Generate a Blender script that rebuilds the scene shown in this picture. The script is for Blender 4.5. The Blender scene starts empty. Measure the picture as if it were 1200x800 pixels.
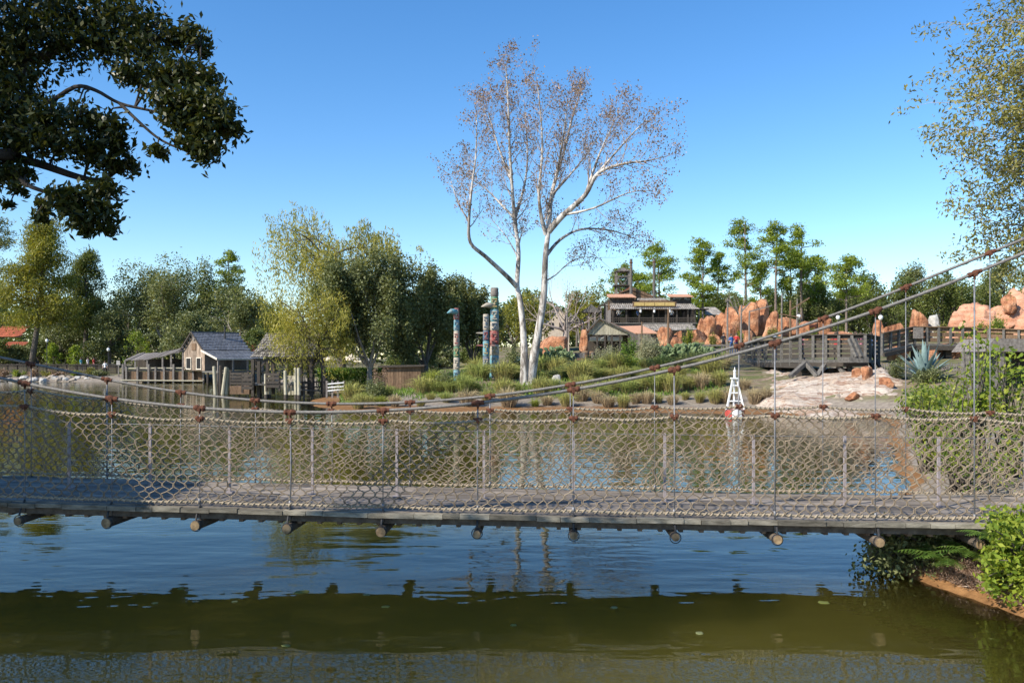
import bpy, bmesh, math, random
import numpy as np
from mathutils import Vector, Matrix, noise as mnoise

SC = bpy.context.scene
COL = SC.collection
F, HOR, CAMH = 986.0, 420.0, 2.66
R = math.radians

# ------------------------------------------------------------------ camera
cam = bpy.data.cameras.new('camera'); camo = bpy.data.objects.new('camera', cam); COL.objects.link(camo)
camo.location = (0, 0, CAMH); camo.rotation_euler = (R(90), 0, 0)
cam.sensor_width = 36; cam.lens = 36 * F / 1200; cam.shift_y = 20 / 1200
cam.clip_start = 0.1; cam.clip_end = 9000
SC.camera = camo

def P(x, y, Y):
    """point at distance Y whose picture position is x, y"""
    return Vector(((x - 600) / F * Y, Y, CAMH + (HOR - y) / F * Y))
def PX(x, Y): return (x - 600) / F * Y
def PZ(y, Y): return CAMH + (HOR - y) / F * Y

# ------------------------------------------------------------------ light
SUN = Vector((-0.82, -0.57, 0.0)).normalized(); ELEV = R(37)
w = bpy.data.worlds.new('World'); SC.world = w; w.use_nodes = True
nt = w.node_tree; bg = nt.nodes['Background']
sky = nt.nodes.new('ShaderNodeTexSky'); sky.sky_type = 'NISHITA'; sky.sun_disc = False
sky.sun_elevation = ELEV; sky.sun_rotation = math.atan2(SUN.x, SUN.y)
sky.air_density = 1.0; sky.dust_density = 0.15; sky.ozone_density = 3.0; sky.altitude = 0
hs = nt.nodes.new('ShaderNodeHueSaturation'); hs.inputs['Saturation'].default_value = 1.27; hs.inputs['Hue'].default_value = 0.503
nt.links.new(sky.outputs[0], hs.inputs['Color']); nt.links.new(hs.outputs[0], bg.inputs[0]); bg.inputs[1].default_value = 0.14
sl = bpy.data.lights.new('sun', 'SUN'); sl.energy = 5.0; sl.angle = R(0.53); sl.color = (1, 0.92, 0.80)
so = bpy.data.objects.new('sun', sl); COL.objects.link(so)
sd = Vector((SUN.x * math.cos(ELEV), SUN.y * math.cos(ELEV), math.sin(ELEV)))
so.rotation_euler = sd.to_track_quat('Z', 'Y').to_euler(); so.location = (-30, -20, 40)
SC.view_settings.view_transform = 'Standard'; SC.view_settings.look = 'None'
SC.view_settings.exposure = 0.60; SC.view_settings.gamma = 1
SC.render.engine = 'CYCLES'
SC.cycles.max_bounces = 8; SC.cycles.transparent_max_bounces = 16

# ------------------------------------------------------------------ materials
MATS = {}
def newmat(name):
    m = bpy.data.materials.new(name); m.use_nodes = True
    MATS[name] = m
    return m, m.node_tree, m.node_tree.nodes['Principled BSDF']
def ramp(nt, fac, stops, interp='LINEAR'):
    n = nt.nodes.new('ShaderNodeValToRGB'); cr = n.color_ramp; cr.interpolation = interp
    while len(cr.elements) < len(stops): cr.elements.new(0.5)
    for e, (p, c) in zip(cr.elements, stops):
        e.position = p; e.color = (*c, 1)
    nt.links.new(fac, n.inputs[0]); return n.outputs[0]
def noise(nt, scale, detail=4, rough=0.6, mapping=None, coord='Object', dist=0.0):
    tc = nt.nodes.new('ShaderNodeTexCoord'); src = tc.outputs[coord]
    if coord == 'Position':
        pass
    if mapping:
        mp = nt.nodes.new('ShaderNodeMapping'); mp.inputs['Scale'].default_value = mapping
        nt.links.new(src, mp.inputs[0]); src = mp.outputs[0]
    n = nt.nodes.new('ShaderNodeTexNoise'); n.inputs['Scale'].default_value = scale
    n.inputs['Detail'].default_value = detail; n.inputs['Roughness'].default_value = rough
    n.inputs['Distortion'].default_value = dist
    nt.links.new(src, n.inputs['Vector']); return n.outputs['Fac']
def bump(nt, bsdf, h, strength=0.5, dist=0.05):
    b = nt.nodes.new('ShaderNodeBump'); b.inputs['Strength'].default_value = strength
    b.inputs['Distance'].default_value = dist
    nt.links.new(h, b.inputs['Height']); nt.links.new(b.outputs[0], bsdf.inputs['Normal'])
def mixc(nt, fac, a, b, mode='MIX'):
    n = nt.nodes.new('ShaderNodeMix'); n.data_type = 'RGBA'; n.blend_type = mode
    for s, v in ((n.inputs[0], fac), (n.inputs[6], a), (n.inputs[7], b)):
        if hasattr(v, 'links') or hasattr(v, 'is_linked'): nt.links.new(v, s)
        elif isinstance(v, (int, float)): s.default_value = v
        else: s.default_value = (*v, 1)
    return n.outputs[2]
def island(nt):
    g = nt.nodes.new('ShaderNodeNewGeometry'); return g.outputs['Random Per Island']

def plain(name, c1, c2, rough=0.8, scale=6, mapping=None, b=0.3, bd=0.02, metal=0.0, isl=0.0, spec=0.3):
    m, nt, bs = newmat(name)
    n = noise(nt, scale, 5, 0.65, mapping)
    col = ramp(nt, n, [(0.3, c1), (0.7, c2)])
    if isl:
        lo = tuple(x * (1 - isl) for x in (1, 1, 1)); hi = (1 + isl * 0.4,) * 3
        v = ramp(nt, island(nt), [(0, lo), (1, hi)])
        col = mixc(nt, 1.0, col, v, 'MULTIPLY')
    nt.links.new(col, bs.inputs['Base Color'])
    bs.inputs['Roughness'].default_value = rough; bs.inputs['Metallic'].default_value = metal
    bs.inputs['Specular IOR Level'].default_value = spec
    if b: bump(nt, bs, n, b, bd)
    return m
def leafmat(name, cols, trans=0.35, rough=0.45, spec=0.25):
    m, nt, bs = newmat(name)
    k = len(cols) - 1
    g_ = 1.0 if 'dark' in name else 1.18
    col = ramp(nt, island(nt), [(i / k, tuple(q * g_ for q in c)) for i, c in enumerate(cols)])
    big = noise(nt, 0.35, 2, 0.5)
    col = mixc(nt, 1.0, col, ramp(nt, big, [(0.3, (0.72, 0.76, 0.7)), (0.7, (1.2, 1.15, 1.0))]), 'MULTIPLY')
    nt.links.new(col, bs.inputs['Base Color']); bs.inputs['Roughness'].default_value = rough
    bs.inputs['Specular IOR Level'].default_value = spec
    tr = nt.nodes.new('ShaderNodeBsdfTranslucent'); nt.links.new(mixc(nt, 1.0, col, (1.25, 1.2, 0.6), 'MULTIPLY'), tr.inputs[0])
    mx = nt.nodes.new('ShaderNodeMixShader'); mx.inputs[0].default_value = trans
    nt.links.new(bs.outputs[0], mx.inputs[1]); nt.links.new(tr.outputs[0], mx.inputs[2])
    nt.links.new(mx.outputs[0], nt.nodes['Material Output'].inputs[0])
    return m
def grassmat(name, base, mid, tip, h):
    m, nt, bs = newmat(name)
    tc = nt.nodes.new('ShaderNodeTexCoord'); sx = nt.nodes.new('ShaderNodeSeparateXYZ'); nt.links.new(tc.outputs['Object'], sx.inputs[0])
    mm = nt.nodes.new('ShaderNodeMath'); mm.operation = 'DIVIDE'; mm.inputs[1].default_value = h; nt.links.new(sx.outputs[2], mm.inputs[0])
    ad = nt.nodes.new('ShaderNodeMath'); ad.operation = 'MULTIPLY_ADD'; nt.links.new(island(nt), ad.inputs[0]); ad.inputs[1].default_value = 0.35
    nt.links.new(mm.outputs[0], ad.inputs[2])
    col = ramp(nt, ad.outputs[0], [(0.1, base), (0.55, mid), (1.1, tip)])
    col = mixc(nt, 1.0, col, ramp(nt, island(nt), [(0, (0.65, 0.65, 0.65)), (1, (1.25, 1.2, 1.1))]), 'MULTIPLY')
    nt.links.new(col, bs.inputs['Base Color']); bs.inputs['Roughness'].default_value = 0.6; bs.inputs['Specular IOR Level'].default_value = 0.2
    tr = nt.nodes.new('ShaderNodeBsdfTranslucent'); nt.links.new(col, tr.inputs[0])
    mx = nt.nodes.new('ShaderNodeMixShader'); mx.inputs[0].default_value = 0.3
    nt.links.new(bs.outputs[0], mx.inputs[1]); nt.links.new(tr.outputs[0], mx.inputs[2])
    nt.links.new(mx.outputs[0], nt.nodes['Material Output'].inputs[0])
    return m

plain('old_wood', (0.10, 0.085, 0.075), (0.27, 0.245, 0.22), 0.9, 9, (1, 1, 1), 0.4, isl=0.35)
plain('deck_wood', (0.115, 0.095, 0.078), (0.36, 0.31, 0.255), 0.9, 5, (0.5, 3, 3), 0.6, isl=0.5)
plain('edge_wood', (0.10, 0.09, 0.068), (0.34, 0.31, 0.245), 0.9, 9, (0.6, 2, 2), 0.6, isl=0.55)
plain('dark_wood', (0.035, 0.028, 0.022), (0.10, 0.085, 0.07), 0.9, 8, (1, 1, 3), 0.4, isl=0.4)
plain('grey_wood', (0.06, 0.056, 0.05), (0.19, 0.178, 0.16), 0.9, 8, (1, 1, 1), 0.4, isl=0.4)
plain('brown_wood', (0.10, 0.06, 0.035), (0.23, 0.15, 0.09), 0.85, 6, (2, 2, 0.6), 0.4, isl=0.35)
plain('gable_wood', (0.15, 0.105, 0.075), (0.46, 0.36, 0.27), 0.85, 2.2, (3, 3, 0.8), 0.4, isl=0.5)
plain('pale_wood', (0.30, 0.27, 0.19), (0.52, 0.48, 0.36), 0.85, 6, (2, 2, 0.5), 0.4, isl=0.25)
plain('log_end', (0.10, 0.065, 0.035), (0.38, 0.27, 0.15), 0.9, 14, None, 0.3)
plain('log_wood', (0.06, 0.045, 0.035), (0.16, 0.13, 0.10), 0.9, 10, (1, 1, 1), 0.4)
plain('rust', (0.045, 0.02, 0.013), (0.17, 0.065, 0.034), 0.9, 45, None, 0.6, 0.01)
plain('rope', (0.20, 0.165, 0.115), (0.42, 0.35, 0.255), 0.9, 60, None, 0.6, 0.004)
plain('net_rope', (0.11, 0.085, 0.06), (0.32, 0.255, 0.18), 0.95, 7, None, 0.5, 0.003)
plain('cable', (0.11, 0.10, 0.09), (0.25, 0.235, 0.21), 0.6, 40, None, 0.4, 0.004)
plain('steel', (0.13, 0.13, 0.135), (0.26, 0.26, 0.27), 0.5, 20, None, 0.1, 0.002, metal=0.3)
plain('post_metal', (0.20, 0.17, 0.17), (0.36, 0.32, 0.32), 0.7, 18, None, 0.3, 0.004)
plain('white_paint', (0.62, 0.62, 0.60), (0.80, 0.80, 0.78), 0.5, 6, None, 0.15)
plain('red_paint', (0.30, 0.04, 0.035), (0.45, 0.08, 0.06), 0.55, 6, None, 0.15)
plain('blue_paint', (0.04, 0.19, 0.30), (0.10, 0.36, 0.48), 0.6, 5, None, 0.2)
plain('deep_blue_paint', (0.02, 0.06, 0.13), (0.05, 0.14, 0.26), 0.6, 5, None, 0.2)
plain('green_paint', (0.03, 0.17, 0.07), (0.08, 0.32, 0.14), 0.6, 5, None, 0.2)
plain('ochre_paint', (0.38, 0.26, 0.08), (0.55, 0.42, 0.17), 0.7, 5, None, 0.2)
plain('cream_paint', (0.50, 0.44, 0.34), (0.68, 0.62, 0.52), 0.7, 5, None, 0.2)
plain('rust_roof', (0.40, 0.19, 0.11), (0.66, 0.39, 0.25), 0.75, 2.5, (1, 3, 1), 0.3)
plain('shingle', (0.12, 0.11, 0.095), (0.34, 0.31, 0.27), 0.9, 9, None, 0.5, 0.04, isl=0.75)
plain('slate', (0.085, 0.09, 0.10), (0.22, 0.23, 0.25), 0.45, 7, None, 0.4, 0.03, isl=0.35, spec=0.5)
plain('red_roof', (0.28, 0.07, 0.035), (0.46, 0.14, 0.07), 0.8, 7, None, 0.4, 0.03, isl=0.3)
plain('plaster', (0.40, 0.32, 0.24), (0.56, 0.47, 0.37), 0.9, 3, None, 0.3)
plain('concrete', (0.24, 0.23, 0.215), (0.42, 0.40, 0.37), 0.9, 4, None, 0.4)
plain('bark', (0.055, 0.045, 0.038), (0.17, 0.145, 0.12), 0.95, 9, (1, 1, 0.3), 0.7, 0.05)
plain('shaded_bark', (0.018, 0.015, 0.012), (0.055, 0.046, 0.038), 0.95, 9, (1, 1, 0.3), 0.7, 0.05)  # bark colour darkened to paint in the overhanging boughs' silhouette shade
plain('pine_bark', (0.10, 0.075, 0.06), (0.24, 0.19, 0.16), 0.95, 6, (1, 1, 0.4), 0.7, 0.05)
plain('pale_bark', (0.19, 0.17, 0.14), (0.36, 0.33, 0.28), 0.95, 6, (1, 1, 0.4), 0.6, 0.04)
plain('twig', (0.25, 0.20, 0.175), (0.42, 0.36, 0.32), 0.95, 6, None, 0.3)
plain('canvas', (0.55, 0.47, 0.36), (0.70, 0.62, 0.5), 0.9, 3, None, 0.1)
plain('dark_void', (0.008, 0.008, 0.009), (0.02, 0.02, 0.02), 0.9, 3, None, 0)
plain('black_iron', (0.02, 0.02, 0.022), (0.05, 0.05, 0.05), 0.6, 10, None, 0.2)
plain('globe', (0.7, 0.7, 0.68), (0.8, 0.8, 0.78), 0.3, 3, None, 0)
def weathered(name, c, base='old'):
    m, nt, bs = newmat(name); n1 = noise(nt, 4.5, 6, 0.75); n2 = noise(nt, 16, 4, .7)
    col = mixc(nt, ramp(nt, n1, [(0.42, (0, 0, 0)), (0.66, (.85, .85, .85))]), ramp(nt, n2, [(.3, tuple(x * .7 for x in c)), (.7, c)]), (0.27, 0.25, 0.22))
    nt.links.new(col, bs.inputs['Base Color']); bs.inputs['Roughness'].default_value = .85; bump(nt, bs, n1, .4, .03)
weathered('totem_teal', (.10, .33, .40)); weathered('totem_navy', (.025, .085, .16)); weathered('totem_cream', (.46, .40, .31)); weathered('totem_red', (.28, .05, .045)); weathered('totem_green', (.05, .20, .10)); weathered('totem_yellow', (.40, .29, .10))
plain('pale_shingle', (0.25, 0.225, 0.195), (0.47, 0.43, 0.38), 0.9, 9, None, 0.5, 0.04, isl=0.4)
plain('agave', (0.12, 0.20, 0.19), (0.25, 0.34, 0.33), 0.5, 2.5, None, 0.2)
plain('cactus', (0.09, 0.14, 0.06), (0.22, 0.28, 0.13), 0.6, 5, None, 0.3, isl=0.3)
plain('white_stone', (0.30, 0.285, 0.26), (0.5, 0.48, 0.44), 0.9, 3, None, 0.5, 0.06)
plain('shore_stone', (0.17, 0.14, 0.11), (0.42, 0.36, 0.29), 0.9, 2, None, 0.5, 0.06)
# sycamore bark: white with grey-brown flakes
m, nt, bs = newmat('sycamore_bark')
n1 = noise(nt, 1.5, 7, 0.75, (1.6, 1.6, 0.5), dist=0.9)
nt.links.new(ramp(nt, n1, [(0.38, (0.10, 0.085, 0.07)), (0.47, (0.22, 0.195, 0.17)), (0.53, (0.44, 0.41, 0.37)), (0.64, (0.58, 0.55, 0.51))]), bs.inputs['Base Color'])
bs.inputs['Roughness'].default_value = 0.85; bump(nt, bs, n1, 0.3, 0.03)
# orange rock with strata
m, nt, bs = newmat('red_rock')
n1 = noise(nt, 0.7, 8, 0.7, (1, 1, 2.2)); n2 = noise(nt, 3.0, 6, 0.7); n3 = noise(nt, 1.1, 9, .72, (1.6, 1.6, .5), dist=.5)
c = ramp(nt, n1, [(0.3, (0.25, 0.085, 0.036)), (0.46, (0.48, 0.21, 0.10)), (0.60, (0.58, 0.31, 0.175)), (0.72, (0.64, 0.42, 0.29))])
c = mixc(nt, 1.0, c, ramp(nt, n3, [(0.36, (0.45, 0.40, 0.38)), (0.50, (1, 1, 1)), (0.7, (1.1, 1.1, 1.1))]), 'MULTIPLY')
vo = nt.nodes.new('ShaderNodeTexVoronoi'); vo.feature = 'DISTANCE_TO_EDGE'; vo.inputs['Scale'].default_value = .62
tcv = nt.nodes.new('ShaderNodeTexCoord'); vmx = nt.nodes.new('ShaderNodeVectorMath'); vmx.operation = 'ADD'; nt.links.new(tcv.outputs['Object'], vmx.inputs[0]); vms = nt.nodes.new('ShaderNodeVectorMath'); vms.operation = 'SCALE'; vms.inputs[3].default_value = .9; nt.links.new(n3, vms.inputs[0]); nt.links.new(vms.outputs[0], vmx.inputs[1]); nt.links.new(vmx.outputs[0], vo.inputs['Vector'])
ck = ramp(nt, vo.outputs['Distance'], [(0.0, (.62, .56, .54)), (.03, (.9, .88, .87)), (.06, (1, 1, 1))]); c = mixc(nt, 1.0, c, ck, 'MULTIPLY')
nt.links.new(c, bs.inputs['Base Color']); bs.inputs['Roughness'].default_value = 0.92
hh_ = nt.nodes.new('ShaderNodeMath'); hh_.operation = 'MULTIPLY_ADD'; nt.links.new(n3, hh_.inputs[0]); hh_.inputs[1].default_value = 2.0; nt.links.new(n2, hh_.inputs[2]); bump(nt, bs, hh_.outputs[0], 0.9, 0.22)
m, nt, bs = newmat('pink_rock')
n1 = noise(nt, 0.8, 8, 0.7, (0.5, 0.5, 3.6)); n2 = noise(nt, 2.6, 6, 0.7)
c = ramp(nt, n1, [(0.3, (0.38, 0.15, 0.075)), (0.5, (0.55, 0.275, 0.165)), (0.7, (0.64, 0.40, 0.27))])
nt.links.new(c, bs.inputs['Base Color']); bs.inputs['Roughness'].default_value = 0.92; bump(nt, bs, n2, 0.8, 0.2)
# striped slab rock
m, nt, bs = newmat('striped_rock')
tcs = nt.nodes.new('ShaderNodeTexCoord'); mr = nt.nodes.new('ShaderNodeMapping'); mr.inputs['Rotation'].default_value = (0, 0, R(28)); nt.links.new(tcs.outputs['Object'], mr.inputs[0])
msn = nt.nodes.new('ShaderNodeMapping'); msn.inputs['Scale'].default_value = (.22, 1.5, 2.6); nt.links.new(mr.outputs[0], msn.inputs[0])
nn_ = nt.nodes.new('ShaderNodeTexNoise'); nn_.inputs['Scale'].default_value = .8; nn_.inputs['Detail'].default_value = 9; nn_.inputs['Roughness'].default_value = .68; nn_.inputs['Distortion'].default_value = .5; nt.links.new(msn.outputs[0], nn_.inputs['Vector']); n1 = nn_.outputs['Fac']
n2 = noise(nt, 3.0, 6, 0.75)
c = ramp(nt, n1, [(0.28, (0.20, 0.09, 0.04)), (0.37, (0.32, 0.20, 0.125)), (0.43, (0.44, 0.36, 0.285)), (0.50, (0.52, 0.47, 0.40)), (0.54, (0.22, 0.115, 0.07)), (0.59, (0.46, 0.39, 0.31)), (0.70, (0.36, 0.21, 0.125))])
c = mixc(nt, 1.0, c, ramp(nt, n2, [(0.3, (0.66, 0.64, 0.62)), (0.65, (1.08, 1.06, 1.05))]), 'MULTIPLY')
nt.links.new(c, bs.inputs['Base Color']); bs.inputs['Roughness'].default_value = 0.9; bump(nt, bs, n2, 0.8, 0.12)
# ground: soil, sand by the water, green patches
m, nt, bs = newmat('ground')
geo = nt.nodes.new('ShaderNodeNewGeometry'); sx = nt.nodes.new('ShaderNodeSeparateXYZ'); nt.links.new(geo.outputs['Position'], sx.inputs[0])
n1 = noise(nt, 0.5, 8, 0.7); n2 = noise(nt, 4.0, 6, 0.7); n3 = noise(nt, 0.16, 4, 0.6)
soil = ramp(nt, n2, [(0.3, (0.12, 0.085, 0.055)), (0.7, (0.30, 0.24, 0.17))])
green = ramp(nt, n2, [(0.3, (0.06, 0.075, 0.025)), (0.7, (0.17, 0.18, 0.07))])
c = mixc(nt, ramp(nt, n1, [(0.42, (0, 0, 0)), (0.58, (1, 1, 1))]), soil, green)
sand = ramp(nt, n2, [(0.3, (0.15, 0.125, 0.10)), (0.7, (0.31, 0.27, 0.22))])
mud = ramp(nt, n2, [(0.3, (0.14, 0.07, 0.028)), (0.7, (0.29, 0.155, 0.065))])
mz = nt.nodes.new('ShaderNodeMath'); mz.operation = 'MULTIPLY_ADD'; nt.links.new(n1, mz.inputs[0]); mz.inputs[1].default_value = 0.3; nt.links.new(sx.outputs[2], mz.inputs[2])
zz = nt.nodes.new('ShaderNodeMath'); zz.operation = 'ADD'; zz.inputs[1].default_value = -0.15; nt.links.new(mz.outputs[0], zz.inputs[0])
c = mixc(nt, ramp(nt, zz.outputs[0], [(0.55, (1, 1, 1)), (0.8, (0, 0, 0))]), c, sand)
yk = nt.nodes.new('ShaderNodeMapRange'); nt.links.new(sx.outputs[1], yk.inputs[0]); yk.inputs[1].default_value = 60; yk.inputs[2].default_value = 75; yk.inputs[3].default_value = 1; yk.inputs[4].default_value = 0
mk_ = nt.nodes.new('ShaderNodeMath'); mk_.operation = 'MULTIPLY'; nt.links.new(ramp(nt, zz.outputs[0], [(0.10, (1, 1, 1)), (0.17, (0, 0, 0))]), mk_.inputs[0]); nt.links.new(yk.outputs[0], mk_.inputs[1])
c = mixc(nt, mk_.outputs[0], c, mud)
nt.links.new(c, bs.inputs['Base Color']); bs.inputs['Roughness'].default_value = 0.95; bs.inputs['Specular IOR Level'].default_value = 0.14
bump(nt, bs, n2, 0.7, 0.08)
# water: turbid olive body, shallow margins let the bed show
m, nt, bs = newmat('water')
at = nt.nodes.new('ShaderNodeAttribute'); at.attribute_name = 'depth'
dif = nt.nodes.new('ShaderNodeSubsurfaceScattering'); dif.falloff = 'BURLEY'; dif.inputs['Color'].default_value = (0.069, 0.061, 0.011, 1); dif.inputs['Scale'].default_value = 4.5; dif.inputs['Radius'].default_value = (1, 1, .6)
tra = nt.nodes.new('ShaderNodeBsdfTransparent'); tra.inputs[0].default_value = (0.85, 0.62, 0.30, 1)
body = nt.nodes.new('ShaderNodeMixShader')
nt.links.new(ramp(nt, at.outputs['Fac'], [(0.0, (0.15,) * 3), (0.35, (0.8,) * 3), (0.75, (1, 1, 1))]), body.inputs[0])
nt.links.new(tra.outputs[0], body.inputs[1]); nt.links.new(dif.outputs[0], body.inputs[2])
gl = nt.nodes.new('ShaderNodeBsdfGlossy'); gl.inputs['Roughness'].default_value = 0.02
fr = nt.nodes.new('ShaderNodeFresnel'); fr.inputs[0].default_value = 1.37
tc = nt.nodes.new('ShaderNodeTexCoord')
def wav(sc, mp, det, ro):
    mpn = nt.nodes.new('ShaderNodeMapping'); mpn.inputs['Scale'].default_value = mp; nt.links.new(tc.outputs['Object'], mpn.inputs[0])
    n = nt.nodes.new('ShaderNodeTexNoise'); n.inputs['Scale'].default_value = sc; n.inputs['Detail'].default_value = det; n.inputs['Roughness'].default_value = ro
    nt.links.new(mpn.outputs[0], n.inputs['Vector']); return n.outputs['Fac']
a1 = wav(0.9, (0.5, 1.0, 1), 3, 0.5); a2 = wav(3.2, (0.4, 1.0, 1), 2, 0.5); a3 = wav(0.12, (1, 1, 1), 2, 0.5)
mk = nt.nodes.new('ShaderNodeMath'); mk.operation = 'MULTIPLY'; nt.links.new(a2, mk.inputs[0])
nt.links.new(ramp(nt, a3, [(0.35, (0.12,) * 3), (0.65, (0.5,) * 3)]), mk.inputs[1])
ad = nt.nodes.new('ShaderNodeMath'); ad.operation = 'ADD'; nt.links.new(a1, ad.inputs[0]); nt.links.new(mk.outputs[0], ad.inputs[1])
bp = nt.nodes.new('ShaderNodeBump'); bp.inputs['Strength'].default_value = 1.0; bp.inputs['Distance'].default_value = 0.019
nt.links.new(ad.outputs[0], bp.inputs['Height'])
for nn in (gl, fr): nt.links.new(bp.outputs[0], nn.inputs['Normal'])
mx = nt.nodes.new('ShaderNodeMixShader'); nt.links.new(fr.outputs[0], mx.inputs[0]); nt.links.new(body.outputs[0], mx.inputs[1]); nt.links.new(gl.outputs[0], mx.inputs[2])
nt.links.new(mx.outputs[0], nt.nodes['Material Output'].inputs[0])

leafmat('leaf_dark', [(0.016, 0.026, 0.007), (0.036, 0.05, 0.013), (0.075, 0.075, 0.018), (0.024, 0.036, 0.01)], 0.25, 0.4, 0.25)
leafmat('leaf_evergreen', [(0.075, 0.09, 0.038), (0.13, 0.15, 0.064), (0.22, 0.235, 0.12), (0.10, 0.12, 0.054)], 0.33)
leafmat('leaf_oak', [(0.06, 0.085, 0.022), (0.11, 0.14, 0.038), (0.16, 0.175, 0.055), (0.075, 0.10, 0.03)], 0.32)
leafmat('leaf_grey', [(0.085, 0.105, 0.04), (0.15, 0.17, 0.068), (0.21, 0.22, 0.10), (0.11, 0.125, 0.05)], 0.32)
leafmat('leaf_cypress', [(0.10, 0.115, 0.022), (0.19, 0.195, 0.035), (0.28, 0.255, 0.05), (0.13, 0.14, 0.028)], 0.38)
leafmat('leaf_willow', [(0.19, 0.20, 0.04), (0.30, 0.285, 0.065), (0.42, 0.37, 0.11), (0.24, 0.24, 0.05)], 0.45)
leafmat('leaf_pine', [(0.10, 0.15, 0.02), (0.19, 0.25, 0.035), (0.26, 0.31, 0.05), (0.13, 0.18, 0.028)], 0.42)
leafmat('leaf_brown', [(0.15, 0.09, 0.07), (0.25, 0.165, 0.13), (0.33, 0.24, 0.20), (0.18, 0.12, 0.095)], 0.3)
leafmat('leaf_olive', [(0.10, 0.10, 0.024), (0.18, 0.175, 0.045), (0.26, 0.24, 0.085), (0.14, 0.14, 0.034)], 0.3)
leafmat('leaf_lime', [(0.09, 0.15, 0.02), (0.19, 0.26, 0.035), (0.30, 0.34, 0.05), (0.13, 0.19, 0.03)], 0.4)
leafmat('leaf_shrub', [(0.07, 0.12, 0.02), (0.14, 0.20, 0.035), (0.22, 0.26, 0.05), (0.34, 0.35, 0.06)], 0.4)
leafmat('leaf_hedge', [(0.07, 0.13, 0.02), (0.13, 0.21, 0.04), (0.17, 0.25, 0.05), (0.09, 0.15, 0.03)], 0.3)
leafmat('leaf_sage', [(0.18, 0.19, 0.12), (0.28, 0.28, 0.19), (0.36, 0.35, 0.25), (0.22, 0.22, 0.14)], 0.3)
leafmat('leaf_fern', [(0.04, 0.09, 0.02), (0.08, 0.15, 0.03), (0.12, 0.19, 0.04), (0.06, 0.11, 0.02)], 0.35)
grassmat('grass_mixed', (0.32, 0.24, 0.14), (0.36, 0.34, 0.12), (0.39, 0.40, 0.12), 0.9)
grassmat('grass_green', (0.27, 0.22, 0.11), (0.26, 0.30, 0.085), (0.34, 0.39, 0.11), 0.9)
grassmat('grass_tan', (0.25, 0.18, 0.12), (0.42, 0.33, 0.21), (0.46, 0.39, 0.22), 0.9)
grassmat('grass_bright', (0.16, 0.16, 0.04), (0.24, 0.28, 0.05), (0.32, 0.36, 0.07), 0.9)

# ------------------------------------------------------------------ object helpers
def tag(o, label=None, cat=None, group=None, kind=None):
    if label: o['label'] = label
    if cat: o['category'] = cat
    if group: o['group'] = group
    if kind: o['kind'] = kind
    return o
def thing(name, label, cat, loc=(0, 0, 0), group=None, rz=0.0):
    o = bpy.data.objects.new(name, None); COL.objects.link(o)
    o.location = loc; o.rotation_euler = (0, 0, rz); o.empty_display_size = 0.2
    return tag(o, label, cat, group)
def copy_tree(o, parent=None):
    c = o.copy(); COL.objects.link(c); c.parent = parent
    for ch in [x for x in o.children]:
        copy_tree(ch, c)
    return c
def link(name, me, mats, parent=None):
    o = bpy.data.objects.new(name, me); COL.objects.link(o)
    for mm in (mats if isinstance(mats, (list, tuple)) else [mats]):
        me.materials.append(MATS[mm] if isinstance(mm, str) else mm)
    if parent is not None: o.parent = parent
    return o

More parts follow.
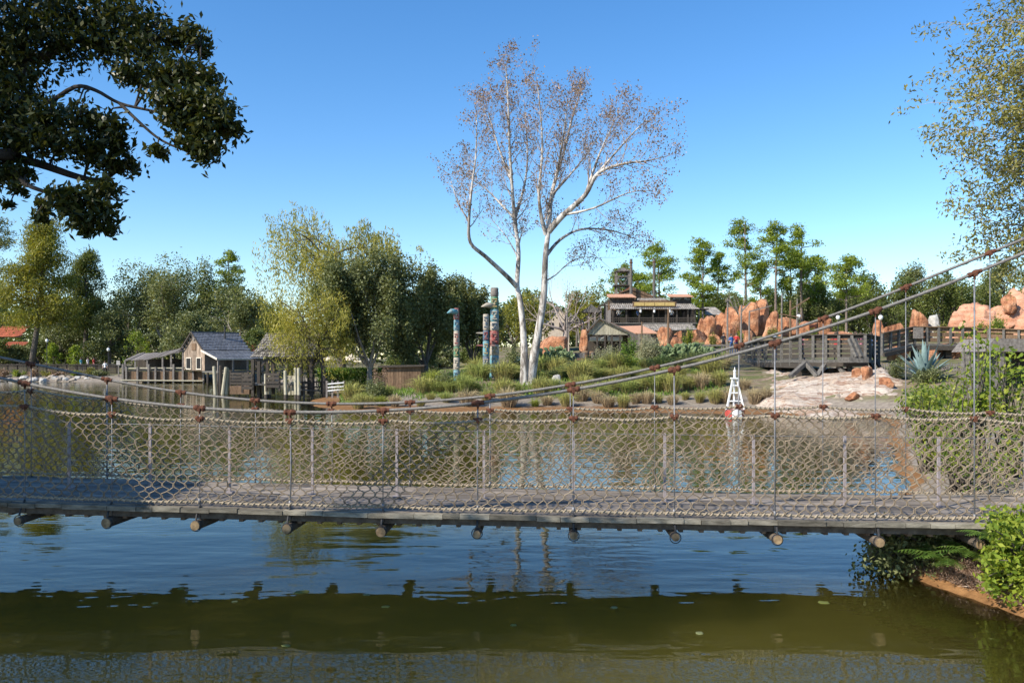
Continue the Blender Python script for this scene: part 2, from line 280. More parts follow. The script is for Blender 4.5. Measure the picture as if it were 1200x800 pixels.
class MB:
    """collects shapes, then links them as one mesh object"""
    def __init__(s): s.v = []; s.f = []; s.mi = []; s.m = 0; s.o = Vector((0, 0, 0))
    def face(s, idx): s.f.append(tuple(idx)); s.mi.append(s.m)
    def add(s, vs): b = len(s.v); s.v.extend([tuple(v) for v in vs]); return b
    def quad(s, a, b, c, d): i = s.add((a, b, c, d)); s.face((i, i + 1, i + 2, i + 3))
    def box(s, c, d, rz=0.0, taper=1.0):
        cx, cy, cz = c; x, y, z = d[0] / 2, d[1] / 2, d[2] / 2; ca, sa = math.cos(rz), math.sin(rz)
        pts = []
        for zz, k in ((-z, 1), (z, taper)):
            for xx, yy in ((-x, -y), (x, -y), (x, y), (-x, y)):
                xx *= k; yy *= k
                pts.append((cx + xx * ca - yy * sa, cy + xx * sa + yy * ca, cz + zz))
        b = s.add(pts)
        for q in ((3, 2, 1, 0), (4, 5, 6, 7), (0, 1, 5, 4), (1, 2, 6, 5), (2, 3, 7, 6), (3, 0, 4, 7)): s.face([b + i for i in q])
        return s
    def beam(s, p0, p1, wd, ht, up=Vector((0, 0, 1))):
        p0, p1 = Vector(p0), Vector(p1); d = (p1 - p0).normalized()
        r = d.cross(up)
        if r.length < 1e-4: r = d.cross(Vector((0, 1, 0)))
        r.normalize(); u = r.cross(d).normalized()
        pts = [p + r * a * wd / 2 + u * c * ht / 2 for p in (p0, p1) for a, c in ((-1, -1), (1, -1), (1, 1), (-1, 1))]
        b = s.add(pts)
        for q in ((0, 1, 2, 3), (7, 6, 5, 4), (0, 4, 5, 1), (1, 5, 6, 2), (2, 6, 7, 3), (3, 7, 4, 0)): s.face([b + i for i in q])
        return s
    def tube(s, pts, rad, n=6, cap=True):
        pts = [Vector(p) for p in pts]
        if not isinstance(rad, (list, tuple)): rad = [rad] * len(pts)
        rings = []; ref = None
        for i, p in enumerate(pts):
            d = (pts[min(i + 1, len(pts) - 1)] - pts[max(i - 1, 0)])
            if d.length < 1e-9: d = Vector((0, 0, 1))
            d.normalize()
            if ref is None:
                ref = d.cross(Vector((0, 0, 1)))
                if ref.length < 1e-3: ref = d.cross(Vector((1, 0, 0)))
            ref = (ref - d * ref.dot(d))
            if ref.length < 1e-6: ref = d.cross(Vector((0.3, 1, 0.2)))
            ref.normalize(); b2 = d.cross(ref)
            rings.append(s.add([p + (ref * math.cos(2 * math.pi * k / n) + b2 * math.sin(2 * math.pi * k / n)) * rad[i] for k in range(n)]))
        for a, b in zip(rings, rings[1:]):
            for k in range(n): s.face((a + k, a + (k + 1) % n, b + (k + 1) % n, b + k))
        if cap:
            s.face([rings[0] + k for k in range(n)][::-1]); s.face([rings[-1] + k for k in range(n)])
        return s
    def lathe(s, prof, c=(0, 0, 0), n=12):
        return s.tube([(c[0], c[1], c[2] + z) for r, z in prof], [r for r, z in prof], n)
    def prism(s, poly, y0, y1, fn=lambda x, y, z: (x, y, z)):
        n = len(poly); b = s.add([fn(x, y0, z) for x, z in poly] + [fn(x, y1, z) for x, z in poly])
        s.face(range(b, b + n)); s.face(range(b + 2 * n - 1, b + n - 1, -1))
        for i in range(n): j = (i + 1) % n; s.face((b + j, b + i, b + n + i, b + n + j))
        return s
    def build(s, name, mat, parent=None, smooth=False, kind=None):
        me = bpy.data.meshes.new(name)
        me.from_pydata([(x - s.o.x, y - s.o.y, z - s.o.z) for x, y, z in s.v], [], s.f)
        o = link(name, me, mat, parent)
        me.polygons.foreach_set('material_index', s.mi)
        if smooth: me.polygons.foreach_set('use_smooth', [True] * len(s.f))
        me.update()
        if kind: o['kind'] = kind
        return o
def at(o):                               # a collector that takes world points for a thing standing at o
    m = MB(); m.o = Vector(o.location); return m

def quads_mesh(name, V):                 # V: (n,4,3) array of leaf quads
    n = len(V); me = bpy.data.meshes.new(name)
    me.vertices.add(n * 4); me.loops.add(n * 4); me.polygons.add(n)
    me.vertices.foreach_set('co', V.reshape(-1).astype(np.float32))
    me.loops.foreach_set('vertex_index', np.arange(n * 4, dtype=np.int32))
    me.polygons.foreach_set('loop_start', np.arange(0, n * 4, 4, dtype=np.int32))
    me.polygons.foreach_set('loop_total', np.full(n, 4, dtype=np.int32))
    me.update(calc_edges=True); return me
def leaf_quads(rng, C, ln, wd, direc=None, spread=1.0, up=0.3):
    """rhombic leaves at points C; direc (n,3) biases where each points"""
    n = len(C)
    d = rng.normal(size=(n, 3)) * spread
    if direc is not None: d = d + direc
    d /= np.linalg.norm(d, axis=1, keepdims=True) + 1e-9
    nr = rng.normal(size=(n, 3)); nr[:, 2] = nr[:, 2] + up * 2
    s = np.cross(d, nr); s /= np.linalg.norm(s, axis=1, keepdims=True) + 1e-9
    k = rng.uniform(0.6, 1.35, (n, 1)); L = ln * k; W = wd * k
    V = np.stack([C - d * L * 0.5, C + s * W * 0.5 - d * L * 0.05, C + d * L * 0.5, C - s * W * 0.5 - d * L * 0.05], axis=1)
    return V
# ------------------------------------------------------------------ land and water
LAND = [(7, -400), (5.9, -10), (5.5, 5), (5.3, 8.6), (5.0, 9.7), (4.75, 10.9), (5.1, 12), (6.3, 14), (8.5, 18), (11, 24), (14, 31), (15.8, 35), (15.5, 38), (12, 40), (7, 41.5), (2, 42),
        (-2, 41.6), (-6, 42), (-9, 43.6), (-11.3, 47), (-12.6, 53), (-13.0, 60), (-15, 72), (-20, 84), (-24, 89.5), (-26, 92), (-33, 94.2), (-42, 94.6), (-47, 96.2), (-52, 97),
        (-62, 97.5), (-80, 98), (-120, 96), (-400, 95), (-5000, 95), (-5000, 6000), (5000, 6000), (5000, -400)]
LEFT = [(-10.2, -400), (-9.8, 4), (-10.2, 12), (-13, 17), (-21, 28), (-41, 50), (-62, 60), (-400, 60), (-5000, 60), (-5000, -400)]
def sdist(poly, X, Y):
    pts = np.array(poly, float); best = np.full(X.shape, 1e9); ins = np.zeros(X.shape, bool)
    for i in range(len(pts)):
        ax, ay = pts[i]; bx, by = pts[(i + 1) % len(pts)]
        dx, dy = bx - ax, by - ay; t = np.clip(((X - ax) * dx + (Y - ay) * dy) / (dx * dx + dy * dy + 1e-12), 0, 1)
        best = np.minimum(best, np.hypot(X - ax - t * dx, Y - ay - t * dy))
        c = ((ay > Y) != (by > Y)); xx = ax + (Y - ay) / (by - ay + 1e-15) * (bx - ax); ins ^= c & (X < xx)
    return np.where(ins, best, -best)
def sstep(a, b, x):
    t = np.clip((x - a) / (b - a), 0, 1); return t * t * (3 - 2 * t)
def wob(X, Y):
    return (np.sin(X * 1.3 + 2 * np.sin(Y * 0.7)) * np.cos(Y * 1.1 + np.sin(X * 0.9)) * 0.5 + 0.35 * np.sin(X * 3.1 + Y * 2.3) * np.sin(Y * 2.9 - X * 1.7))
def land_dist(X, Y):
    d = np.maximum(sdist(LAND, X, Y), sdist(LEFT, X, Y))
    return d + 0.45 * wob(X * 0.8, Y * 0.8) * sstep(6, 25, Y)
def height(X, Y):
    X = np.asarray(X, float); Y = np.asarray(Y, float)
    d = land_dist(X, Y); dp = np.maximum(d, 0)
    steep = 0.30 * (1 - np.exp(-dp / 0.5)) + 0.12 * np.minimum(dp, 8) + 0.015 * np.clip(dp - 8, 0, 60)
    beach = 0.05 * np.minimum(dp, 2.6) + 0.155 * np.clip(dp - 2.6, 0, 7) + 0.082 * np.clip(dp - 9.6, 0, 40)
    k = sstep(-20, -9, X) * sstep(30, 38, Y)
    low = np.minimum(steep, 1.5)
    h = low * (1 - k) + beach * k
    h = h + 0.8 * sstep(13.5, 18.5, X) * sstep(26, 34, Y) * sstep(0.4, 4.5, dp) * (1 - sstep(44, 57, Y))
    h = h + 1.0 * sstep(11, 15, X) * (1 - sstep(25, 31, X)) * sstep(75, 83, Y) * (1 - sstep(91, 97, Y))
    near = (1 - sstep(16, 26, Y)) ; h = np.where(near > 0, h * (1 - near) + np.minimum(h, 0.62 + 0.02 * dp) * near, h)
    h = h + 0.07 * wob(X, Y) * sstep(0.8, 4, dp) + 0.025 * wob(X * 4, Y * 4) * sstep(0.2, 1.2, dp)
    h = h + (.05 * wob(X * 5.3, Y * 4.7) + .035 * wob(X * 11, Y * 12)) * sstep(.05, .6, dp) * (1 - sstep(14, 20, Y))
    bed = -np.minimum(0.22 * np.maximum(-d, 0), 1.6)
    return np.where(d > 0, h + 0.002, bed)
def hz(x, y): return float(height(np.array([x]), np.array([y]))[0])
def axis(lo, hi, step, far, g=1.25):
    a = list(np.arange(lo, hi + 1e-6, step)); s = step; v = hi
    while v < far: s *= g; v += s; a.append(v)
    s = step; v = lo
    while v > -far: s *= g; v -= s; a.insert(0, v)
    return np.array(a)
def grid_mesh(name, xs, ys, zf):
    X, Y = np.meshgrid(xs, ys); Z = zf(X, Y); nx, ny = len(xs), len(ys)
    me = bpy.data.meshes.new(name); n = nx * ny
    i = (np.arange(ny - 1)[:, None] * nx + np.arange(nx - 1)[None]).ravel()
    q = np.stack([i, i + 1, i + 1 + nx, i + nx], 1).astype(np.int32)
    me.vertices.add(n); me.loops.add(q.size); me.polygons.add(len(q))
    me.vertices.foreach_set('co', np.stack([X, Y, Z], -1).reshape(-1).astype(np.float32))
    me.loops.foreach_set('vertex_index', q.ravel()); me.polygons.foreach_set('loop_start', np.arange(0, q.size, 4, dtype=np.int32))
    me.polygons.foreach_set('loop_total', np.full(len(q), 4, dtype=np.int32)); me.polygons.foreach_set('use_smooth', np.ones(len(q), bool))
    me.update(calc_edges=True); return me, X, Y
gx = axis(-60, 60, 0.5, 4500, 1.3); gy = axis(4, 110, 0.5, 4500, 1.3)
gx = np.unique(np.round(np.concatenate([gx, np.arange(4, 7.5, .1)]), 4)); gy = np.unique(np.round(np.concatenate([gy, np.arange(7.5, 13, .1)]), 4))
me, _, _ = grid_mesh('ground', gx, gy, height); tag(link('ground', me, 'ground'), kind='structure')
wx = axis(-60, 30, 0.5, 400, 1.5); wy = axis(0, 100, 0.5, 390, 1.5); wy = wy[wy < 103]
me, X, Y = grid_mesh('water', wx, wy, lambda X, Y: X * 0)
dep = np.clip(-height(X, Y), 0, 2); at_ = me.attributes.new('depth', 'FLOAT', 'POINT'); at_.data.foreach_set('value', dep.reshape(-1).astype(np.float32))
tag(link('water', me, 'water'), kind='structure')

# ------------------------------------------------------------------ rope suspension bridge
TH = R(2.8); A = Vector((math.cos(TH), -math.sin(TH), 0)); CR = Vector((math.sin(TH), math.cos(TH), 0)); N0 = Vector((0, 10, 0)); WID = 1.9
kx = np.array([29, 131, 234, 340, 449, 560, 672, 790, 908, 1026, 1142], float)
def s_of(px):
    t = (px - 600) / F; return 10 * t / (math.cos(TH) + t * math.sin(TH))
ks = np.array([s_of(p) for p in kx]); kY = 10 - ks * math.sin(TH)
def zfit(ys, deg):
    z = CAMH - (np.array(ys) - HOR) * kY / F; return np.polynomial.polynomial.Polynomial.fit(ks, z, deg)
f_cab = zfit([449, 467, 477.5, 482.5, 481.5, 473, 455, 432.5, 402.5, 364, 320], 4)
f_hand = zfit([477, 482, 490, 494.5, 494.5, 490.5, 487.5, 487, 488, 488, 489], 3)
f_deck = zfit([587, 590, 593, 597, 599, 601, 603, 606, 608, 611, 612], 2)
def zc(s):                                # cable height, straight beyond the last clamps
    lo, hi = ks[0], ks[-1]
    if s < lo: return float(f_cab(lo)) + (s - lo) * float(f_cab.deriv()(lo))
    if s > hi: return float(f_cab(hi)) + (s - hi) * float(f_cab.deriv()(hi))
    return float(f_cab(s))
def zh(s):
    c = min(max(s, ks[0] - 1), ks[-1] + 1); return float(f_hand(c))
def zd(s):
    c = min(max(s, ks[0] - 3), ks[-1] + 2); return float(f_deck(c))
SP = (ks[-1] - ks[0]) / 10
stat = [ks[0] - SP * i for i in (3, 2, 1)] + list(ks) + [ks[-1] + SP]
S0, S1 = stat[0] - 0.5, stat[-1] + 0.5
def bp_(s, c, z): v = N0 + A * s + CR * c; return Vector((v.x, v.y, z))
org = bp_(0, WID / 2, 0)
bridge = thing('rope_bridge', 'rope and plank suspension bridge with netted sides crossing the near water', 'footbridge', org)
rng = random.Random(4)
# deck boards run along the bridge
m = at(bridge); nb = 9; bw = WID / nb
for i in range(nb):
    s = S0 - rng.random() * 2
    while s < S1:
        e = s + rng.uniform(1.8, 2.6); c = bw * (i + 0.5); dz = rng.uniform(-0.006, 0.006)
        a, b = max(s, S0), min(e, S1) - 0.008
        n = 3
        for q in range(n):
            sa, sb = a + (b - a) * q / n, a + (b - a) * (q + 1) / n
            m.beam(bp_(sa, c, zd(sa) - 0.02 + dz), bp_(sb, c, zd(sb) - 0.02 + dz), bw - 0.012, 0.04)
        s = e
m.build('deck', 'deck_wood', bridge)
for c0, nm in ((-0.055, 'edge_board'), (WID + 0.055, 'edge_board')):
    m = at(bridge); s = S0
    while s < S1:
        ln = rng.choice([0.2, 0.28, 0.34, 0.36, 0.55]); dz = rng.uniform(-0.008, 0.006)
        m.beam(bp_(s, c0 + rng.uniform(-.012, .012), zd(s) - 0.03 + dz), bp_(min(s + ln, S1) - 0.006, c0, zd(s + ln) - 0.03 + dz), 0.09, 0.052 + rng.uniform(-.005, .005)); s += ln
    m.build(nm, 'edge_wood', bridge)
for c0 in (0.06, WID - 0.06):
    m = at(bridge)
    for a, b in zip(stat, stat[1:]):
        m.beam(bp_(a + 0.004, c0, zd(a) - 0.105), bp_(b - 0.004, c0, zd(b) - 0.105), 0.1, 0.085)
    m.build('stringer', 'log_wood', bridge)
# joists between the stringers
m = at(bridge); s = S0 + 0.1
while s < S1: m.beam(bp_(s, 0.02, zd(s) - 0.16), bp_(s, WID - 0.02, zd(s) - 0.16), 0.05, 0.03); s += 0.24
m.build('joist', 'brown_wood', bridge)
# round crossbeam logs with sawn ends
for s in stat:
    m = at(bridge); z = zd(s) - 0.215; r = 0.056 + rng.uniform(-.009, .008)
    pts = [bp_(s, c, z + 0.01 * math.sin(c * 3 + s)) for c in (-0.14, -0.13, 0.4, 1.2, WID + 0.13, WID + 0.14)]
    m.tube(pts, [r * 0.93, r, r, r, r, r * 0.93], 12, cap=False)
    for e, k in ((0, 1), (5, -1)):
        m.m = 1; i = m.add([pts[e]] + [tuple(m.v[(e * 12 + q)]) for q in range(12)])
        for q in range(12): m.face((i, i + 1 + (q + 1) % 12, i + 1 + q) if k == 1 else (i, i + 1 + q, i + 1 + (q + 1) % 12))
        m.m = 0
    m.build('crossbeam_log', ['log_wood', 'log_end'], bridge, smooth=False)
def ropeline(side, f, c, step=0.045, sag=0.0):
    out = []; n = int((S1 - S0) / step)
    for i in range(n + 1):
        s = S0 + (S1 - S0) * i / n
        u = ((s - ks[0]) / SP) % 1.0
        out.append(bp_(s, c + 0.01 * math.sin(s * 3 + side), f(s) - sag * 4 * u * (1 - u)))
    return out
def helix(m, line, r, rr, pitch, n=4):
    pts = []; L = 0
    for i in range(len(line) - 1):
        p, q = line[i], line[i + 1]; seg = (q - p).length; d = (q - p).normalized(); up = Vector((0, 0, 1)); sd = d.cross(up).normalized(); u2 = sd.cross(d)
        k = 5
        for j in range(k):
            t = j / k; a = 2 * math.pi * (L + seg * t) / pitch
            pts.append(p.lerp(q, t) + sd * math.cos(a) * r + u2 * math.sin(a) * r)
        L += seg
    m.tube(pts, rr, n)
hand_lines = {}
for side, c in ((0, 0.0), (1, WID)):
    line = ropeline(side, zh, c, sag=0.035); hand_lines[side] = line
    m = at(bridge); m.tube(line, 0.014, 6); ro = m.build('hand_rope', 'rope', bridge, True)
    m = at(bridge); helix(m, line, 0.0165, 0.0085, 0.066); m.build('lashing', 'rope', ro, True)
    line = ropeline(side, lambda s: zd(s) + 0.06, c, sag=0.015)
    m = at(bridge); m.tube(line, 0.013, 6); ro = m.build('foot_rope', 'rope', bridge, True)
    m = at(bridge); helix(m, line, 0.018, 0.009, 0.075); m.build('lashing', 'rope', ro, True)
    # net of wavy ropes, meeting at knots
    m = at(bridge); p = 0.142; rows = 14; ns = int((S1 - S0) / (p / 2))
    for j in range(ns):
        pts = []
        for r_ in range(rows + 1):
            sg = 1 if (j + r_) % 2 else -1
            for dv in (-0.3, 0.0, 0.3):
                vv = min(max((r_ + dv) / rows, 0), 1)
                s = S0 + (j + 0.5) * p / 2 + sg * (p / 4 - 0.007)
                q = Vector((s * 2.1, vv * 7.0, side * 9.0))
                s2 = s + 0.055 * mnoise.noise(q) + 0.028 * mnoise.noise(q * 3.1)
                u = ((s2 - ks[0]) / SP) % 1.0; sg4 = 4 * u * (1 - u)
                z0 = zd(s2) + 0.06 - 0.015 * sg4; z1 = zh(s2) - 0.035 * sg4
                v2 = min(max(vv + 0.03 * mnoise.noise(q + Vector((5, 1, 2))), 0), 1)
                pts.append(bp_(s2, c + 0.02 * mnoise.noise(q * 0.8 + Vector((3, 3, 3))), z0 + (z1 - z0) * v2))
        m.tube(pts, 0.0074, 5, cap=False)
    m.build('net', 'net_rope', bridge, True)
    # main cable
    nn = 90; line = [bp_(S0 - 0.5 + (S1 - S0 + 1.0) * i / nn, c, zc(S0 - 0.5 + (S1 - S0 + 1.0) * i / nn)) for i in range(nn + 1)]
    m = at(bridge); m.tube(line, 0.019, 8); m.build('main_cable', 'cable', bridge, True)
    for s in stat:
        def clamp(z, r, ln, tilt):
            m = at(bridge); pts = []; rad = []
            for i in range(7):
                t = i / 6 - 0.5; pts.append(bp_(s + t * ln, c, z + tilt * t * ln)); rad.append(r * (0.72 + 0.4 * math.sin(i * 2.2 + s * 5) ** 2) * (0.75 if i in (0, 6) else 1))
            m.tube(pts, rad, 8)
            m.beam(bp_(s, c - r * 1.25, z - 0.02), bp_(s, c + r * 1.25, z - 0.02), 0.035, 0.035)
            m.tube([bp_(s, c, z + r * 0.5), bp_(s, c, z - r * 2.0)], [r * 0.55, r * 0.32], 6)
            m.build('clamp', 'rust', bridge)
        sl_ = (zc(s + 0.05) - zc(s - 0.05)) / 0.1
        clamp(zc(s), 0.036, 0.15, sl_); clamp(zh(s), 0.029, 0.11, 0)
        m = at(bridge); rr = 0.0062 if rng.random() < 0.6 else 0.0095
        top, bot = zc(s), zd(s) - 0.13
        m.tube([bp_(s, c - (0.03 if side == 0 else -0.03) * 0, top), bp_(s + rng.uniform(-.012, .012), c - 0.0, (top + bot) / 2), bp_(s, c, bot)], rr, 6)
        m.tube([bp_(s, c, zd(s) + 0.045), bp_(s, c, zd(s) + 0.1)], [0.022, 0.015], 8)
        m.build('suspender', 'steel', bridge, True)
        cs = -0.11 if side == 0 else WID + 0.11
        m = at(bridge); m.tube([bp_(s, c, zd(s) + 0.02), bp_(s, (c + cs) / 2 - 0.03 * (1 - 2 * side), zd(s) - 0.09), bp_(s, cs, zd(s) - 0.155)], 0.013, 6)
        m.tube([bp_(s + math.cos(t) * 0.064, cs, zd(s) - 0.215 + math.sin(t) * 0.064) for t in np.linspace(0, 2 * math.pi, 15)], 0.006, 5)
        m.build('hanger_strap', 'black_iron', bridge)
# thin rail down the middle of the deck
pp = [81, 176, 269, 366, 465, 567, 672, 779, 883, 990, 1100]
prev = None; sp = []
for x in pp:
    t = (x - 600) / F; o_ = N0 + CR * (WID * 0.53); s = (o_.y * t - o_.x) / (A.x - A.y * t); sp.append(s)
sp = [sp[0] - 1.04, ] + sp + [sp[-1] + 1.08]
for s in sp:
    m = at(bridge); m.beam(bp_(s, WID * .53, zd(s) + 0.001), bp_(s, WID * .53, zd(s) + 0.90), 0.032, 0.032); m.box(tuple(bp_(s, WID * .53, zd(s) + 0.012)), (0.1, 0.1, 0.016), -TH)
    m.build('middle_post', 'post_metal', bridge)
m = at(bridge); m.tube([bp_(s, WID * .53, zd(s) + 0.885) for s in sp], 0.0045, 5); m.build('rail_wire', 'steel', bridge)

# timber end posts that carry the main cables
for s in (S0 - 0.5, S1 + 0.5):
    for c in (0.0, WID):
        p = bp_(s, c, 0); zg = min(hz(p.x, p.y), 0.3); m = at(bridge); m.tube([(p.x, p.y, zg - .5), (p.x, p.y, zc(s) - .1), (p.x, p.y, zc(s) + .25)], [.15, .13, .11], 10); m.build('end_post', 'log_wood', bridge)
# ------------------------------------------------------------------ trees
UP = Vector((0, 0, 1))
def rdir(rng, d, ang):
    """direction d turned by ang about a random axis"""
    ax = d.cross(Vector((rng.gauss(0, 1), rng.gauss(0, 1), rng.gauss(0, 1))))
    if ax.length < 1e-5: ax = Vector((1, 0, 0))
    return (Matrix.Rotation(ang, 3, ax.normalized()) @ d).normalized()
def limb(rng, m, p, d, ln, r, depth, tips, o):
    """one branch with its children; o: dict of habits"""
    n = o.get('n', 5); pts = [p.copy()]; rad = [r]; q = p.copy(); dd = d.copy()
    for i in range(n):
        dd = rdir(rng, dd, rng.uniform(0, o.get('wander', 0.25)))
        dd = (dd + UP * o.get('lift', 0.08) * (1 if depth < o['depth'] else o.get('lift2', 1))).normalized()
        q = q + dd * ln / n; pts.append(q.copy()); rad.append(r * (1 - 0.62 * (i + 1) / n))
    if r > o.get('rmin', 0.0): m.tube(pts, rad, 7 if depth == o['depth'] else (5 if depth > 1 else 3), cap=False)
    if depth <= 0: tips.append((q, dd)); return
    if o.get('mid', True) and depth <= 1: tips.append((pts[n // 2 + 1], dd))
    k = rng.randint(*o.get('kids', (3, 4)))
    for i in range(k):
        t = (0.35 + 0.65 * (i + rng.random()) / k); j = min(int(t * n), n - 1); f = t * n - j
        b = pts[j].lerp(pts[j + 1], f); cd = rdir(rng, (pts[j + 1] - pts[j]).normalized(), rng.uniform(*o.get('ang', (0.5, 1.0))))
        limb(rng, m, b, cd, ln * rng.uniform(*o.get('ratio', (0.5, 0.72))), rad[j] * 0.6, depth - 1, tips, o)
    limb(rng, m, q, dd, ln * 0.5, rad[-1], depth - 1, tips, o)
def cloud(nprng, centers, n, sig):
    c = np.array(centers, float); out = np.repeat(c, n, axis=0)
    return out + nprng.normal(size=out.shape) * np.array(sig)
def fit_box(m, tips, halfw, top, base=0.0):
    """scale limbs and tips about the foot to the size wanted"""
    T = np.array([[*t] for t, _ in tips]); ext = np.percentile(np.abs(T[:, :2]), 93); h = np.percentile(T[:, 2], 98)
    kx, kz = halfw / ext, top / h
    m.v = [(x * kx, y * kx, z * kz) if True else 0 for x, y, z in m.v]
    return [(Vector((t.x * kx, t.y * kx, t.z * kz)), Vector((d.x * kx, d.y * kx, d.z * kz)).normalized()) for t, d in tips]

def tree_mesh(kind, seed, H, HW, leaf, n, **kw):
    """trunk and crown meshes of a tree H high, HW half-wide, foot at the origin"""
    rng = random.Random(seed); nr = np.random.default_rng(seed); m = MB(); tips = []
    lean = kw.get('lean', 0.0)
    if kind == 'oak':
        o = dict(depth=3, kids=(3, 4), wander=0.3, lift=0.05, ang=(0.5, 1.05), rmin=0.012); th = H * kw.get('bare', 0.25)
        fl = H * 0.02 + 0.05
        m.tube([(0, 0, -0.4), (0, 0, 0.1), (lean * .3, .05, th * .5), (lean, 0, th)], [fl * 1.7, fl * 1.25, fl, fl * 0.9], 8)
        k = 6
        for i in range(k):
            a = 2 * math.pi * (i + rng.random() * .7) / k; el = rng.uniform(0.35, 1.2)
            limb(rng, m, Vector((lean, 0, th * rng.uniform(.8, 1.0))), Vector((math.cos(a) * math.cos(el), math.sin(a) * math.cos(el), math.sin(el))), H * 0.36 * rng.uniform(.75, 1.15), fl * 0.55, 2, tips, dict(o, depth=2))
        tips = fit_box(m, tips, HW * .93, H * 0.95)
        C = cloud(nr, [t for t, _ in tips], max(1, n // len(tips)), (HW * .10, HW * .10, H * .045))
        V = leaf_quads(nr, C, leaf, leaf * .55, up=.4)
    elif kind == 'round':          # dense to the ground, evergreen
        fl = H * 0.022 + 0.06; th = H * kw.get('bare', 0.2)
        m.tube([(0, 0, -0.4), (0, 0, 0.1), (.05, .05, th), (.1, 0, H * .75)], [fl * 1.6, fl * 1.2, fl, fl * 0.3], 8)
        cs = []
        for i in range(kw.get('puffs', 46)):
            t = rng.random() ** .8; z = th + (H - th) * (0.06 + .88 * t); prof = math.sin(math.pi * min(1, (0.16 + 0.80 * t)) ** 0.8) ** .75
            a = rng.uniform(0, 6.283); rr = HW * prof * math.sqrt(rng.random()) * .92
            c = Vector((math.cos(a) * rr, math.sin(a) * rr, z)); cs.append(c)
            m.tube([(0.05, 0, max(th, z - rr * .7)), tuple(c * .6 + Vector((0.02, 0, z * .4 - rr * .1))), tuple(c)], [fl * .3, fl * .2, 0.02], 4, cap=False)
        per = max(1, n // len(cs)); C = cloud(nr, cs, per, (HW * .13, HW * .13, H * .052))
        V = leaf_quads(nr, C, leaf, leaf * .55, up=.4)
    elif kind == 'pine':
        fl = H * 0.011 + 0.06; bare = kw.get('bare', 0.55); w1, w2 = rng.uniform(-.4, .4), rng.uniform(-.3, .3)
        sp_ = [(w1 * math.sin(t * 3) + lean * t, w2 * math.sin(t * 4), H * t - (0.4 if t == 0 else 0)) for t in np.linspace(0, 1, 9)]
        m.tube(sp_, [fl * (1.25 - 1.1 * t) for t in np.linspace(0, 1, 9)], 7)
        cs = []
        for i in range(kw.get('limbs', 26)):
            t = bare + (1 - bare) * (i + rng.random()) / kw.get('limbs', 26); a = rng.uniform(0, 6.283)
            u = (t - bare) / (1 - bare); ln = HW * (0.55 + .55 * math.sin(math.pi * min(1, .25 + .72 * u))) * rng.uniform(.55, 1.1) * (1 - 0.35 * u)
            b = Vector(sp_[0]).lerp(Vector(sp_[-1]), t); b.x = np.interp(t, np.linspace(0, 1, 9), [q[0] for q in sp_]); b.y = np.interp(t, np.linspace(0, 1, 9), [q[1] for q in sp_])
            el = rng.uniform(-.1, .5) + .4 * u; d = Vector((math.cos(a) * math.cos(el), math.sin(a) * math.cos(el), math.sin(el)))
            e = b + d * ln; mid = b.lerp(e, .55) - UP * ln * .07
            m.tube([b, mid, e], [fl * .32, fl * .2, .015], 4, cap=False)
            for q in range(rng.randint(2, 4)):
                f = rng.uniform(.55, 1.08); cs.append(b.lerp(e, f) + Vector((rng.gauss(0, ln * .17), rng.gauss(0, ln * .17), rng.uniform(0, ln * .16))))
        C = cloud(nr, cs, max(1, n // len(cs)), (HW * .13, HW * .13, HW * .075))
        V = leaf_quads(nr, C, leaf * 1.3, leaf * .4, up=.2)
    elif kind == 'cypress':        # layered feathery boughs, drooping tips
        fl = H * 0.017 + 0.06
        sp_ = [(lean * t + .15 * math.sin(t * 5), .1 * math.sin(t * 4), H * t - (0.5 if t == 0 else 0)) for t in np.linspace(0, 1, 9)]
        m.tube(sp_, [fl * (1.5 - .4) if t == 0 else fl * (1.1 - t) + .02 for t in np.linspace(0, 1, 9)], 8)
        cs, ds = [], []
        nl = kw.get('limbs', 40); bare = kw.get('bare', .22)
        for i in range(nl):
            t = bare + (1 - bare) * (i + rng.random()) / nl; a = rng.uniform(0, 6.283); u = (t - bare) / (1 - bare)
            ln = HW * (1.0 - .72 * u) * rng.uniform(.6, 1.1); b = Vector((np.interp(t, np.linspace(0, 1, 9), [q[0] for q in sp_]), 0, H * t))
            el = rng.uniform(.05, .45); d = Vector((math.cos(a) * math.cos(el), math.sin(a) * math.cos(el), math.sin(el))); e = b + d * ln - UP * ln * .12
            m.tube([b, b.lerp(e, .5) + UP * ln * .07, e], [fl * .33 * (1 - .6 * u), fl * .18, .015], 4, cap=False)
            for q in range(5):
                f = .3 + .75 * (q + rng.random()) / 5; c = b.lerp(e, f) + UP * ln * .05 * math.sin(3.1 * f); cs.append(c + Vector((rng.gauss(0, ln * .12), rng.gauss(0, ln * .12), 0)))
        C = cloud(nr, cs, max(1, n // len(cs)), (HW * .11, HW * .11, H * .028)); C[:, 2] -= np.abs(nr.normal(size=len(C))) * H * .022
        D = np.zeros_like(C); D[:, 2] = -.9
        V = leaf_quads(nr, C, leaf * 1.2, leaf * .36, D, 1.0, .3)
    elif kind == 'weeping':
        fl = H * 0.017 + .06
        sp_ = kw['spine']; m.tube(sp_, [fl * 1.3 * (1 - .85 * i / (len(sp_) - 1)) for i in range(len(sp_))], 8)
        o = dict(depth=2, kids=(3, 4), wander=.35, lift=.03, ang=(.5, 1.1), rmin=.012)
        for i in range(15):
            t = .42 + .58 * i / 14; j = min(int(t * (len(sp_) - 1)), len(sp_) - 2); b = Vector(sp_[j]).lerp(Vector(sp_[j + 1]), t * (len(sp_) - 1) - j)
            a = i * 2.4 + rng.random(); el = rng.uniform(.15, .8)
            limb(rng, m, b, Vector((math.cos(a) * math.cos(el), math.sin(a) * math.cos(el), math.sin(el))), HW * rng.uniform(.6, .95), fl * .35, 2, tips, o)
        tips = fit_box(m, tips, HW * .92, H * .93)
        C = []
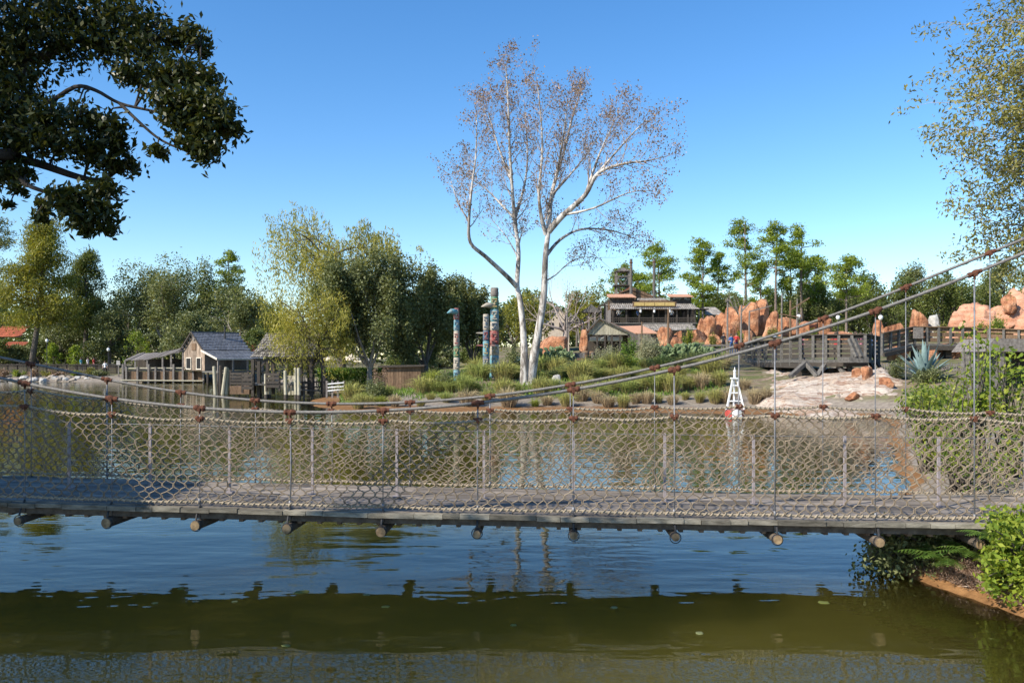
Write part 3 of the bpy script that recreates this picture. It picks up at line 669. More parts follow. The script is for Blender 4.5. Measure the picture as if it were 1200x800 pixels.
        side = kw.get('droop_side', 0)
        for t, d in tips:
            u = max(0.0, min(1.0, (-t.x * side / HW + 0.2)))
            L = (0.5 + rng.random() * 1.0) * (1 + u * kw.get('droop', 2.5)); L = min(L, t.z * .8)
            for q in range(3):
                x, y = rng.gauss(0, .35), rng.gauss(0, .35); k = max(1, int(n / len(tips) / 3))
                for j in range(k): f = rng.random(); C.append((t.x + x + rng.gauss(0, .12) + .15 * f * side, t.y + y + rng.gauss(0, .12), t.z - L * f + .2))
        C = np.array(C); D = np.zeros_like(C); D[:, 2] = -1.3
        V = leaf_quads(nr, C, leaf * 1.4, leaf * .32, D, .7, .2)
    lo = V[:, :, 2].min(axis=1) > kw.get('floor', 0.15)
    return m, V[lo]
def plant_tree(name, label, kind, px, ytop, Y, pw, seed, leafm, barkm='bark', leaf=.3, n=5000, group=None, cat='tree', foot=None, **kw):
    X = PX(px, Y); z0 = hz(X, Y) if foot is None else foot
    H = PZ(ytop, Y) - z0; HW = pw / F * Y / 2
    m, V = tree_mesh(kind, seed, H, HW, leaf, n, **kw)
    t = thing(name, label, cat, (X, Y, z0), group)
    m.build('trunk', barkm, t, True)
    link('crown', quads_mesh('crown', V), leafm, t)
    return t

BG = 'trees behind the far shore'
# left shore
plant_tree('cypress_tree', 'tall yellow-green cypress with leaning dark trunk behind the far-left fence', 'cypress', 36, 262, 112, 112, 11, 'leaf_cypress', leaf=.36, n=26000, lean=2.4, group=BG, limbs=52, bare=.3)
plant_tree('cypress_tree', 'darker slim cypress right of the leaning yellow-green cypress', 'cypress', 98, 297, 120, 70, 12, 'leaf_oak', leaf=.34, n=15000, lean=.5, group=BG, bare=.33)
plant_tree('pine_tree', 'dark pine at the left edge behind the leaning cypress', 'pine', -8, 262, 128, 70, 13, 'leaf_evergreen', 'pine_bark', .36, 5000, BG, bare=.5)
plant_tree('oak_tree', 'dark round oak between slim cypress and tall grey-green oak', 'oak', 156, 326, 128, 60, 14, 'leaf_evergreen', leaf=.34, n=7000, group=BG)
plant_tree('oak_tree', 'tall grey-green oak standing behind the waterside gallery', 'oak', 190, 309, 118, 92, 15, 'leaf_grey', 'pale_bark', .32, 14000, BG)
plant_tree('oak_tree', 'grey-green oak directly behind the steep slate roof of the mill', 'oak', 237, 311, 125, 84, 16, 'leaf_oak', leaf=.32, n=13000, group=BG)
plant_tree('pine_tree', 'single pine rising above the oaks right of the mill roof', 'pine', 268, 301, 135, 40, 17, 'leaf_pine', 'pine_bark', .34, 3600, BG, bare=.55)
plant_tree('oak_tree', 'pale grey-green oak right of the mill behind the shingled dock roof', 'oak', 283, 336, 112, 70, 18, 'leaf_grey', 'pale_bark', .32, 9000, BG)
plant_tree('oak_tree', 'low dark green oak close behind the mill gable', 'round', 222, 366, 105, 66, 19, 'leaf_evergreen', leaf=.3, n=7000, group=BG)
plant_tree('oak_tree', 'low dark oak behind the gallery between the cypresses and the mill', 'round', 128, 366, 114, 60, 20, 'leaf_evergreen', leaf=.3, n=6500, group=BG)
plant_tree('oak_tree', 'mid green bushy oak at far left beside the red roofed house', 'round', -6, 330, 136, 80, 24, 'leaf_oak', leaf=.34, n=7000, group=BG)
plant_tree('oak_tree', 'dark bushy oak between the two cypress trunks', 'round', 70, 362, 124, 60, 25, 'leaf_evergreen', leaf=.3, n=6500, group=BG)
for i, (x, y, w_, lb) in enumerate([(62, 402, 20, 'bright yellow-green shrub left of the slim cypress trunk'), (88, 405, 22, 'bright yellow-green shrub beside the slim cypress trunk'), (160, 388, 34, 'yellow-green shrub left of the gallery roof behind the water')]):
    plant_tree('shrub', lb, 'round', x, y, 108, w_, 30 + i, 'leaf_lime', leaf=.22, n=1800, cat='shrub', group='bright shrubs on the far-left shore', bare=.02)
for i, (x, y, w_, Y, mt, lb) in enumerate([(-4, 398, 44, 116, 'leaf_oak', 'low green understorey bush at the left edge behind the fence'), (20, 404, 40, 118, 'leaf_evergreen', 'low dark bush just right of the red roofed house'), (46, 398, 40, 122, 'leaf_oak', 'low green bush behind the leaning cypress trunk'), (78, 394, 44, 126, 'leaf_oak', 'broad low bush behind the slim cypress trunk'), (112, 396, 44, 120, 'leaf_oak', 'low green bush behind the right end of the far-left fence'),
        (142, 392, 46, 122, 'leaf_oak', 'low bush behind the left end of the gallery'), (176, 392, 46, 112, 'leaf_evergreen', 'low dark bush behind the middle of the gallery roof'), (204, 388, 46, 114, 'leaf_oak', 'low green bush behind the gallery beside the mill gable'), (262, 384, 50, 108, 'leaf_evergreen', 'low dark bush behind the slate roof stovepipe'), (300, 384, 50, 100, 'leaf_oak', 'low green bush behind the left hip of the dock roof'), (336, 390, 50, 96, 'leaf_oak', 'low green bush behind the middle of the dock roof'), (366, 396, 44, 92, 'leaf_evergreen', 'low dark bush behind the right end of the dock roof'),
        (470, 402, 50, 88, 'leaf_oak', 'low green bush behind the brown hut'), (515, 404, 44, 90, 'leaf_evergreen', 'low dark bush behind the short totem pole'), (556, 404, 44, 92, 'leaf_oak', 'low green bush behind the dark blue totem pole')]):
    plant_tree('bush', lb, 'round', x, y, Y, w_, 130 + i, mt, leaf=.26, n=4200, cat='bush', group='understorey bushes behind the far shore', bare=.02)
nr_ = np.random.default_rng(99); n_ = 110000; X_ = nr_.uniform(-210, 210, n_); Y_ = nr_.uniform(168, 186, n_)
T_ = 9.2 + 1.6 * np.sin(X_ * .19 + 1) + 1.3 * np.sin(X_ * .47) + .8 * np.sin(X_ * 1.1 + Y_) + np.where(X_ < -50, 2.0, 0); Z_ = height(X_, Y_) + T_ * nr_.random(n_) ** .7
tag(link('treeline', quads_mesh('treeline', leaf_quads(nr_, np.stack([X_, Y_, Z_], 1), .85, .5, None, 1, .4)), 'leaf_oak'), kind='stuff')
# the willow and the evergreens by the dock
Yw = 67; zw = hz(PX(400, Yw), Yw)
spine = [Vector((PX(x, Yw) - PX(400, Yw), dy, PZ(y, Yw) - zw)) for x, y, dy in ((400, 444, 0), (401, 425, 0), (397, 385, .2), (391, 352, .3), (386, 335, .4), (392, 312, .3), (402, 292, 0), (396, 268, -.3), (392, 247, -.2))]
spine[0].z = -.4
plant_tree('willow_tree', 'yellow weeping willow with bent trunk hanging over the shingled dock roof', 'weeping', 400, 234, Yw, 150, 46, 'leaf_willow', leaf=.22, n=17000, spine=spine, droop_side=1, droop=2.2)
Y2 = 70
plant_tree('willow_tree', 'low yellow-green willow curtain hanging in front of the dock roof', 'weeping', 381, 322, 57.2, 96, 42, 'leaf_willow', leaf=.17, n=12000,
           spine=[Vector(q) for q in ((0, 0, -.4), (-.1, 0, 1.6), (-.5, 0, 3.2), (-1.3, 0, 4.6), (-2.3, -.2, 5.6))], droop_side=1, droop=1.6)
plant_tree('evergreen_tree', 'tall dark evergreen with pale bare trunk right of the willow', 'oak', 433, 302, 60, 90, 43, 'leaf_evergreen', 'pale_bark', .2, 42000, bare=.16)
plant_tree('evergreen_tree', 'wide dark evergreen shading the small brown hut', 'oak', 499, 322, 63, 78, 44, 'leaf_evergreen', 'bark', .2, 34000, bare=.10)
plant_tree('evergreen_tree', 'dark evergreen behind the short colourful totem pole', 'oak', 553, 328, 66, 54, 45, 'leaf_evergreen', 'bark', .2, 26000, bare=.10)
# behind the sycamore and the lodge
plant_tree('oak_tree', 'yellow-green tree seen between the tall totem pole and the sycamore', 'oak', 602, 346, 92, 62, 51, 'leaf_cypress', leaf=.26, n=6000, group=BG)
plant_tree('bare_tree', 'leafless grey tree behind the right stem of the sycamore', 'oak', 662, 302, 90, 84, 52, 'leaf_brown', 'twig', .12, 500, None)
plant_tree('oak_tree', 'small yellow-green tree left of the timber lodge', 'oak', 676, 342, 128, 40, 53, 'leaf_cypress', leaf=.3, n=4200, group=BG)
plant_tree('oak_tree', 'olive green tree just behind the left end of the lodge roof', 'oak', 704, 336, 124, 40, 54, 'leaf_cypress', leaf=.3, n=4200, group=BG)
plant_tree('pine_tree', 'pine behind the wooden lookout tower of the lodge', 'pine', 728, 318, 138, 44, 55, 'leaf_pine', 'pine_bark', .36, 3800, BG, bare=.55)
plant_tree('pine_tree', 'pine behind the two tall smokestacks of the lodge', 'pine', 770, 294, 138, 62, 56, 'leaf_pine', 'pine_bark', .36, 4800, BG, bare=.5)
plant_tree('pine_tree', 'bushy pine right of the lodge above the small grey roof', 'pine', 826, 288, 134, 52, 57, 'leaf_pine', 'pine_bark', .36, 5600, BG, bare=.4)
plant_tree('pine_tree', 'tallest slender pine above the upright orange boulders', 'pine', 873, 263, 136, 56, 58, 'leaf_pine', 'pine_bark', .36, 4300, BG, bare=.5, limbs=18)
plant_tree('pine_tree', 'round-topped pine right of the tallest pine', 'pine', 911, 269, 134, 48, 59, 'leaf_pine', 'pine_bark', .36, 4600, BG, bare=.62)
plant_tree('pine_tree', 'sparse pine beside the round-topped pine on its right', 'pine', 940, 271, 135, 56, 60, 'leaf_pine', 'pine_bark', .36, 3800, BG, bare=.55, limbs=18)
plant_tree('pine_tree', 'flat-topped bright green pine standing alone before the dark treeline', 'pine', 992, 308, 128, 58, 61, 'leaf_pine', 'pine_bark', .36, 5000, BG, bare=.55)
plant_tree('bare_tree', 'pale leafless tree between the grey annex roof and the orange boulders', 'oak', 872, 324, 130, 44, 62, 'leaf_grey', 'twig', .16, 700, None)
for i, (x, y, w_, Y, lb) in enumerate([(841, 300, 44, 137, 'pine just right of the bushy pine above the annex'), (926, 300, 44, 143, 'shorter pine between the round-topped and the sparse pine'), (958, 303, 46, 140, 'leaning pine right of the sparse pine'), (889, 312, 46, 145, 'low pine between the tallest and the round-topped pine'), (748, 326, 44, 142, 'low pine between the two smokestacks')]):
    plant_tree('pine_tree', lb, 'pine', x, y, Y, w_, 160 + i, 'leaf_pine', 'pine_bark', .34, 4600, BG, bare=.35 + .06 * (i % 3), limbs=20 + 3 * i, lean=.5 - .4 * (i % 3))
for i, (x, y, w_, mt, lb) in enumerate([(852, 344, 46, 'leaf_oak', 'green oak under the bushy pine right of the annex'), (878, 350, 44, 'leaf_pine', 'yellow-green oak behind the broad standing rock'), (912, 346, 48, 'leaf_oak', 'green oak under the round-topped pine behind the rocks'), (942, 342, 48, 'leaf_evergreen', 'dark oak under the leaning pine'), (975, 338, 50, 'leaf_oak', 'green oak left of the flat-topped pine trunk'), (1022, 340, 50, 'leaf_oak', 'green oak right of the flat-topped pine trunk'), (690, 356, 44, 'leaf_cypress', 'yellow-green oak behind the ore trestle')]):
    plant_tree('oak_tree', lb, 'oak', x, y, 134 + i, w_, 170 + i, mt, leaf=.32, n=5500, group=BG, bare=.15)
far = [(858, 352, 44, 'leaf_oak', 'oak behind the grey annex roof right of the lodge'), (893, 345, 40, 'leaf_cypress', 'yellow-green oak under the round-topped pine'), (930, 335, 50, 'leaf_oak', 'oak under the sparse pine behind the orange boulders'),
       (958, 328, 52, 'leaf_evergreen', 'dark oak left of the flat-topped pine'), (1008, 334, 50, 'leaf_evergreen', 'dark oak directly behind the flat-topped pine'), (1034, 322, 56, 'leaf_oak', 'oak right of the flat-topped pine, behind the walkway lamps'),
       (1070, 311, 62, 'leaf_evergreen', 'tall dark oak behind the orange standing block'), (1104, 322, 60, 'leaf_oak', 'olive oak behind the left end of the pink rock ridge'), (1140, 330, 60, 'leaf_oak', 'green oak behind the middle of the pink rock ridge'),
       (1176, 306, 70, 'leaf_evergreen', 'tall dark oak behind the high right end of the pink ridge'), (1216, 318, 70, 'leaf_oak', 'oak at the right edge behind the pink ridge'), (640, 358, 60, 'leaf_oak', 'far low oak behind the pale gabled house'),
       (800, 352, 50, 'leaf_oak', 'oak hidden behind the right rusty roof of the lodge'), (480, 352, 60, 'leaf_oak', 'far oak seen above the wide dark evergreen'), (330, 356, 60, 'leaf_oak', 'far oak behind the low willow curtain'), (845, 372, 40, 'leaf_evergreen', 'low dark oak right of the annex'),
       (572, 360, 60, 'leaf_oak', 'far oak behind the tall totem pole'), (760, 350, 50, 'leaf_evergreen', 'dark oak behind the lodge ridge')]
for i, (x, y, w_, mt, lb) in enumerate(far):
    plant_tree('oak_tree', lb, 'oak' if i % 3 else 'round', x, y, 142 + (i * 7) % 16, w_, 70 + i, mt, leaf=.38, n=10000, group=BG, bare=.08)

# ------------------------------------------------------------------ the big sycamore
YS = 51.0
sbase = Vector((PX(618, YS), YS, hz(PX(618, YS), YS)))
syc = thing('sycamore_tree', 'tall white-barked sycamore with two stems and a few dry brown leaves', 'tree', sbase)
rng = random.Random(77); nr = np.random.default_rng(77)
def sy(lst, r0, r1, curve=0.0):
    lst = [(622 + (x - 622) * (.90 if y < 330 else 1), 340 + (y - 340) * (.95 if y < 340 else 1), dy) for x, y, dy in lst]
    n = len(lst); pts = []
    for i, (x, y, dy) in enumerate(lst):
        v = P(x, y, YS + dy); v.x = PX(x, YS) * (YS + 0) / YS + 0; v.z = PZ(y, YS); v.y = YS + dy; pts.append(v - sbase)
    return pts, [r0 + (r1 - r0) * (i / (n - 1)) ** 0.85 for i in range(n)]
def smooth_line(pts, rad, k=4):
    out, ro = [], []; n = len(pts)
    for i in range(n - 1):
        p0, p1, p2, p3 = pts[max(i - 1, 0)], pts[i], pts[i + 1], pts[min(i + 2, n - 1)]
        for j in range(k):
            t = j / k; out.append(0.5 * ((2 * p1) + (p2 - p0) * t + (2 * p0 - 5 * p1 + 4 * p2 - p3) * t * t + (3 * p1 - p0 - 3 * p2 + p3) * t ** 3)); ro.append(rad[i] + (rad[i + 1] - rad[i]) * t)
    out.append(pts[-1]); ro.append(rad[-1]); return out, ro
main = [
    ([(616, 452, 0), (615, 444, 0), (614, 402, 0), (610, 355, .1), (606, 334, .1), (606, 292, .3), (601, 250, .5), (596.5, 197, .3), (594, 155, 0), (593, 119, -.2), (591, 84, -.4), (589, 64, -.4)], .26, .02),
    ([(606, 336, .1), (590, 323, -.5), (564, 302, -1.4), (545.6, 287, -2), (544, 260, -2.2), (548, 218, -2.2), (552, 187, -2), (553, 150, -1.6), (552, 122, -1.5)], .17, .015),
    ([(621, 452, .1), (622, 439, .1), (629.5, 397, 0), (637, 349.5, 0), (640, 318, -.1), (641.6, 292, -.2), (645, 265.6, -.2), (649, 223.6, 0), (656, 197, .2), (666, 166, .6), (677, 124, 1), (684.6, 100, 1.2), (690, 86, 1.2)], .29, .02),
    ([(645, 268, -.2), (663.6, 250, -.8), (690, 229, -1.6), (705.6, 205, -2.2), (737, 197, -2.8), (763, 195, -3), (788, 190, -3.2)], .22, .015),
    ([(642.6, 297, -.2), (661, 276, .6), (690, 260, 1.6), (726, 258, 2.4), (752, 262, 3), (775, 270, 3.3)], .12, .012),
    ([(641.6, 272, -.2), (635, 250, -.6), (632, 223, -1), (636, 171, -1.4), (632, 119, -1.8), (628, 92, -1.9)], .15, .012),
    ([(601, 250, .5), (612, 214, 1.2), (618, 176, 1.8), (617, 130, 2), (613, 85, 2.2)], .11, .012),
    ([(596, 200, .3), (582, 166, .8), (570, 128, 1.2), (563, 100, 1.4)], .09, .012),
    ([(690, 229, -1.6), (708, 180, -1), (722, 150, -.6), (738, 120, -.3)], .10, .012),
    ([(656, 197, .2), (664, 150, -.8), (668, 116, -1.5)], .08, .012),
    ([(663.6, 250, -.8), (700, 246, -2), (740, 232, -3), (768, 232, -3.6)], .09, .012),
    ([(649, 223, 0), (676, 190, 1.6), (700, 160, 2.4), (720, 128, 3)], .10, .012),
    ([(601, 250, .5), (580, 226, 1.4), (560, 205, 2), (538, 190, 2.4)], .09, .012),
    ([(544, 262, -2.2), (530, 240, -2), (521, 212, -1.8)], .06, .012),
    ([(705, 205, -2.2), (735, 172, -2), (756, 150, -1.8), (770, 138, -1.6)], .08, .012),
    ([(637, 330, 0), (656, 318, 1.6), (676, 300, 2.6), (700, 290, 3.4), (722, 292, 4)], .06, .01),
    ([(606, 300, .3), (590, 270, 1.4), (570, 246, 2.2)], .06, .01),
]
tm = MB(); tw = MB(); tips = []
so_ = dict(depth=2, kids=(3, 4), wander=.28, lift=.12, ang=(.45, .95), ratio=(.45, .66), n=4, rmin=0.0)
for li, (lst, r0, r1) in enumerate(main):
    pts, rad = sy(lst, r0, r1)
    if li in (0, 2): rad[0] = r0 * 1.6; rad[1] = r0 * 1.2
    pts, rad = smooth_line(pts, rad); tm.tube(pts, rad, 10 if li < 3 else 7, cap=False)
    start = .45 if li in (0, 2) else (.3 if li != 1 else .45); L = sum((b - a).length for a, b in zip(pts, pts[1:]))
    k = int(L * (1 - start) / .30)
    for i in range(k):
        t = start + (1 - start) * (i + rng.random()) / k; j = min(int(t * (len(pts) - 1)), len(pts) - 2)
        b = pts[j].lerp(pts[j + 1], t * (len(pts) - 1) - j); d = rdir(rng, (pts[j + 1] - pts[j]).normalized(), rng.uniform(.5, 1.15))
        d = (d + UP * .12).normalized(); ln = rng.uniform(.8, 2.3) * (1.2 - .62 * t)
        limb(rng, tw, b, d, ln, max(.014, rad[j] * .38 if rad[j] * .38 < .045 else .045), 2, tips, so_)
tr = tm.build('trunk', 'sycamore_bark', syc, True)
tw.build('twigs', 'twig', syc, True)
sel = [t for t, d in tips if rng.random() < .9]
C = cloud(nr, sel, 3, (.13, .13, .12)); D = np.zeros_like(C); D[:, 2] = -.8
link('leaves', quads_mesh('leaves', leaf_quads(nr, C, .115, .075, D, .8, .3)), 'leaf_brown', syc)

# ------------------------------------------------------------------ dark tree overhanging from the left bank
zl = hz(-11.4, 5.2)
lt = thing('shade_tree', 'dark broadleaf tree whose boughs overhang from the upper left', 'tree', (-11.4, 5.2, zl)); lo = Vector(lt.location)
rng = random.Random(5); nr = np.random.default_rng(5)
m = at(lt); m.tube([(-11.4, 5.2, zl - .4), (-11.4, 5.2, zl + .2), (-11.2, 5.2, 2.6), (-10.6, 5.3, 4.4)], [.5, .38, .31, .25], 10)
def bough(pl, r0, r1):
    pts, rad = smooth_line([Vector(p) for p in pl], [r0 + (r1 - r0) * i / (len(pl) - 1) for i in range(len(pl))]); m.tube(pts, rad, 7, cap=False); return pts
B = []
B.append(bough([(-10.6, 5.3, 4.2), (-7.2, 5.4, 4.0), P(-40, 180, 5.40), P(0, 182, 5.52), P(45, 192, 5.58), P(90, 207, 5.64), P(118, 211, 5.70), P(138, 200, 5.76)], .05, .010))
B.append(bough([(-10.6, 5.3, 4.4), (-7.0, 5.5, 4.7), P(-30, 90, 5.76), P(20, 72, 5.88), P(58, 64, 5.94), P(88, 48, 6.00), P(130, 20, 6.06)], .055, .010))
B.append(bough([P(-20, 100, 5.76), P(45, 122, 5.70), P(88, 102, 5.64), P(112, 106, 5.64), P(140, 121, 5.64), P(178, 130, 5.64), P(220, 140, 5.70)], .018, .007))
B.append(bough([P(140, 121, 5.64), P(165, 145, 5.58), P(190, 165, 5.58), P(225, 180, 5.58)], .012, .006))
B.append(bough([P(0, 182, 5.52), P(30, 215, 5.40), P(60, 228, 5.34), P(90, 250, 5.34)], .02, .007))
B.append(bough([P(88, 48, 6.00), P(150, 50, 6.00), P(210, 40, 6.06), P(236, 50, 6.06)], .02, .007))
B.append(bough([(-10.6, 5.3, 4.4), (-9.6, 5.2, 6.4), (-8.0, 5.2, 8.0), (-6.5, 5.0, 9.0)], .24, .05))
B.append(bough([(-10.8, 5.3, 4.2), (-12.0, 6.4, 6.0), (-13.2, 7.6, 7.6)], .2, .05))
# leaf clusters: picture position, distance, spread in pixels
cl = [(20, 20, 9.8, 34), (70, 12, 10, 34), (120, 15, 10.1, 30), (165, 25, 10.1, 28), (25, 60, 9.8, 30), (70, 50, 9.9, 26), (120, 50, 10, 26), (165, 62, 10, 26), (205, 45, 10.1, 16), (228, 42, 10.1, 15), (236, 58, 10.1, 9),
      (190, 92, 9.8, 20), (150, 88, 9.8, 15), (215, 85, 9.8, 20), (240, 92, 9.8, 16), (20, 100, 9.6, 26), (15, 135, 9.5, 26), (55, 140, 9.4, 22), (95, 140, 9.4, 20), (130, 148, 9.4, 16), (195, 118, 9.4, 18), (228, 120, 9.5, 22), (255, 125, 9.5, 18), (262, 148, 9.5, 17), (235, 152, 9.4, 20), (208, 142, 9.4, 16), (275, 152, 9.5, 8),
      (20, 165, 9.2, 22), (60, 168, 9.2, 20), (100, 172, 9.3, 20), (135, 170, 9.4, 14), (150, 195, 9.5, 12), (125, 190, 9.4, 14), (185, 178, 9.3, 9), (238, 182, 9.3, 13), (222, 170, 9.3, 13), (248, 172, 9.3, 12),
      (75, 232, 8.9, 15), (105, 232, 9, 16), (125, 222, 9.2, 13), (122, 250, 9, 14), (98, 258, 8.9, 13), (85, 245, 8.9, 12), (100, 270, 8.9, 8), (128, 268, 9, 8), (25, 200, 9.1, 12), (5, 205, 9.1, 12), (48, 255, 8.8, 7), (52, 240, 8.9, 8), (22, 222, 9, 7), (10, 240, 8.9, 5), (-20, 60, 9.6, 40), (-20, 140, 9.4, 40), (-30, 190, 9.1, 26)]
Cs = []
for x, y, Y, s in cl:
    Y *= 0.60
    sg = s / F * Y * .56; k = int(12 * s * s ** .45 * (0.6 if y < 160 else .55)) ; c = P(x, y, Y)
    pt = nr.normal(size=(k, 3)) * np.array([sg, sg * 1.7, sg * .82]) + np.array(c); Cs.append(pt)
    for _ in range(max(1, s // 9)):
        e = Vector(pt[rng.randrange(k)]); b0 = min((q for bb in B for q in bb), key=lambda q: (q - c).length)
        m.tube([b0, b0.lerp(e, .5) + Vector((0, 0, .06)), e], [.009, .006, .003], 4, cap=False)
Dd = np.concatenate(Cs); Dr = np.zeros_like(Dd); Dr[:, 2] = -.55
V1 = leaf_quads(nr, Dd, .052, .022, Dr, .8, .5)
# the bulk of the crown, up and to the left
def lump(c, r, k):
    ang = nr.uniform(0, 6.283, k); rr = nr.uniform(0.2, 1, k) ** .5; ze = nr.uniform(-1, 1, k); rd = np.sqrt(1 - ze ** 2) * rr
    return np.stack([c[0] + r[0] * rd * np.cos(ang), c[1] + r[1] * rd * np.sin(ang), c[2] + r[2] * ze * rr], 1)
Q = np.concatenate([lump((-9.4, 4.6, 6.6), (4.4, 3.2, 2.7), 4500), lump((-12.6, 7.2, 6.2), (2.9, 1.9, 2.2), 9000)])
kx_, ky_ = -SUN.x / math.tan(ELEV), -SUN.y / math.tan(ELEV); hq = Q[:, 2] - 1.3          # thin where the bridge stands in the sun
Q = Q[~((Q[:, 1] + hq * ky_ > 9.5) & (Q[:, 0] + hq * kx_ > -4.9))]
pxq = 600 + F * Q[:, 0] / np.maximum(Q[:, 1], .3); pyq = HOR - F * (Q[:, 2] - CAMH) / np.maximum(Q[:, 1], .3)
Q = Q[(pxq < -15) | (pyq < -15) | (Q[:, 1] < .6)]
V2 = leaf_quads(nr, Q, .26, .14, None, 1, .5)
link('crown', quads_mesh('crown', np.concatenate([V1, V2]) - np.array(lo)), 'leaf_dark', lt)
m.build('trunk', 'shaded_bark', lt, True)

# ------------------------------------------------------------------ feathery tree overhanging from the right
Yr = 17.0; xr = 14.2; zr = hz(xr, Yr)
rt = thing('feathery_tree', 'olive green feathery tree reaching in at the upper right', 'tree', (xr, Yr, zr)); ro = Vector(rt.location)
rng = random.Random(9); nr = np.random.default_rng(9)
m = at(rt); m.tube([(xr, Yr, zr - .4), (xr, Yr, zr + .3), (xr - .2, Yr, 4), (xr - .5, Yr, 8), (xr - .7, Yr, 12)], [.38, .28, .24, .17, .08], 9)
tips = []
ends = [(1112, 22, 16.5), (1150, 8, 17.5), (1096, 78, 16.6), (1130, 60, 17), (1086, 112, 16.5), (1078, 152, 16.4), (1100, 140, 16), (1120, 165, 16.5), (1112, 198, 16.2), (1140, 130, 17.4), (1165, 60, 17.5), (1175, 110, 16), (1110, 245, 16.4), (1150, 205, 17), (1178, 180, 17.5), (1122, 262, 16.8), (1150, 250, 16.2), (1180, 240, 17.5), (1135, 290, 16.6), (1165, 280, 17), (1190, 300, 16.8), (1185, 20, 16.8), (1195, 150, 16), (1205, 80, 17), (1210, 220, 17), (1140, 100, 16.2), (1160, 155, 16.4)]
ftw = MB(); ftw.o = ro
ends += [(x_, y_, Y_) for x_, y_, Y_ in ((1420, 60, 18), (1500, 120, 17), (1560, 40, 18.5), (1540, 180, 16.5), (1470, 210, 18), (1600, 130, 17.5), (1390, 0, 16), (1330, -60, 18), (1450, -80, 17), (1280, 40, 19.5), (1300, 150, 19), (1360, 230, 15.5), (1290, -120, 16.5), (1400, 140, 15.2))]
for x, y, Y in ends:
    e = P(x + 52, y, Y); zb = min(max(e.z - abs(xr - .4 - e.x) * .28, 3.2), 11.6); b = Vector((xr - .05 * zb, Yr, zb)); mid = b.lerp(e, .5) + Vector((0, 0, .3))
    pts, rad = smooth_line([b, mid, e], [.05, .02, .006]); m.tube(pts, rad, 5, cap=False)
    for t in np.linspace(.35, 1, 11):
        j = min(int(t * (len(pts) - 1)), len(pts) - 2); q = pts[j].lerp(pts[j + 1], t * (len(pts) - 1) - j)
        d = rdir(rng, (pts[j + 1] - pts[j]).normalized(), rng.uniform(.4, 1.1)); limb(rng, ftw, q, d, rng.uniform(.45, .95), .009, 1, tips, dict(depth=1, kids=(2, 3), wander=.3, lift=-.02, ang=(.4, .9), n=3))
m.build('trunk', 'pale_bark', rt, True); ftw.build('twigs', 'twig', rt, True)
pts_ = [t for t, _ in tips]
C = cloud(nr, pts_, 27, (.13, .13, .08)); D = np.zeros_like(C); D[:, 0] = -.5; D[:, 2] = -.5
link('leaves', quads_mesh('leaves', leaf_quads(nr, C, .095, .034, D, .8, .4) - np.array(ro)), 'leaf_olive', rt)
# ------------------------------------------------------------------ buildings
def local(o):          # function turning local (x along, y back, z) of a turned thing into its own space: identity, meshes are local
    m = MB(); return m
def boards(m, p0, p1, z0, z1, n, th=.03, gap=.012, jit=.02, rng=random.Random(1), top=None):
    """upright boards between two plan points; top(t) gives the height"""
    p0, p1 = Vector(p0), Vector(p1); d = p1 - p0
    for i in range(n):
        a, b = (i + .5) / n, 1 / n
        c = p0 + d * a; t0 = top(a) if top else z1
        m.beam((c.x, c.y, z0 + rng.uniform(-jit, 0)), (c.x, c.y, t0 + rng.uniform(-jit, jit)), d.length * b - gap, th * rng.uniform(.8, 1.2), up=Vector((-d.y, d.x, 0)).normalized())
def roof_rows(m, a, b, c, d, rows, cols, th=.05, rng=random.Random(2), jit=.02):
    """shingle courses on the sloping quad a-b (eave) to d-c (ridge)"""
    a, b, c, d = map(Vector, (a, b, c, d)); nrm = (b - a).cross(d - a).normalized()
    if nrm.z < 0: nrm = -nrm
    for r in range(rows):
        for k in range(cols):
            o = .5 * (r % 2)
            u0, u1 = max(0, (k - o) / cols), min(1, (k + 1 - o) / cols)
            if u1 - u0 < .02: continue
            v0, v1 = r / rows, (r + 1.25) / rows; v1 = min(v1, 1.0)
            def pt(u, v): return (a.lerp(b, u)).lerp(d.lerp(c, u), v)
            l0, l1 = nrm * (th + rng.uniform(0, jit)), nrm * (.012)
            e = .004
            q = [pt(u0 + e, v0) + l0, pt(u1 - e, v0) + l0, pt(u1 - e, v1) + l1, pt(u0 + e, v1) + l1]
            i = m.add(q + [pt(u0 + e, v0), pt(u1 - e, v0)])
            m.face((i, i + 1, i + 2, i + 3)); m.face((i + 4, i + 5, i + 1, i)); m.face((i + 5, i + 2, i + 1)); m.face((i + 4, i, i + 3))

# --- mill with steep slate roof
Ym = 90.0; mx = PX(240, Ym); mz = PZ(434, Ym)
rzm = R(48)
mill = thing('mill_house', 'weathered timber mill with steep slate roof and lean-to over the water', 'house', (mx, Ym, mz), None, rzm)
# local: x along ridge (away from the gable), y = -depth: gable spans y from 0 (near corner at right) to +W (left)
W_, L_ = 4.6, 5.0; EH = 2.3; RH = 4.15
g = MB(); boards(g, (0, 0, 0), (0, W_, 0), 0, EH, 20, top=lambda t: EH + (RH - EH - .08) * (1 - abs(2 * t - 1)))
g.build('gable_wall', 'gable_wood', mill)
g = MB(); boards(g, (0.05, 0, 0), (L_, 0, 0), 0, EH, 16); boards(g, (0.05, W_, 0), (L_, W_, 0), 0, EH, 16); boards(g, (L_, 0, 0), (L_, W_, 0), 0, EH, 16, top=lambda t: EH + (RH - EH - .1) * (1 - abs(2 * t - 1)))
g.build('wall', 'old_wood', mill)
g = MB(); roof_rows(g, (-.35, -.25, EH - .1), (L_ + .3, -.25, EH - .1), (L_ + .3, W_ / 2, RH), (-.35, W_ / 2, RH), 11, 16); roof_rows(g, (L_ + .3, W_ + .25, EH - .1), (-.35, W_ + .25, EH - .1), (-.35, W_ / 2, RH), (L_ + .3, W_ / 2, RH), 11, 16)
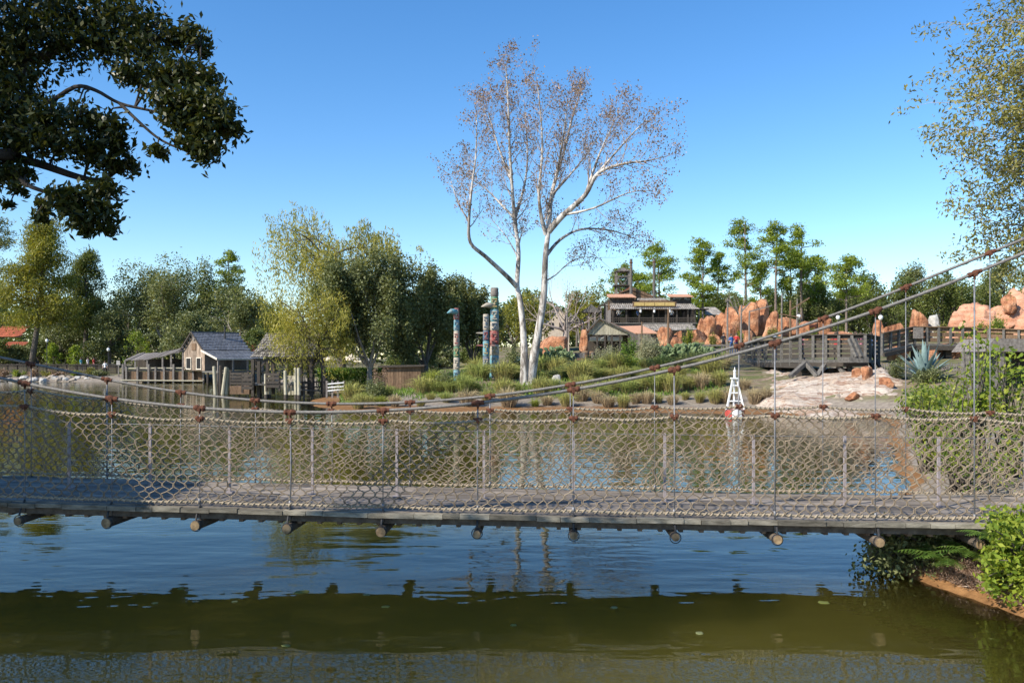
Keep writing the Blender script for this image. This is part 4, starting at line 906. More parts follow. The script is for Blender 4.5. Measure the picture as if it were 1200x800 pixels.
g.beam((-.36, W_ / 2, RH + .05), (L_ + .3, W_ / 2, RH + .05), .22, .07)
rf = g.build('roof', 'slate', mill)
g = MB(); g.beam((-.38, -.3, EH - .17), (-.38, W_ / 2, RH + .0), .05, .16); g.beam((-.38, W_ + .3, EH - .17), (-.38, W_ / 2, RH + .0), .05, .16); g.build('barge_board', 'dark_wood', rf)
g = MB(); g.tube([(L_ * .62, W_ * .30, RH - .8), (L_ * .62, W_ * .30, RH + .55)], .09, 8); g.tube([(L_ * .62, W_ * .30, RH + .55), (L_ * .62, W_ * .30, RH + .65)], [.17, .03], 8); g.build('stovepipe', 'black_iron', rf)
g = MB(); g.box((-.06, W_ * .5, 2.55), (.06, .95, .75)); fw = g.build('loft_hatch', 'brown_wood', mill)
g = MB(); g.tube([(-.1, W_ * .5, 3.45), (-.04, W_ * .5, 3.45)], .24, 10); g.build('round_vent', 'old_wood', mill)
for yy, ww in ((1.15, .9), (3.4, 1.0)):
    g = MB(); g.box((-.05, yy, .75), (.05, ww, 1.1)); wn = g.build('window', 'dark_void', mill)
    g = MB()
    for q in (-1, 1): g.box((-.085, yy + q * (ww / 2 + .04), .75), (.05, .1, 1.3)); g.box((-.085, yy, .75 + q * .61), (.05, ww - .02, .1))
    g.build('frame', 'cream_paint', wn)
g = MB(); LT = 3.5
roof_rows(g, (-.5, -LT, EH - 1.05), (L_ + .3, -LT, EH - 1.05), (L_ + .3, -.2, EH - .14), (-.5, -.2, EH - .14), 6, 16)
lr = g.build('lean_to_roof', 'slate', mill)
g = MB(); g.beam((-.55, -LT - .05, EH - 1.08), (-.55, -.2, EH - .16), .06, .2); g.beam((-.5, -LT - .04, EH - 1.1), (L_ + .3, -LT - .04, EH - 1.1), .06, .1); g.build('fascia', 'cream_paint', lr)
for xx in (-.3, 1.4, 3.1, 4.9):
    g = MB(); g.box((xx, -LT + .15, .05), (.16, .16, 2.2)); g.build('post', 'old_wood', mill)
g = MB(); g.box((L_ / 2, -LT / 2 - .1, -.12), (L_ + .8, LT - .1, .16)); g.build('platform', 'grey_wood', mill)
for xx in (-.3, 2.2, 4.9):
    for yy in (-LT + .2, -1.2):
        g = MB(); g.tube([(xx, yy, -.2), (xx, yy, -2.4)], .13, 8); g.build('pile', 'dark_wood', mill)

# --- low gallery left of the mill, with its water wall
Yg = 93.0
gal = thing('waterside_gallery', 'low open timber gallery with sagging roof left of the slate roofed mill', 'gallery', (PX(180, Yg), Yg, .0))
def gp(x, y, Y=Yg): return P(x, y, Y)
g = at(gal)
xs_ = [146, 158, 172, 190, 200, 214, 226]
tops = {146: 421, 158: 421, 172: 420.5, 190: 417, 200: 414, 214: 411, 226: 409}
cols_ = 22
for i in range(cols_):
    t0, t1 = i / cols_, (i + 1) / cols_; x0, x1 = 146 + 78 * t0, 146 + 78 * t1 - .25
    y0 = np.interp(x0, xs_, [tops[q] for q in xs_]); y1 = np.interp(x1, xs_, [tops[q] for q in xs_])
    dz = rng.uniform(-.04, .04)
    a, b = gp(x0, y0, Yg) + Vector((0, 0, dz)), gp(x1, y1, Yg) + Vector((0, 0, dz)); bk = Vector((0, 3.6, .75))
    v = [a, b, b + bk, a + bk]; i0 = g.add(v + [q - Vector((0, 0, .09)) for q in v])
    for q in ((0, 1, 2, 3), (7, 6, 5, 4), (0, 4, 5, 1), (1, 5, 6, 2), (2, 6, 7, 3), (3, 7, 4, 0)): g.face([i0 + k for k in q])
g.build('roof', 'old_wood', gal)
for x in xs_:
    g = at(gal); p = gp(x, tops[x] + 1.2); g.beam((p.x, p.y + .15, .9), (p.x, p.y + .15, p.z), .17, .17); g.build('post', 'old_wood', gal)
g = at(gal); p0, p1 = gp(144, 433), gp(240, 433); g.box(((p0.x + p1.x) / 2, Yg + 1.7, 1.35), (p1.x - p0.x, 3.6, .14)); g.build('floor', 'grey_wood', gal)
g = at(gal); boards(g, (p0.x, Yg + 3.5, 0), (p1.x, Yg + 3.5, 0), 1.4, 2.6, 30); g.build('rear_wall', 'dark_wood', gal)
g = at(gal)
boards(g, (p0.x + .2, Yg - .2, 0), (p1.x, Yg - .2, 0), .12, 1.25, 40); g.build('water_wall', 'brown_wood', gal)
for i, x in enumerate((146, 150, 163, 176, 184, 194, 205, 216, 228, 240)):
    p = gp(x, 440); g = at(gal); g.beam((p.x, Yg - .38, -.5), (p.x, Yg - .38, 1.75 + .3 * ((i * 7) % 3 == 0)), .2, .2); g.build('fence_post', 'old_wood', gal)
g = at(gal); g.beam((p0.x, Yg - .33, 1.62), (p1.x, Yg - .33, 1.62), .07, .12); g.build('top_rail', 'pale_wood', gal)
g = at(gal); g.beam((p0.x, Yg - .42, .3), (p1.x, Yg - .42, .22), .35, .12); g.build('waterline_beam', 'pale_wood', gal)

# --- shingled boat dock
Yd = 57.0
dock = thing('boat_dock', 'shingle roofed boat dock on posts with slatted landing over the water', 'boat dock', (PX(335, Yd), Yd, 0))
def dp(x, y, dy=0): v = P(x, y, Yd); v.y += dy; return v
dr = random.Random(8)
g = at(dock); e0, e1 = dp(297, 418.5, -.6), dp(371, 418.5, -.6); r0, r1 = dp(305, 390.5, 1.4), dp(370, 390.5, 1.4)
roof_rows(g, e0, e1, r1, r0, 9, 30, .05, dr)
b0, b1 = e0 + Vector((0, 4.0, 0)), e1 + Vector((0, 4.0, 0)); roof_rows(g, b1, b0, r0, r1, 9, 30, .05, dr); roof_rows(g, b0, e0, r0, r0 + Vector((-.02, .05, 0)), 9, 10, .05, dr)
i = g.add([e1, b1, r1]); g.face((i, i + 1, i + 2)); g.beam(r0 + Vector((0, 0, .04)), r1 + Vector((0, 0, .04)), .2, .08)
g.build('roof', 'shingle', dock)
g = at(dock); g.beam(e0 + Vector((.1, .3, -.18)), e1 + Vector((-.1, .3, -.18)), .14, .2); g.beam(b0 + Vector((.1, -.3, -.18)), b1 + Vector((-.1, -.3, -.18)), .14, .2); g.build('eave_beam', 'dark_wood', dock)
for x in (298, 305, 349, 354, 366):
    for dy in (-.3, 3.1):
        p = dp(x, 421, dy); g = at(dock); g.box((p.x, p.y, (p.z + .1) / 2 + .02), (.2, .2, p.z - .1)); g.build('post', 'dark_wood', dock)
        if dy < 0 and x in (305, 349, 366):
            g = at(dock); g.beam((p.x, p.y, p.z - .7), (p.x + .55, p.y, p.z + .02), .1, .1); g.beam((p.x, p.y, p.z - .7), (p.x - .5, p.y, p.z + .02), .1, .1); g.build('brace', 'dark_wood', dock)
a, b = dp(290, 452), dp(352, 452); g = at(dock)
n = 22
for i in range(n): x = a.x + (b.x - a.x) * (i + .5) / n; g.box((x, Yd + 1.2, .93), ((b.x - a.x) / n - .02, 4.6, .09))
g.build('landing', 'grey_wood', dock)
def slat(x0, x1, y0, y1, dy, nm='slat_panel', mt='dark_wood', rows=4):
    g = at(dock); p, q = dp(x0, y0, dy), dp(x1, y1, dy); h = (p.z - q.z) / rows
    for r in range(rows): z = q.z + h * (r + .5); g.beam((p.x, p.y, z), (q.x, q.y, z), .05, h * .72)
    for x in (p.x, q.x): g.beam((x, p.y + .06, q.z - .2), (x, p.y + .06, p.z + .06), .12, .1)
    g.build(nm, mt, dock)
slat(291, 303, 437, 456, -1.3); slat(318, 333, 436, 454, -1.2); slat(268, 289, 436, 451, .3, mt='dark_wood')
g = at(dock); p, q = dp(268, 452, .2), dp(291, 464, .2); g.box(((p.x + q.x) / 2, p.y + .8, (p.z + q.z) / 2 + .05), (q.x - p.x, 1.6, .55)); g.build('float_box', 'brown_wood', dock)
# ramp with rails down to the right
g = at(dock); p, q = dp(350, 456, -.6), dp(380, 459, 1.2); g.beam(p, q, 1.2, .1); g.build('ramp', 'grey_wood', dock)
for x in (352, 359, 367, 378):
    g = at(dock); p = dp(x, 449, -1.0 + (x - 352) * .05); g.box((p.x, p.y, p.z - .35), (.12, .12, 1.6)); g.build('rail_post', 'grey_wood', dock)
g = at(dock); g.beam(dp(352, 447, -1.1), dp(378, 447.5, .25), .07, .09); g.beam(dp(352, 453, -1.1), dp(378, 453, .25), .07, .09)
for x in range(355, 377, 2): p = dp(x, 450, -1.0 + (x - 352) * .05); g.box((p.x, p.y, p.z), (.04, .04, .42))
g.build('railing', 'dark_wood', dock)
for i, x in enumerate((337, 341, 345)):
    p, q = dp(x, 440, -.4), dp(x + 2, 462, -.9); g = at(dock); g.beam(p, q, .14, .05); g.build('stair_stringer', 'pale_wood', dock)
piles = [(304.5, 440, 57, 'pale mooring piling at the left end of the slatted dock'), (312, 438, 56, 'pale mooring piling in front of the middle of the dock'), (315.5, 438, 56.3, 'mooring piling leaning against its neighbour before the middle of the dock'), (335, 434, 55.6, 'pale mooring piling beside the dock stair'),
         (347, 431, 55.6, 'mooring piling at the left of the dock ramp'), (350.5, 431, 55.2, 'tallest pale mooring piling, at the dock ramp')]
for x, y, Y, lb in piles:
    p = P(x, y, Y); t = thing('mooring_piling', lb, 'piling', (p.x, p.y, 0), 'mooring pilings round the boat dock')
    tx = dr.uniform(-.08, .08); g = MB(); g.tube([(tx * -1, 0, -1.2), (0, 0, 0), (tx, .02, p.z - .04), (tx, .02, p.z)], [.125, .12, .105, .08], 9); g.build('pole', 'pale_wood', t)
    g = MB(); g.tube([(0, 0, -.1), (0, 0, .28)], .131, 9); g.build('wet_foot', 'dark_wood', t)
for i, (x, y, lb) in enumerate([(252.5, 429, 'left piling of the cluster between mill and boat dock'), (257, 428, 'middle piling of the cluster between mill and boat dock'), (261, 430, 'leaning piling of the cluster between mill and boat dock'), (264, 431, 'right piling of the cluster between mill and boat dock')]):
    p = P(x, y, 63); g = MB(); tx = (-.1, .05, .25, .1)[i]; g.tube([(tx * -1, 0, -1.2), (0, 0, 0), (tx, 0, p.z - .04), (tx, 0, p.z)], [.15, .14, .125, .09], 9)
    t = thing('mooring_piling', lb, 'piling', (p.x, p.y + .15 * (i % 2), 0), 'pilings clustered between mill and dock'); g.build('pole', ['pale_wood', 'dark_wood'][i == 1], t)
# white fence at the head of the ramp
Yf = 55; t = thing('white_fence', 'short white rail fence on the shore right of the dock ramp', 'fence', (PX(394, Yf), Yf, hz(PX(394, Yf), Yf)))
for x in (383, 389.5, 396, 403): p = P(x, 446, Yf); g = at(t); g.box((p.x, p.y, (p.z + t.location.z - .2) / 2), (.12, .12, p.z - t.location.z + .2)); g.build('post', 'old_wood', t)
g = at(t)
for y in (449, 453, 457): g.beam(P(384, y + .8, Yf - .1), P(403, y - .9 + .5 * (y == 453), Yf - .1), .04, .075)
g.build('rail', 'white_paint', t)
# brown hut among the evergreens
Yh = 54.5; p = P(466, 446, Yh); t = thing('brown_hut', 'small reddish brown box hut under the dark evergreens', 'hut', (p.x, p.y, hz(p.x, p.y)))
g = MB(); boards(g, (-1.0, 0, 0), (1.5, 0, 0), -.2, 1.55, 14); boards(g, (1.5, 0.03, 0), (1.5, 2.0, 0), -.2, 1.55, 10); boards(g, (-1.0, 2.0, 0), (1.5, 2.0, 0), -.2, 1.55, 12); boards(g, (-1.0, .03, 0), (-1.0, 2, 0), -.2, 1.55, 10); g.build('wall', 'brown_wood', t)
g = MB(); g.prism([(-1.25, 1.5), (1.75, 1.56), (1.75, 1.66), (-1.25, 1.62)], -.25, 2.2); g.build('roof', 'dark_wood', t)

# --- far-left red roofed house
Yq = 126; p = P(8, 432, Yq); t = thing('red_roofed_house', 'house with red tiled roof behind the far-left fence', 'house', (p.x, p.y, hz(p.x, p.y)))
z0 = t.location.z
g = at(t); x0, x1 = PX(-30, Yq), PX(26, Yq); ze = PZ(410, Yq); g.box(((x0 + x1) / 2, Yq + 3, (ze + z0) / 2), (x1 - x0 - .8, 5, ze - z0)); g.build('wall', 'dark_wood', t)
g = at(t); roof_rows(g, (x0, Yq - .2, ze), (x1, Yq - .2, ze), (x1 - .6, Yq + 3, PZ(400, Yq)), (x0, Yq + 3, PZ(400, Yq)), 6, 20, .08); g.build('roof', 'red_roof', t)
g = at(t); zu = PZ(380, Yq); roof_rows(g, (x0, Yq + 4, PZ(394, Yq)), (PX(6, Yq), Yq + 4, PZ(394, Yq)), (PX(4, Yq), Yq + 7, zu), (x0, Yq + 7, zu), 5, 12, .08); g.build('upper_roof', 'red_roof', t)
g = at(t)
for i in range(5): x = x0 + (x1 - x0) * (i + .5) / 5; g.box((x, Yq - .02, z0 + 1.2), (.12, .08, 2.2))
g.build('porch_post', 'old_wood', t)
# red barn roof glimpsed behind the mill
Yb = 108; p = P(284, 420, Yb); t = thing('red_roofed_shed', 'rust red roofed shed peeping out between mill and boat dock', 'shed', (p.x, p.y, hz(p.x, p.y))); z0 = t.location.z
g = at(t); a, b = P(268, 410, Yb), P(300, 420, Yb); g.box(((a.x + b.x) / 2, Yb + 2, (z0 + 2.6) / 2 + .2), (b.x - a.x - .5, 3, 2.2)); g.build('wall', 'dark_wood', t)
g = at(t); roof_rows(g, (a.x, Yb, PZ(414, Yb)), (b.x + 1, Yb, PZ(420, Yb)), (b.x, Yb + 3, PZ(406, Yb)), (a.x, Yb + 3, PZ(394, Yb)), 6, 12, .08); g.build('roof', 'red_roof', t)

# --- timber lodge on the hill
Yl = 97.0; zl_ = hz(PX(770, Yl), Yl)
lodge = thing('timber_lodge', 'big weathered timber lodge with open gallery and rusty roofs among orange boulders', 'lodge', (PX(768, Yl), Yl, zl_))
def lp(x, y, dy=0): v = P(x, y, Yl); v.y += dy; return v
g = at(lodge); a, b = lp(716, 390), lp(815, 390); zf = PZ(378, Yl)
boards(g, (a.x, Yl, 0), (b.x, Yl, 0), zl_ - .3, zf, 60); boards(g, (b.x, Yl, 0), (b.x, Yl + 7, 0), zl_ - .3, PZ(362, Yl), 40); boards(g, (a.x, Yl, 0), (a.x, Yl + 7, 0), zl_ - .3, PZ(362, Yl), 40); g.build('lower_wall', 'old_wood', lodge)
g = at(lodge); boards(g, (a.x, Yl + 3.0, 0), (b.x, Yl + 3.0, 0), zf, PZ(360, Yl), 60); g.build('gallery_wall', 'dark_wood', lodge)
g = at(lodge); g.box(((a.x + b.x) / 2, Yl + 1.45, zf - .07), (b.x - a.x + .3, 3.3, .14)); g.build('gallery_floor', 'grey_wood', lodge)
for x in (718, 734, 749, 765, 780, 793, 806, 814): p = lp(x, 362, -.05); g = at(lodge); g.box((p.x, p.y, (p.z + zf) / 2), (.18, .18, p.z - zf)); g.build('gallery_post', 'dark_wood', lodge)
g = at(lodge); zr_ = PZ(372.5, Yl); g.beam((a.x, Yl - .08, zr_), (b.x, Yl - .08, zr_), .08, .1); g.beam((a.x, Yl - .08, zf + .3), (b.x, Yl - .08, zf + .3), .05, .08)
for i in range(40): x = a.x + (b.x - a.x) * (i + .5) / 40; g.box((x, Yl - .08, (zf + zr_) / 2), (.05, .05, zr_ - zf))
g.build('gallery_rail', 'dark_wood', lodge)
g = at(lodge); roof_rows(g, lp(714, 362.5, -.6), lp(819, 362.5, -.6), lp(814, 353, 2.2), lp(716, 352, 2.2), 5, 44, .05); g.build('gallery_roof', 'pale_shingle', lodge)
g = at(lodge); roof_rows(g, lp(748, 353.5, 2.1), lp(792, 353.5, 2.1), lp(786, 346, 4.6), lp(754, 346, 4.6), 4, 20, .05); g.build('middle_roof', 'pale_shingle', lodge)
g = at(lodge); boards(g, (lp(715, 350).x, Yl + 2.4, 0), (lp(815, 350).x, Yl + 2.4, 0), PZ(362, Yl) , PZ(351.5, Yl + 2.4), 50); g.build('upper_wall', 'brown_wood', lodge); g = at(lodge); boards(g, (lp(724, 350).x, Yl + 4.7, 0), (lp(772, 350).x, Yl + 4.7, 0), PZ(352, Yl), PZ(346, Yl + 4.7), 30, top=lambda t: PZ(346, Yl + 4.7) + 1.0 * (1 - abs(2 * t - 1))); g.build('clerestory_wall', 'brown_wood', lodge)
for x0, x1, y0, y1 in ((713.5, 747.5, 348, 342), (786, 815.5, 347.5, 342)):
    g = at(lodge); roof_rows(g, lp(x0, y0, 1.0), lp(x1, y0, 1.0), lp(x1 - 2, y1, 3.4), lp(x0 + 1, y1, 3.4), 1, 12, .07); r_ = g.build('tin_roof', 'rust_roof', lodge)
    g = at(lodge); boards(g, (lp(x0 + 2, 0).x, Yl + 1.5, 0), (lp(x1 - 2, 0).x, Yl + 1.5, 0), PZ(354, Yl), PZ(347.5, Yl + 1.5), 18); g.build('dormer_wall', 'dark_wood', lodge)
g = at(lodge); roof_rows(g, lp(724, 343, 4.6), lp(724, 343, 9), lp(745, 335.5, 9), lp(745, 335.5, 4.5), 5, 6, .06); roof_rows(g, lp(774, 346.5, 4.6), lp(774, 346.5, 9), lp(745, 335.5, 9), lp(745, 335.5, 4.5), 6, 6, .06); g.build('ridge_roof', 'brown_wood', lodge)
g = at(lodge); boards(g, (lp(726, 0).x, Yl + 4.9, 0), (lp(773, 0).x, Yl + 4.9, 0), PZ(348, Yl), PZ(346, Yl), 26, top=lambda t: PZ(346.5, Yl + 4.9) + 1.08 * min(t / .42, (1 - t) / .58)); g.build('ridge_gable', 'red_roof', lodge)
# ochre sign board with plain panels
g = at(lodge); s0, s1 = lp(741, 353.5, -.2), lp(792, 359.5, -.2); g.box(((s0.x + s1.x) / 2, Yl - .25, (s0.z + s1.z) / 2), (s1.x - s0.x, .1, s0.z - s1.z)); sb = g.build('signboard', 'brown_wood', lodge)
for i in range(4):
    g = at(lodge); w4 = (s1.x - s0.x - .3) / 4; g.box((s0.x + .15 + w4 * (i + .5), Yl - .33, (s0.z + s1.z) / 2), (w4 - .06, .05, (s0.z - s1.z) - .2)); g.build('sign_panel', 'ochre_paint', sb)
for x in (750, 766, 784):
    g = at(lodge); p = lp(x, 365.5, -.45); g.lathe([(.02, .5), (.03, .26), (.13, .22), (.12, -.05), (.03, -.12)], p, 8); g.build('lantern', 'globe', lodge)
# lower shingled apron roof
g = at(lodge); roof_rows(g, lp(748, 389, -2.4), lp(812, 387, -2.4), lp(811, 379, .1), lp(752, 379, .1), 5, 28, .05); g.build('apron_roof', 'pale_shingle', lodge)
# lookout tower on the roof
twr = thing('lookout_tower', 'wooden lattice lookout tower standing above the left end of the lodge', 'tower', (PX(729, 104), 104, hz(PX(729, 104), 104)))
Yt = 104
def tp(x, y, dy=0): v = P(x, y, Yt); v.y += dy; return v
for x, dy in ((722, -.7), (736, -.7), (722, .8), (736, .8)):
    p = tp(x, 318, dy); g = at(twr); g.box((p.x, p.y, (p.z + zl_) / 2), (.16, .16, p.z - zl_)); g.build('leg', 'old_wood', twr)
for dy in (-.72, .82):
    g = at(twr)
    for ya, yb in ((324.5, 335), (335, 345)): g.beam(tp(722, ya, dy), tp(729, yb, dy), .09, .09); g.beam(tp(736, ya, dy), tp(729, yb, dy), .09, .09); g.beam(tp(721, ya, dy - .04), tp(737, ya, dy - .04), .1, .14)
    g.build('bracing', 'grey_wood', twr)
g = at(twr); p = tp(729, 335); g.box((p.x, Yt, p.z), (2.2, 2.2, .12)); g.build('platform', 'dark_wood', twr)
g = at(twr); c = tp(730, 313.5); e = [tp(720.5, 319, -1.0), tp(737.5, 318.5, -1.0), tp(737.5, 318.5, 1.1), tp(720.5, 319, 1.1)]
for i in range(4): roof_rows(g, e[i], e[(i + 1) % 4], c, c, 3, 6, .06)
g.face([g.add([e[0]]), g.add([e[1]]), g.add([e[2]]), g.add([e[3]])]); g.build('roof', 'old_wood', twr)
for x, y, Y, lb in ((739.5, 303.5, 101, 'left smokestack above the lodge, beside the lookout tower'), (766.5, 303, 102, 'right smokestack standing alone above the lodge ridge')):
    p = P(x, y, Y); z = hz(p.x, p.y); t = thing('smokestack', lb, 'smokestack', (p.x, p.y, z), 'smokestacks of the lodge'); g = MB(); g.tube([(0, 0, -.2), (0, 0, p.z - z - .1), (0, 0, p.z - z)], [.2, .17, .19], 10); g.build('pipe', 'grey_wood', t)
    g = MB(); g.tube([(0, 0, p.z - z - .5), (0, 0, p.z - z - .38)], .215, 10); g.build('collar', 'rust', t)
# annex right of the lodge
t = thing('annex_shed', 'small annex with grey shingle roof right of the lodge', 'shed', (PX(836, 99), 99, hz(PX(836, 99), 99))); z0 = t.location.z
def ap(x, y, dy=0): v = P(x, y, 99); v.y += dy; return v
g = at(t); roof_rows(g, ap(826, 369, 0), ap(849, 369, 0), ap(844, 358.5, 2.4), ap(830, 358.5, 2.4), 5, 12, .05); roof_rows(g, ap(849, 369, 0), ap(849, 369, 5), ap(844, 358.5, 2.6), ap(844, 358.5, 2.4), 5, 6, .05); g.build('roof', 'pale_shingle', t)
g = at(t); boards(g, (ap(828, 0).x, 99.4, 0), (ap(847, 0).x, 99.4, 0), z0 - .2, PZ(368, 99), 16); boards(g, (ap(847, 0).x, 99.4, 0), (ap(847, 0).x, 102.5, 0), z0 - .2, PZ(368, 99), 12); g.build('wall', 'old_wood', t)
g = at(t); g.prism([(ap(813, 0).x, PZ(361.5, 99)), (ap(829, 0).x, PZ(362, 99)), (ap(829, 0).x, PZ(363, 99)), (ap(813, 0).x, PZ(362.5, 99))], 98.2, 101); g.build('link_roof', 'dark_wood', t)
for x in (818, 822): p = ap(x, 363); g = at(t); g.box((p.x, 98.5, (p.z + z0) / 2), (.14, .14, p.z - z0)); g.build('link_post', 'old_wood', t)
# gabled shed before the lodge
Ys2 = 84.0; zs2 = hz(PX(715, Ys2), Ys2)
shed = thing('gabled_shed', 'open plank shed with rusty roof in front of the lodge', 'shed', (PX(712, Ys2), Ys2, zs2))
def hp(x, y, dy=0): v = P(x, y, Ys2); v.y += dy; return v
g = at(shed); x0, x1 = hp(688, 0).x, hp(738, 0).x; zb_ = PZ(391.5, Ys2); pk = .28
boards(g, (x0, Ys2, 0), (x1, Ys2, 0), zb_ - .02, zb_, 44, jit=.05, top=lambda t: zb_ + .08 + 1.45 * (t / pk if t < pk else (1 - t) / (1 - pk))); g.build('gable_wall', 'pale_wood', shed)
g = at(shed); ap_ = Vector((x0 + (x1 - x0) * pk, Ys2 - .35, zb_ + 1.6)); bk = Vector((1.2, 6.2, .1))
for q in (g,): roof_rows(q, (x1 + .5, Ys2 - .35, zb_ - .02), tuple(Vector((x1 + .5, Ys2 - .35, zb_ - .02)) + bk), tuple(ap_ + bk), tuple(ap_), 1, 14, .06); roof_rows(q, (x0 - .45, Ys2 - .35, zb_ - .05), tuple(Vector((x0 - .45, Ys2 - .35, zb_ - .05)) + bk), tuple(ap_ + bk), tuple(ap_), 1, 14, .06)
g.build('roof', 'rust_roof', shed)
g = at(shed); g.beam(ap_ + Vector((0, -.03, -.02)), (x1 + .5, Ys2 - .38, zb_ - .06), .05, .13); g.beam(ap_ + Vector((0, -.03, -.02)), (x0 - .45, Ys2 - .38, zb_ - .09), .05, .13); g.build('barge_board', 'grey_wood', shed)
for x in (690, 700, 709, 717, 727, 737): p = hp(x, 391); g = at(shed); g.box((p.x, Ys2 + .1, (zb_ + zs2) / 2 - .1), (.17, .17, zb_ - zs2 + .2)); g.build('post', 'dark_wood', shed)
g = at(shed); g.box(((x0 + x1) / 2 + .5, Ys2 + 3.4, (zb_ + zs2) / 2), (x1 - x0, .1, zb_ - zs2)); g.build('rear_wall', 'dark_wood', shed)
g = at(shed); boards(g, (x0 + .3, Ys2 + .2, 0), (x1 - .3, Ys2 + .2, 0), zs2 - .2, zs2 + .5, 30); g.build('low_wall', 'grey_wood', shed)
for x in (701, 722): p = hp(x, 396.5); g = at(shed); g.tube([(p.x - .75, Ys2 + 1.2, p.z), (p.x + .75, Ys2 + 1.2, p.z)], .28, 10); g.build('pipe_section', 'white_paint', shed)
g = at(shed); q0, q1 = hp(731, 383, .4), hp(772, 385, .4); roof_rows(g, hp(741, 391, .2), hp(772, 391, .2), hp(762, 379, 5), hp(731, 380, 5), 1, 16, .07); g.build('side_roof', 'rust_roof', shed)
for x in (752, 768): p = hp(x, 391, .4); g = at(shed); g.box((p.x, p.y, (p.z + zs2) / 2), (.14, .14, p.z - zs2)); g.build('post', 'dark_wood', shed)

# pale gabled house and mine gear left of the shed
Yp = 112; t = thing('gabled_house', 'pale plaster house gable between the sycamore and the mine gear', 'house', (PX(652, Yp), Yp, hz(PX(652, Yp), Yp))); z0 = t.location.z
def qp(x, y, dy=0): v = P(x, y, Yp); v.y += dy; return v
g = at(t); g.prism([(qp(637, 0).x, z0 - .3), (qp(667, 0).x, z0 - .3), (qp(667, 0).x, PZ(374, Yp)), (qp(652, 0).x, PZ(360, Yp)), (qp(637, 0).x, PZ(374, Yp))], Yp, Yp + 6); g.build('wall', 'plaster', t)
g = at(t)
for sx_ in (-1, 1):
    roof_rows(g, qp(652 + sx_ * 17.5, 376.5, -.4), qp(652 + sx_ * 17.5, 376.5, 6.4), qp(652, 359, 6.4), qp(652, 359, -.4), 6, 10, .07)
g.build('roof', 'pale_shingle', t)
for x in (646, 658): p = qp(x, 382); g = at(t); g.box((p.x, Yp - .03, p.z), (.6, .08, .9)); wn = g.build('window', 'dark_void', t)
Ymg = 88; t = thing('ore_wheel_frame', 'round wooden ore wheel in a timber frame left of the gabled shed', 'mine gear', (PX(672, Ymg), Ymg, hz(PX(672, Ymg), Ymg))); z0 = t.location.z
c = P(672, 377, Ymg); g = at(t); ring = [c + Vector((math.cos(a), 0, math.sin(a))) * .62 for a in np.linspace(0, 2 * math.pi, 25)]; g.tube(ring, .07, 6)
for k in range(4): a = k * math.pi / 4; d_ = Vector((math.cos(a), 0, math.sin(a))) * .6; g.beam(c - d_, c + d_, .07, .07)
g.build('wheel', 'old_wood', t)
for s_ in (-1, 1): g = at(t); g.beam((c.x + s_ * .9, Ymg + .15, z0 - .2), (c.x + s_ * .25, Ymg + .15, c.z + .9), .15, .15); g.build('frame_leg', 'old_wood', t)
g = at(t); g.beam((c.x - .9, Ymg + .15, c.z - .1), (c.x + .9, Ymg + .15, c.z - .1), .12, .12); g.build('crossbar', 'grey_wood', t)
Yo = 92; t = thing('ore_trestle', 'stepped dark timber ore trestle left of the lodge', 'mine gear', (PX(700, Yo), Yo, hz(PX(700, Yo), Yo))); z0 = t.location.z
for i, (x, y) in enumerate(((683, 377), (690, 372), (697, 367), (704, 361), (711, 357))):
    p = P(x, y, Yo); g = at(t); g.box((p.x, Yo, (p.z + z0) / 2), (.18, .18, p.z - z0)); g.box((p.x, Yo + 1.6, (p.z + z0) / 2), (.18, .18, p.z - z0)); g.box((p.x, Yo + .8, p.z), (.2, 2.0, .2)); g.build('bent', 'old_wood', t)
g = at(t); g.beam(P(680, 378, Yo) + Vector((0, .8, .15)), P(714, 353.5, Yo) + Vector((0, .8, .15)), 1.5, .14); g.build('chute', 'dark_wood', t)
g = at(t); a = P(693, 366, Yo); g.prism([(a.x - .8, a.z), (a.x + .8, a.z), (a.x + 1.0, a.z + .15), (a.x, a.z + .85), (a.x - 1.0, a.z + .15)], Yo - .2, Yo + 1.8); g.build('hopper_hood', 'grey_wood', t)
g = at(t); boards(g, (PX(684, Yo), Yo + .4, 0), (PX(714, Yo), Yo + .4, 0), z0, z0 + 1.9, 26, top=lambda s_: z0 + 1.5 + 1.5 * s_); g.build('plank_skirt', 'dark_wood', t)
# ------------------------------------------------------------------ rocks
_bm = bmesh.new(); bmesh.ops.create_icosphere(_bm, subdivisions=4, radius=1.0); _ico = [v.co.copy() for v in _bm.verts]; _icf = [tuple(v.index for v in f.verts) for f in _bm.faces]; _bm.free()
def rock_mesh(seed, size, box=3.2, amp=.16, cuts=4, freq=1.3):
    rng = random.Random(seed); off = Vector((rng.random() * 50, rng.random() * 50, seed)); pl = []
    for _ in range(cuts):
        n = Vector((rng.gauss(0, 1), rng.gauss(0, 1), rng.gauss(0, .6))).normalized(); pl.append((n, rng.uniform(.5, .88)))
    vs = []
    for v in _ico:
        k = (abs(v.x) ** box + abs(v.y) ** box + abs(v.z) ** box) ** (-1 / box); q = v * k
        q = q * (1 + amp * mnoise.fractal(q * freq + off, 0.9, 2.1, 5))
        for n, d in pl:
            e = q.dot(n) - d
            if e > 0: q = q - n * e * .97
        q = q * (1 + .05 * mnoise.fractal(q * 4 + off, .9, 2.0, 3))
        vs.append((q.x * size[0], q.y * size[1], q.z * size[2]))
    m = MB(); m.v = vs; m.f = list(_icf); m.mi = [0] * len(_icf); return m
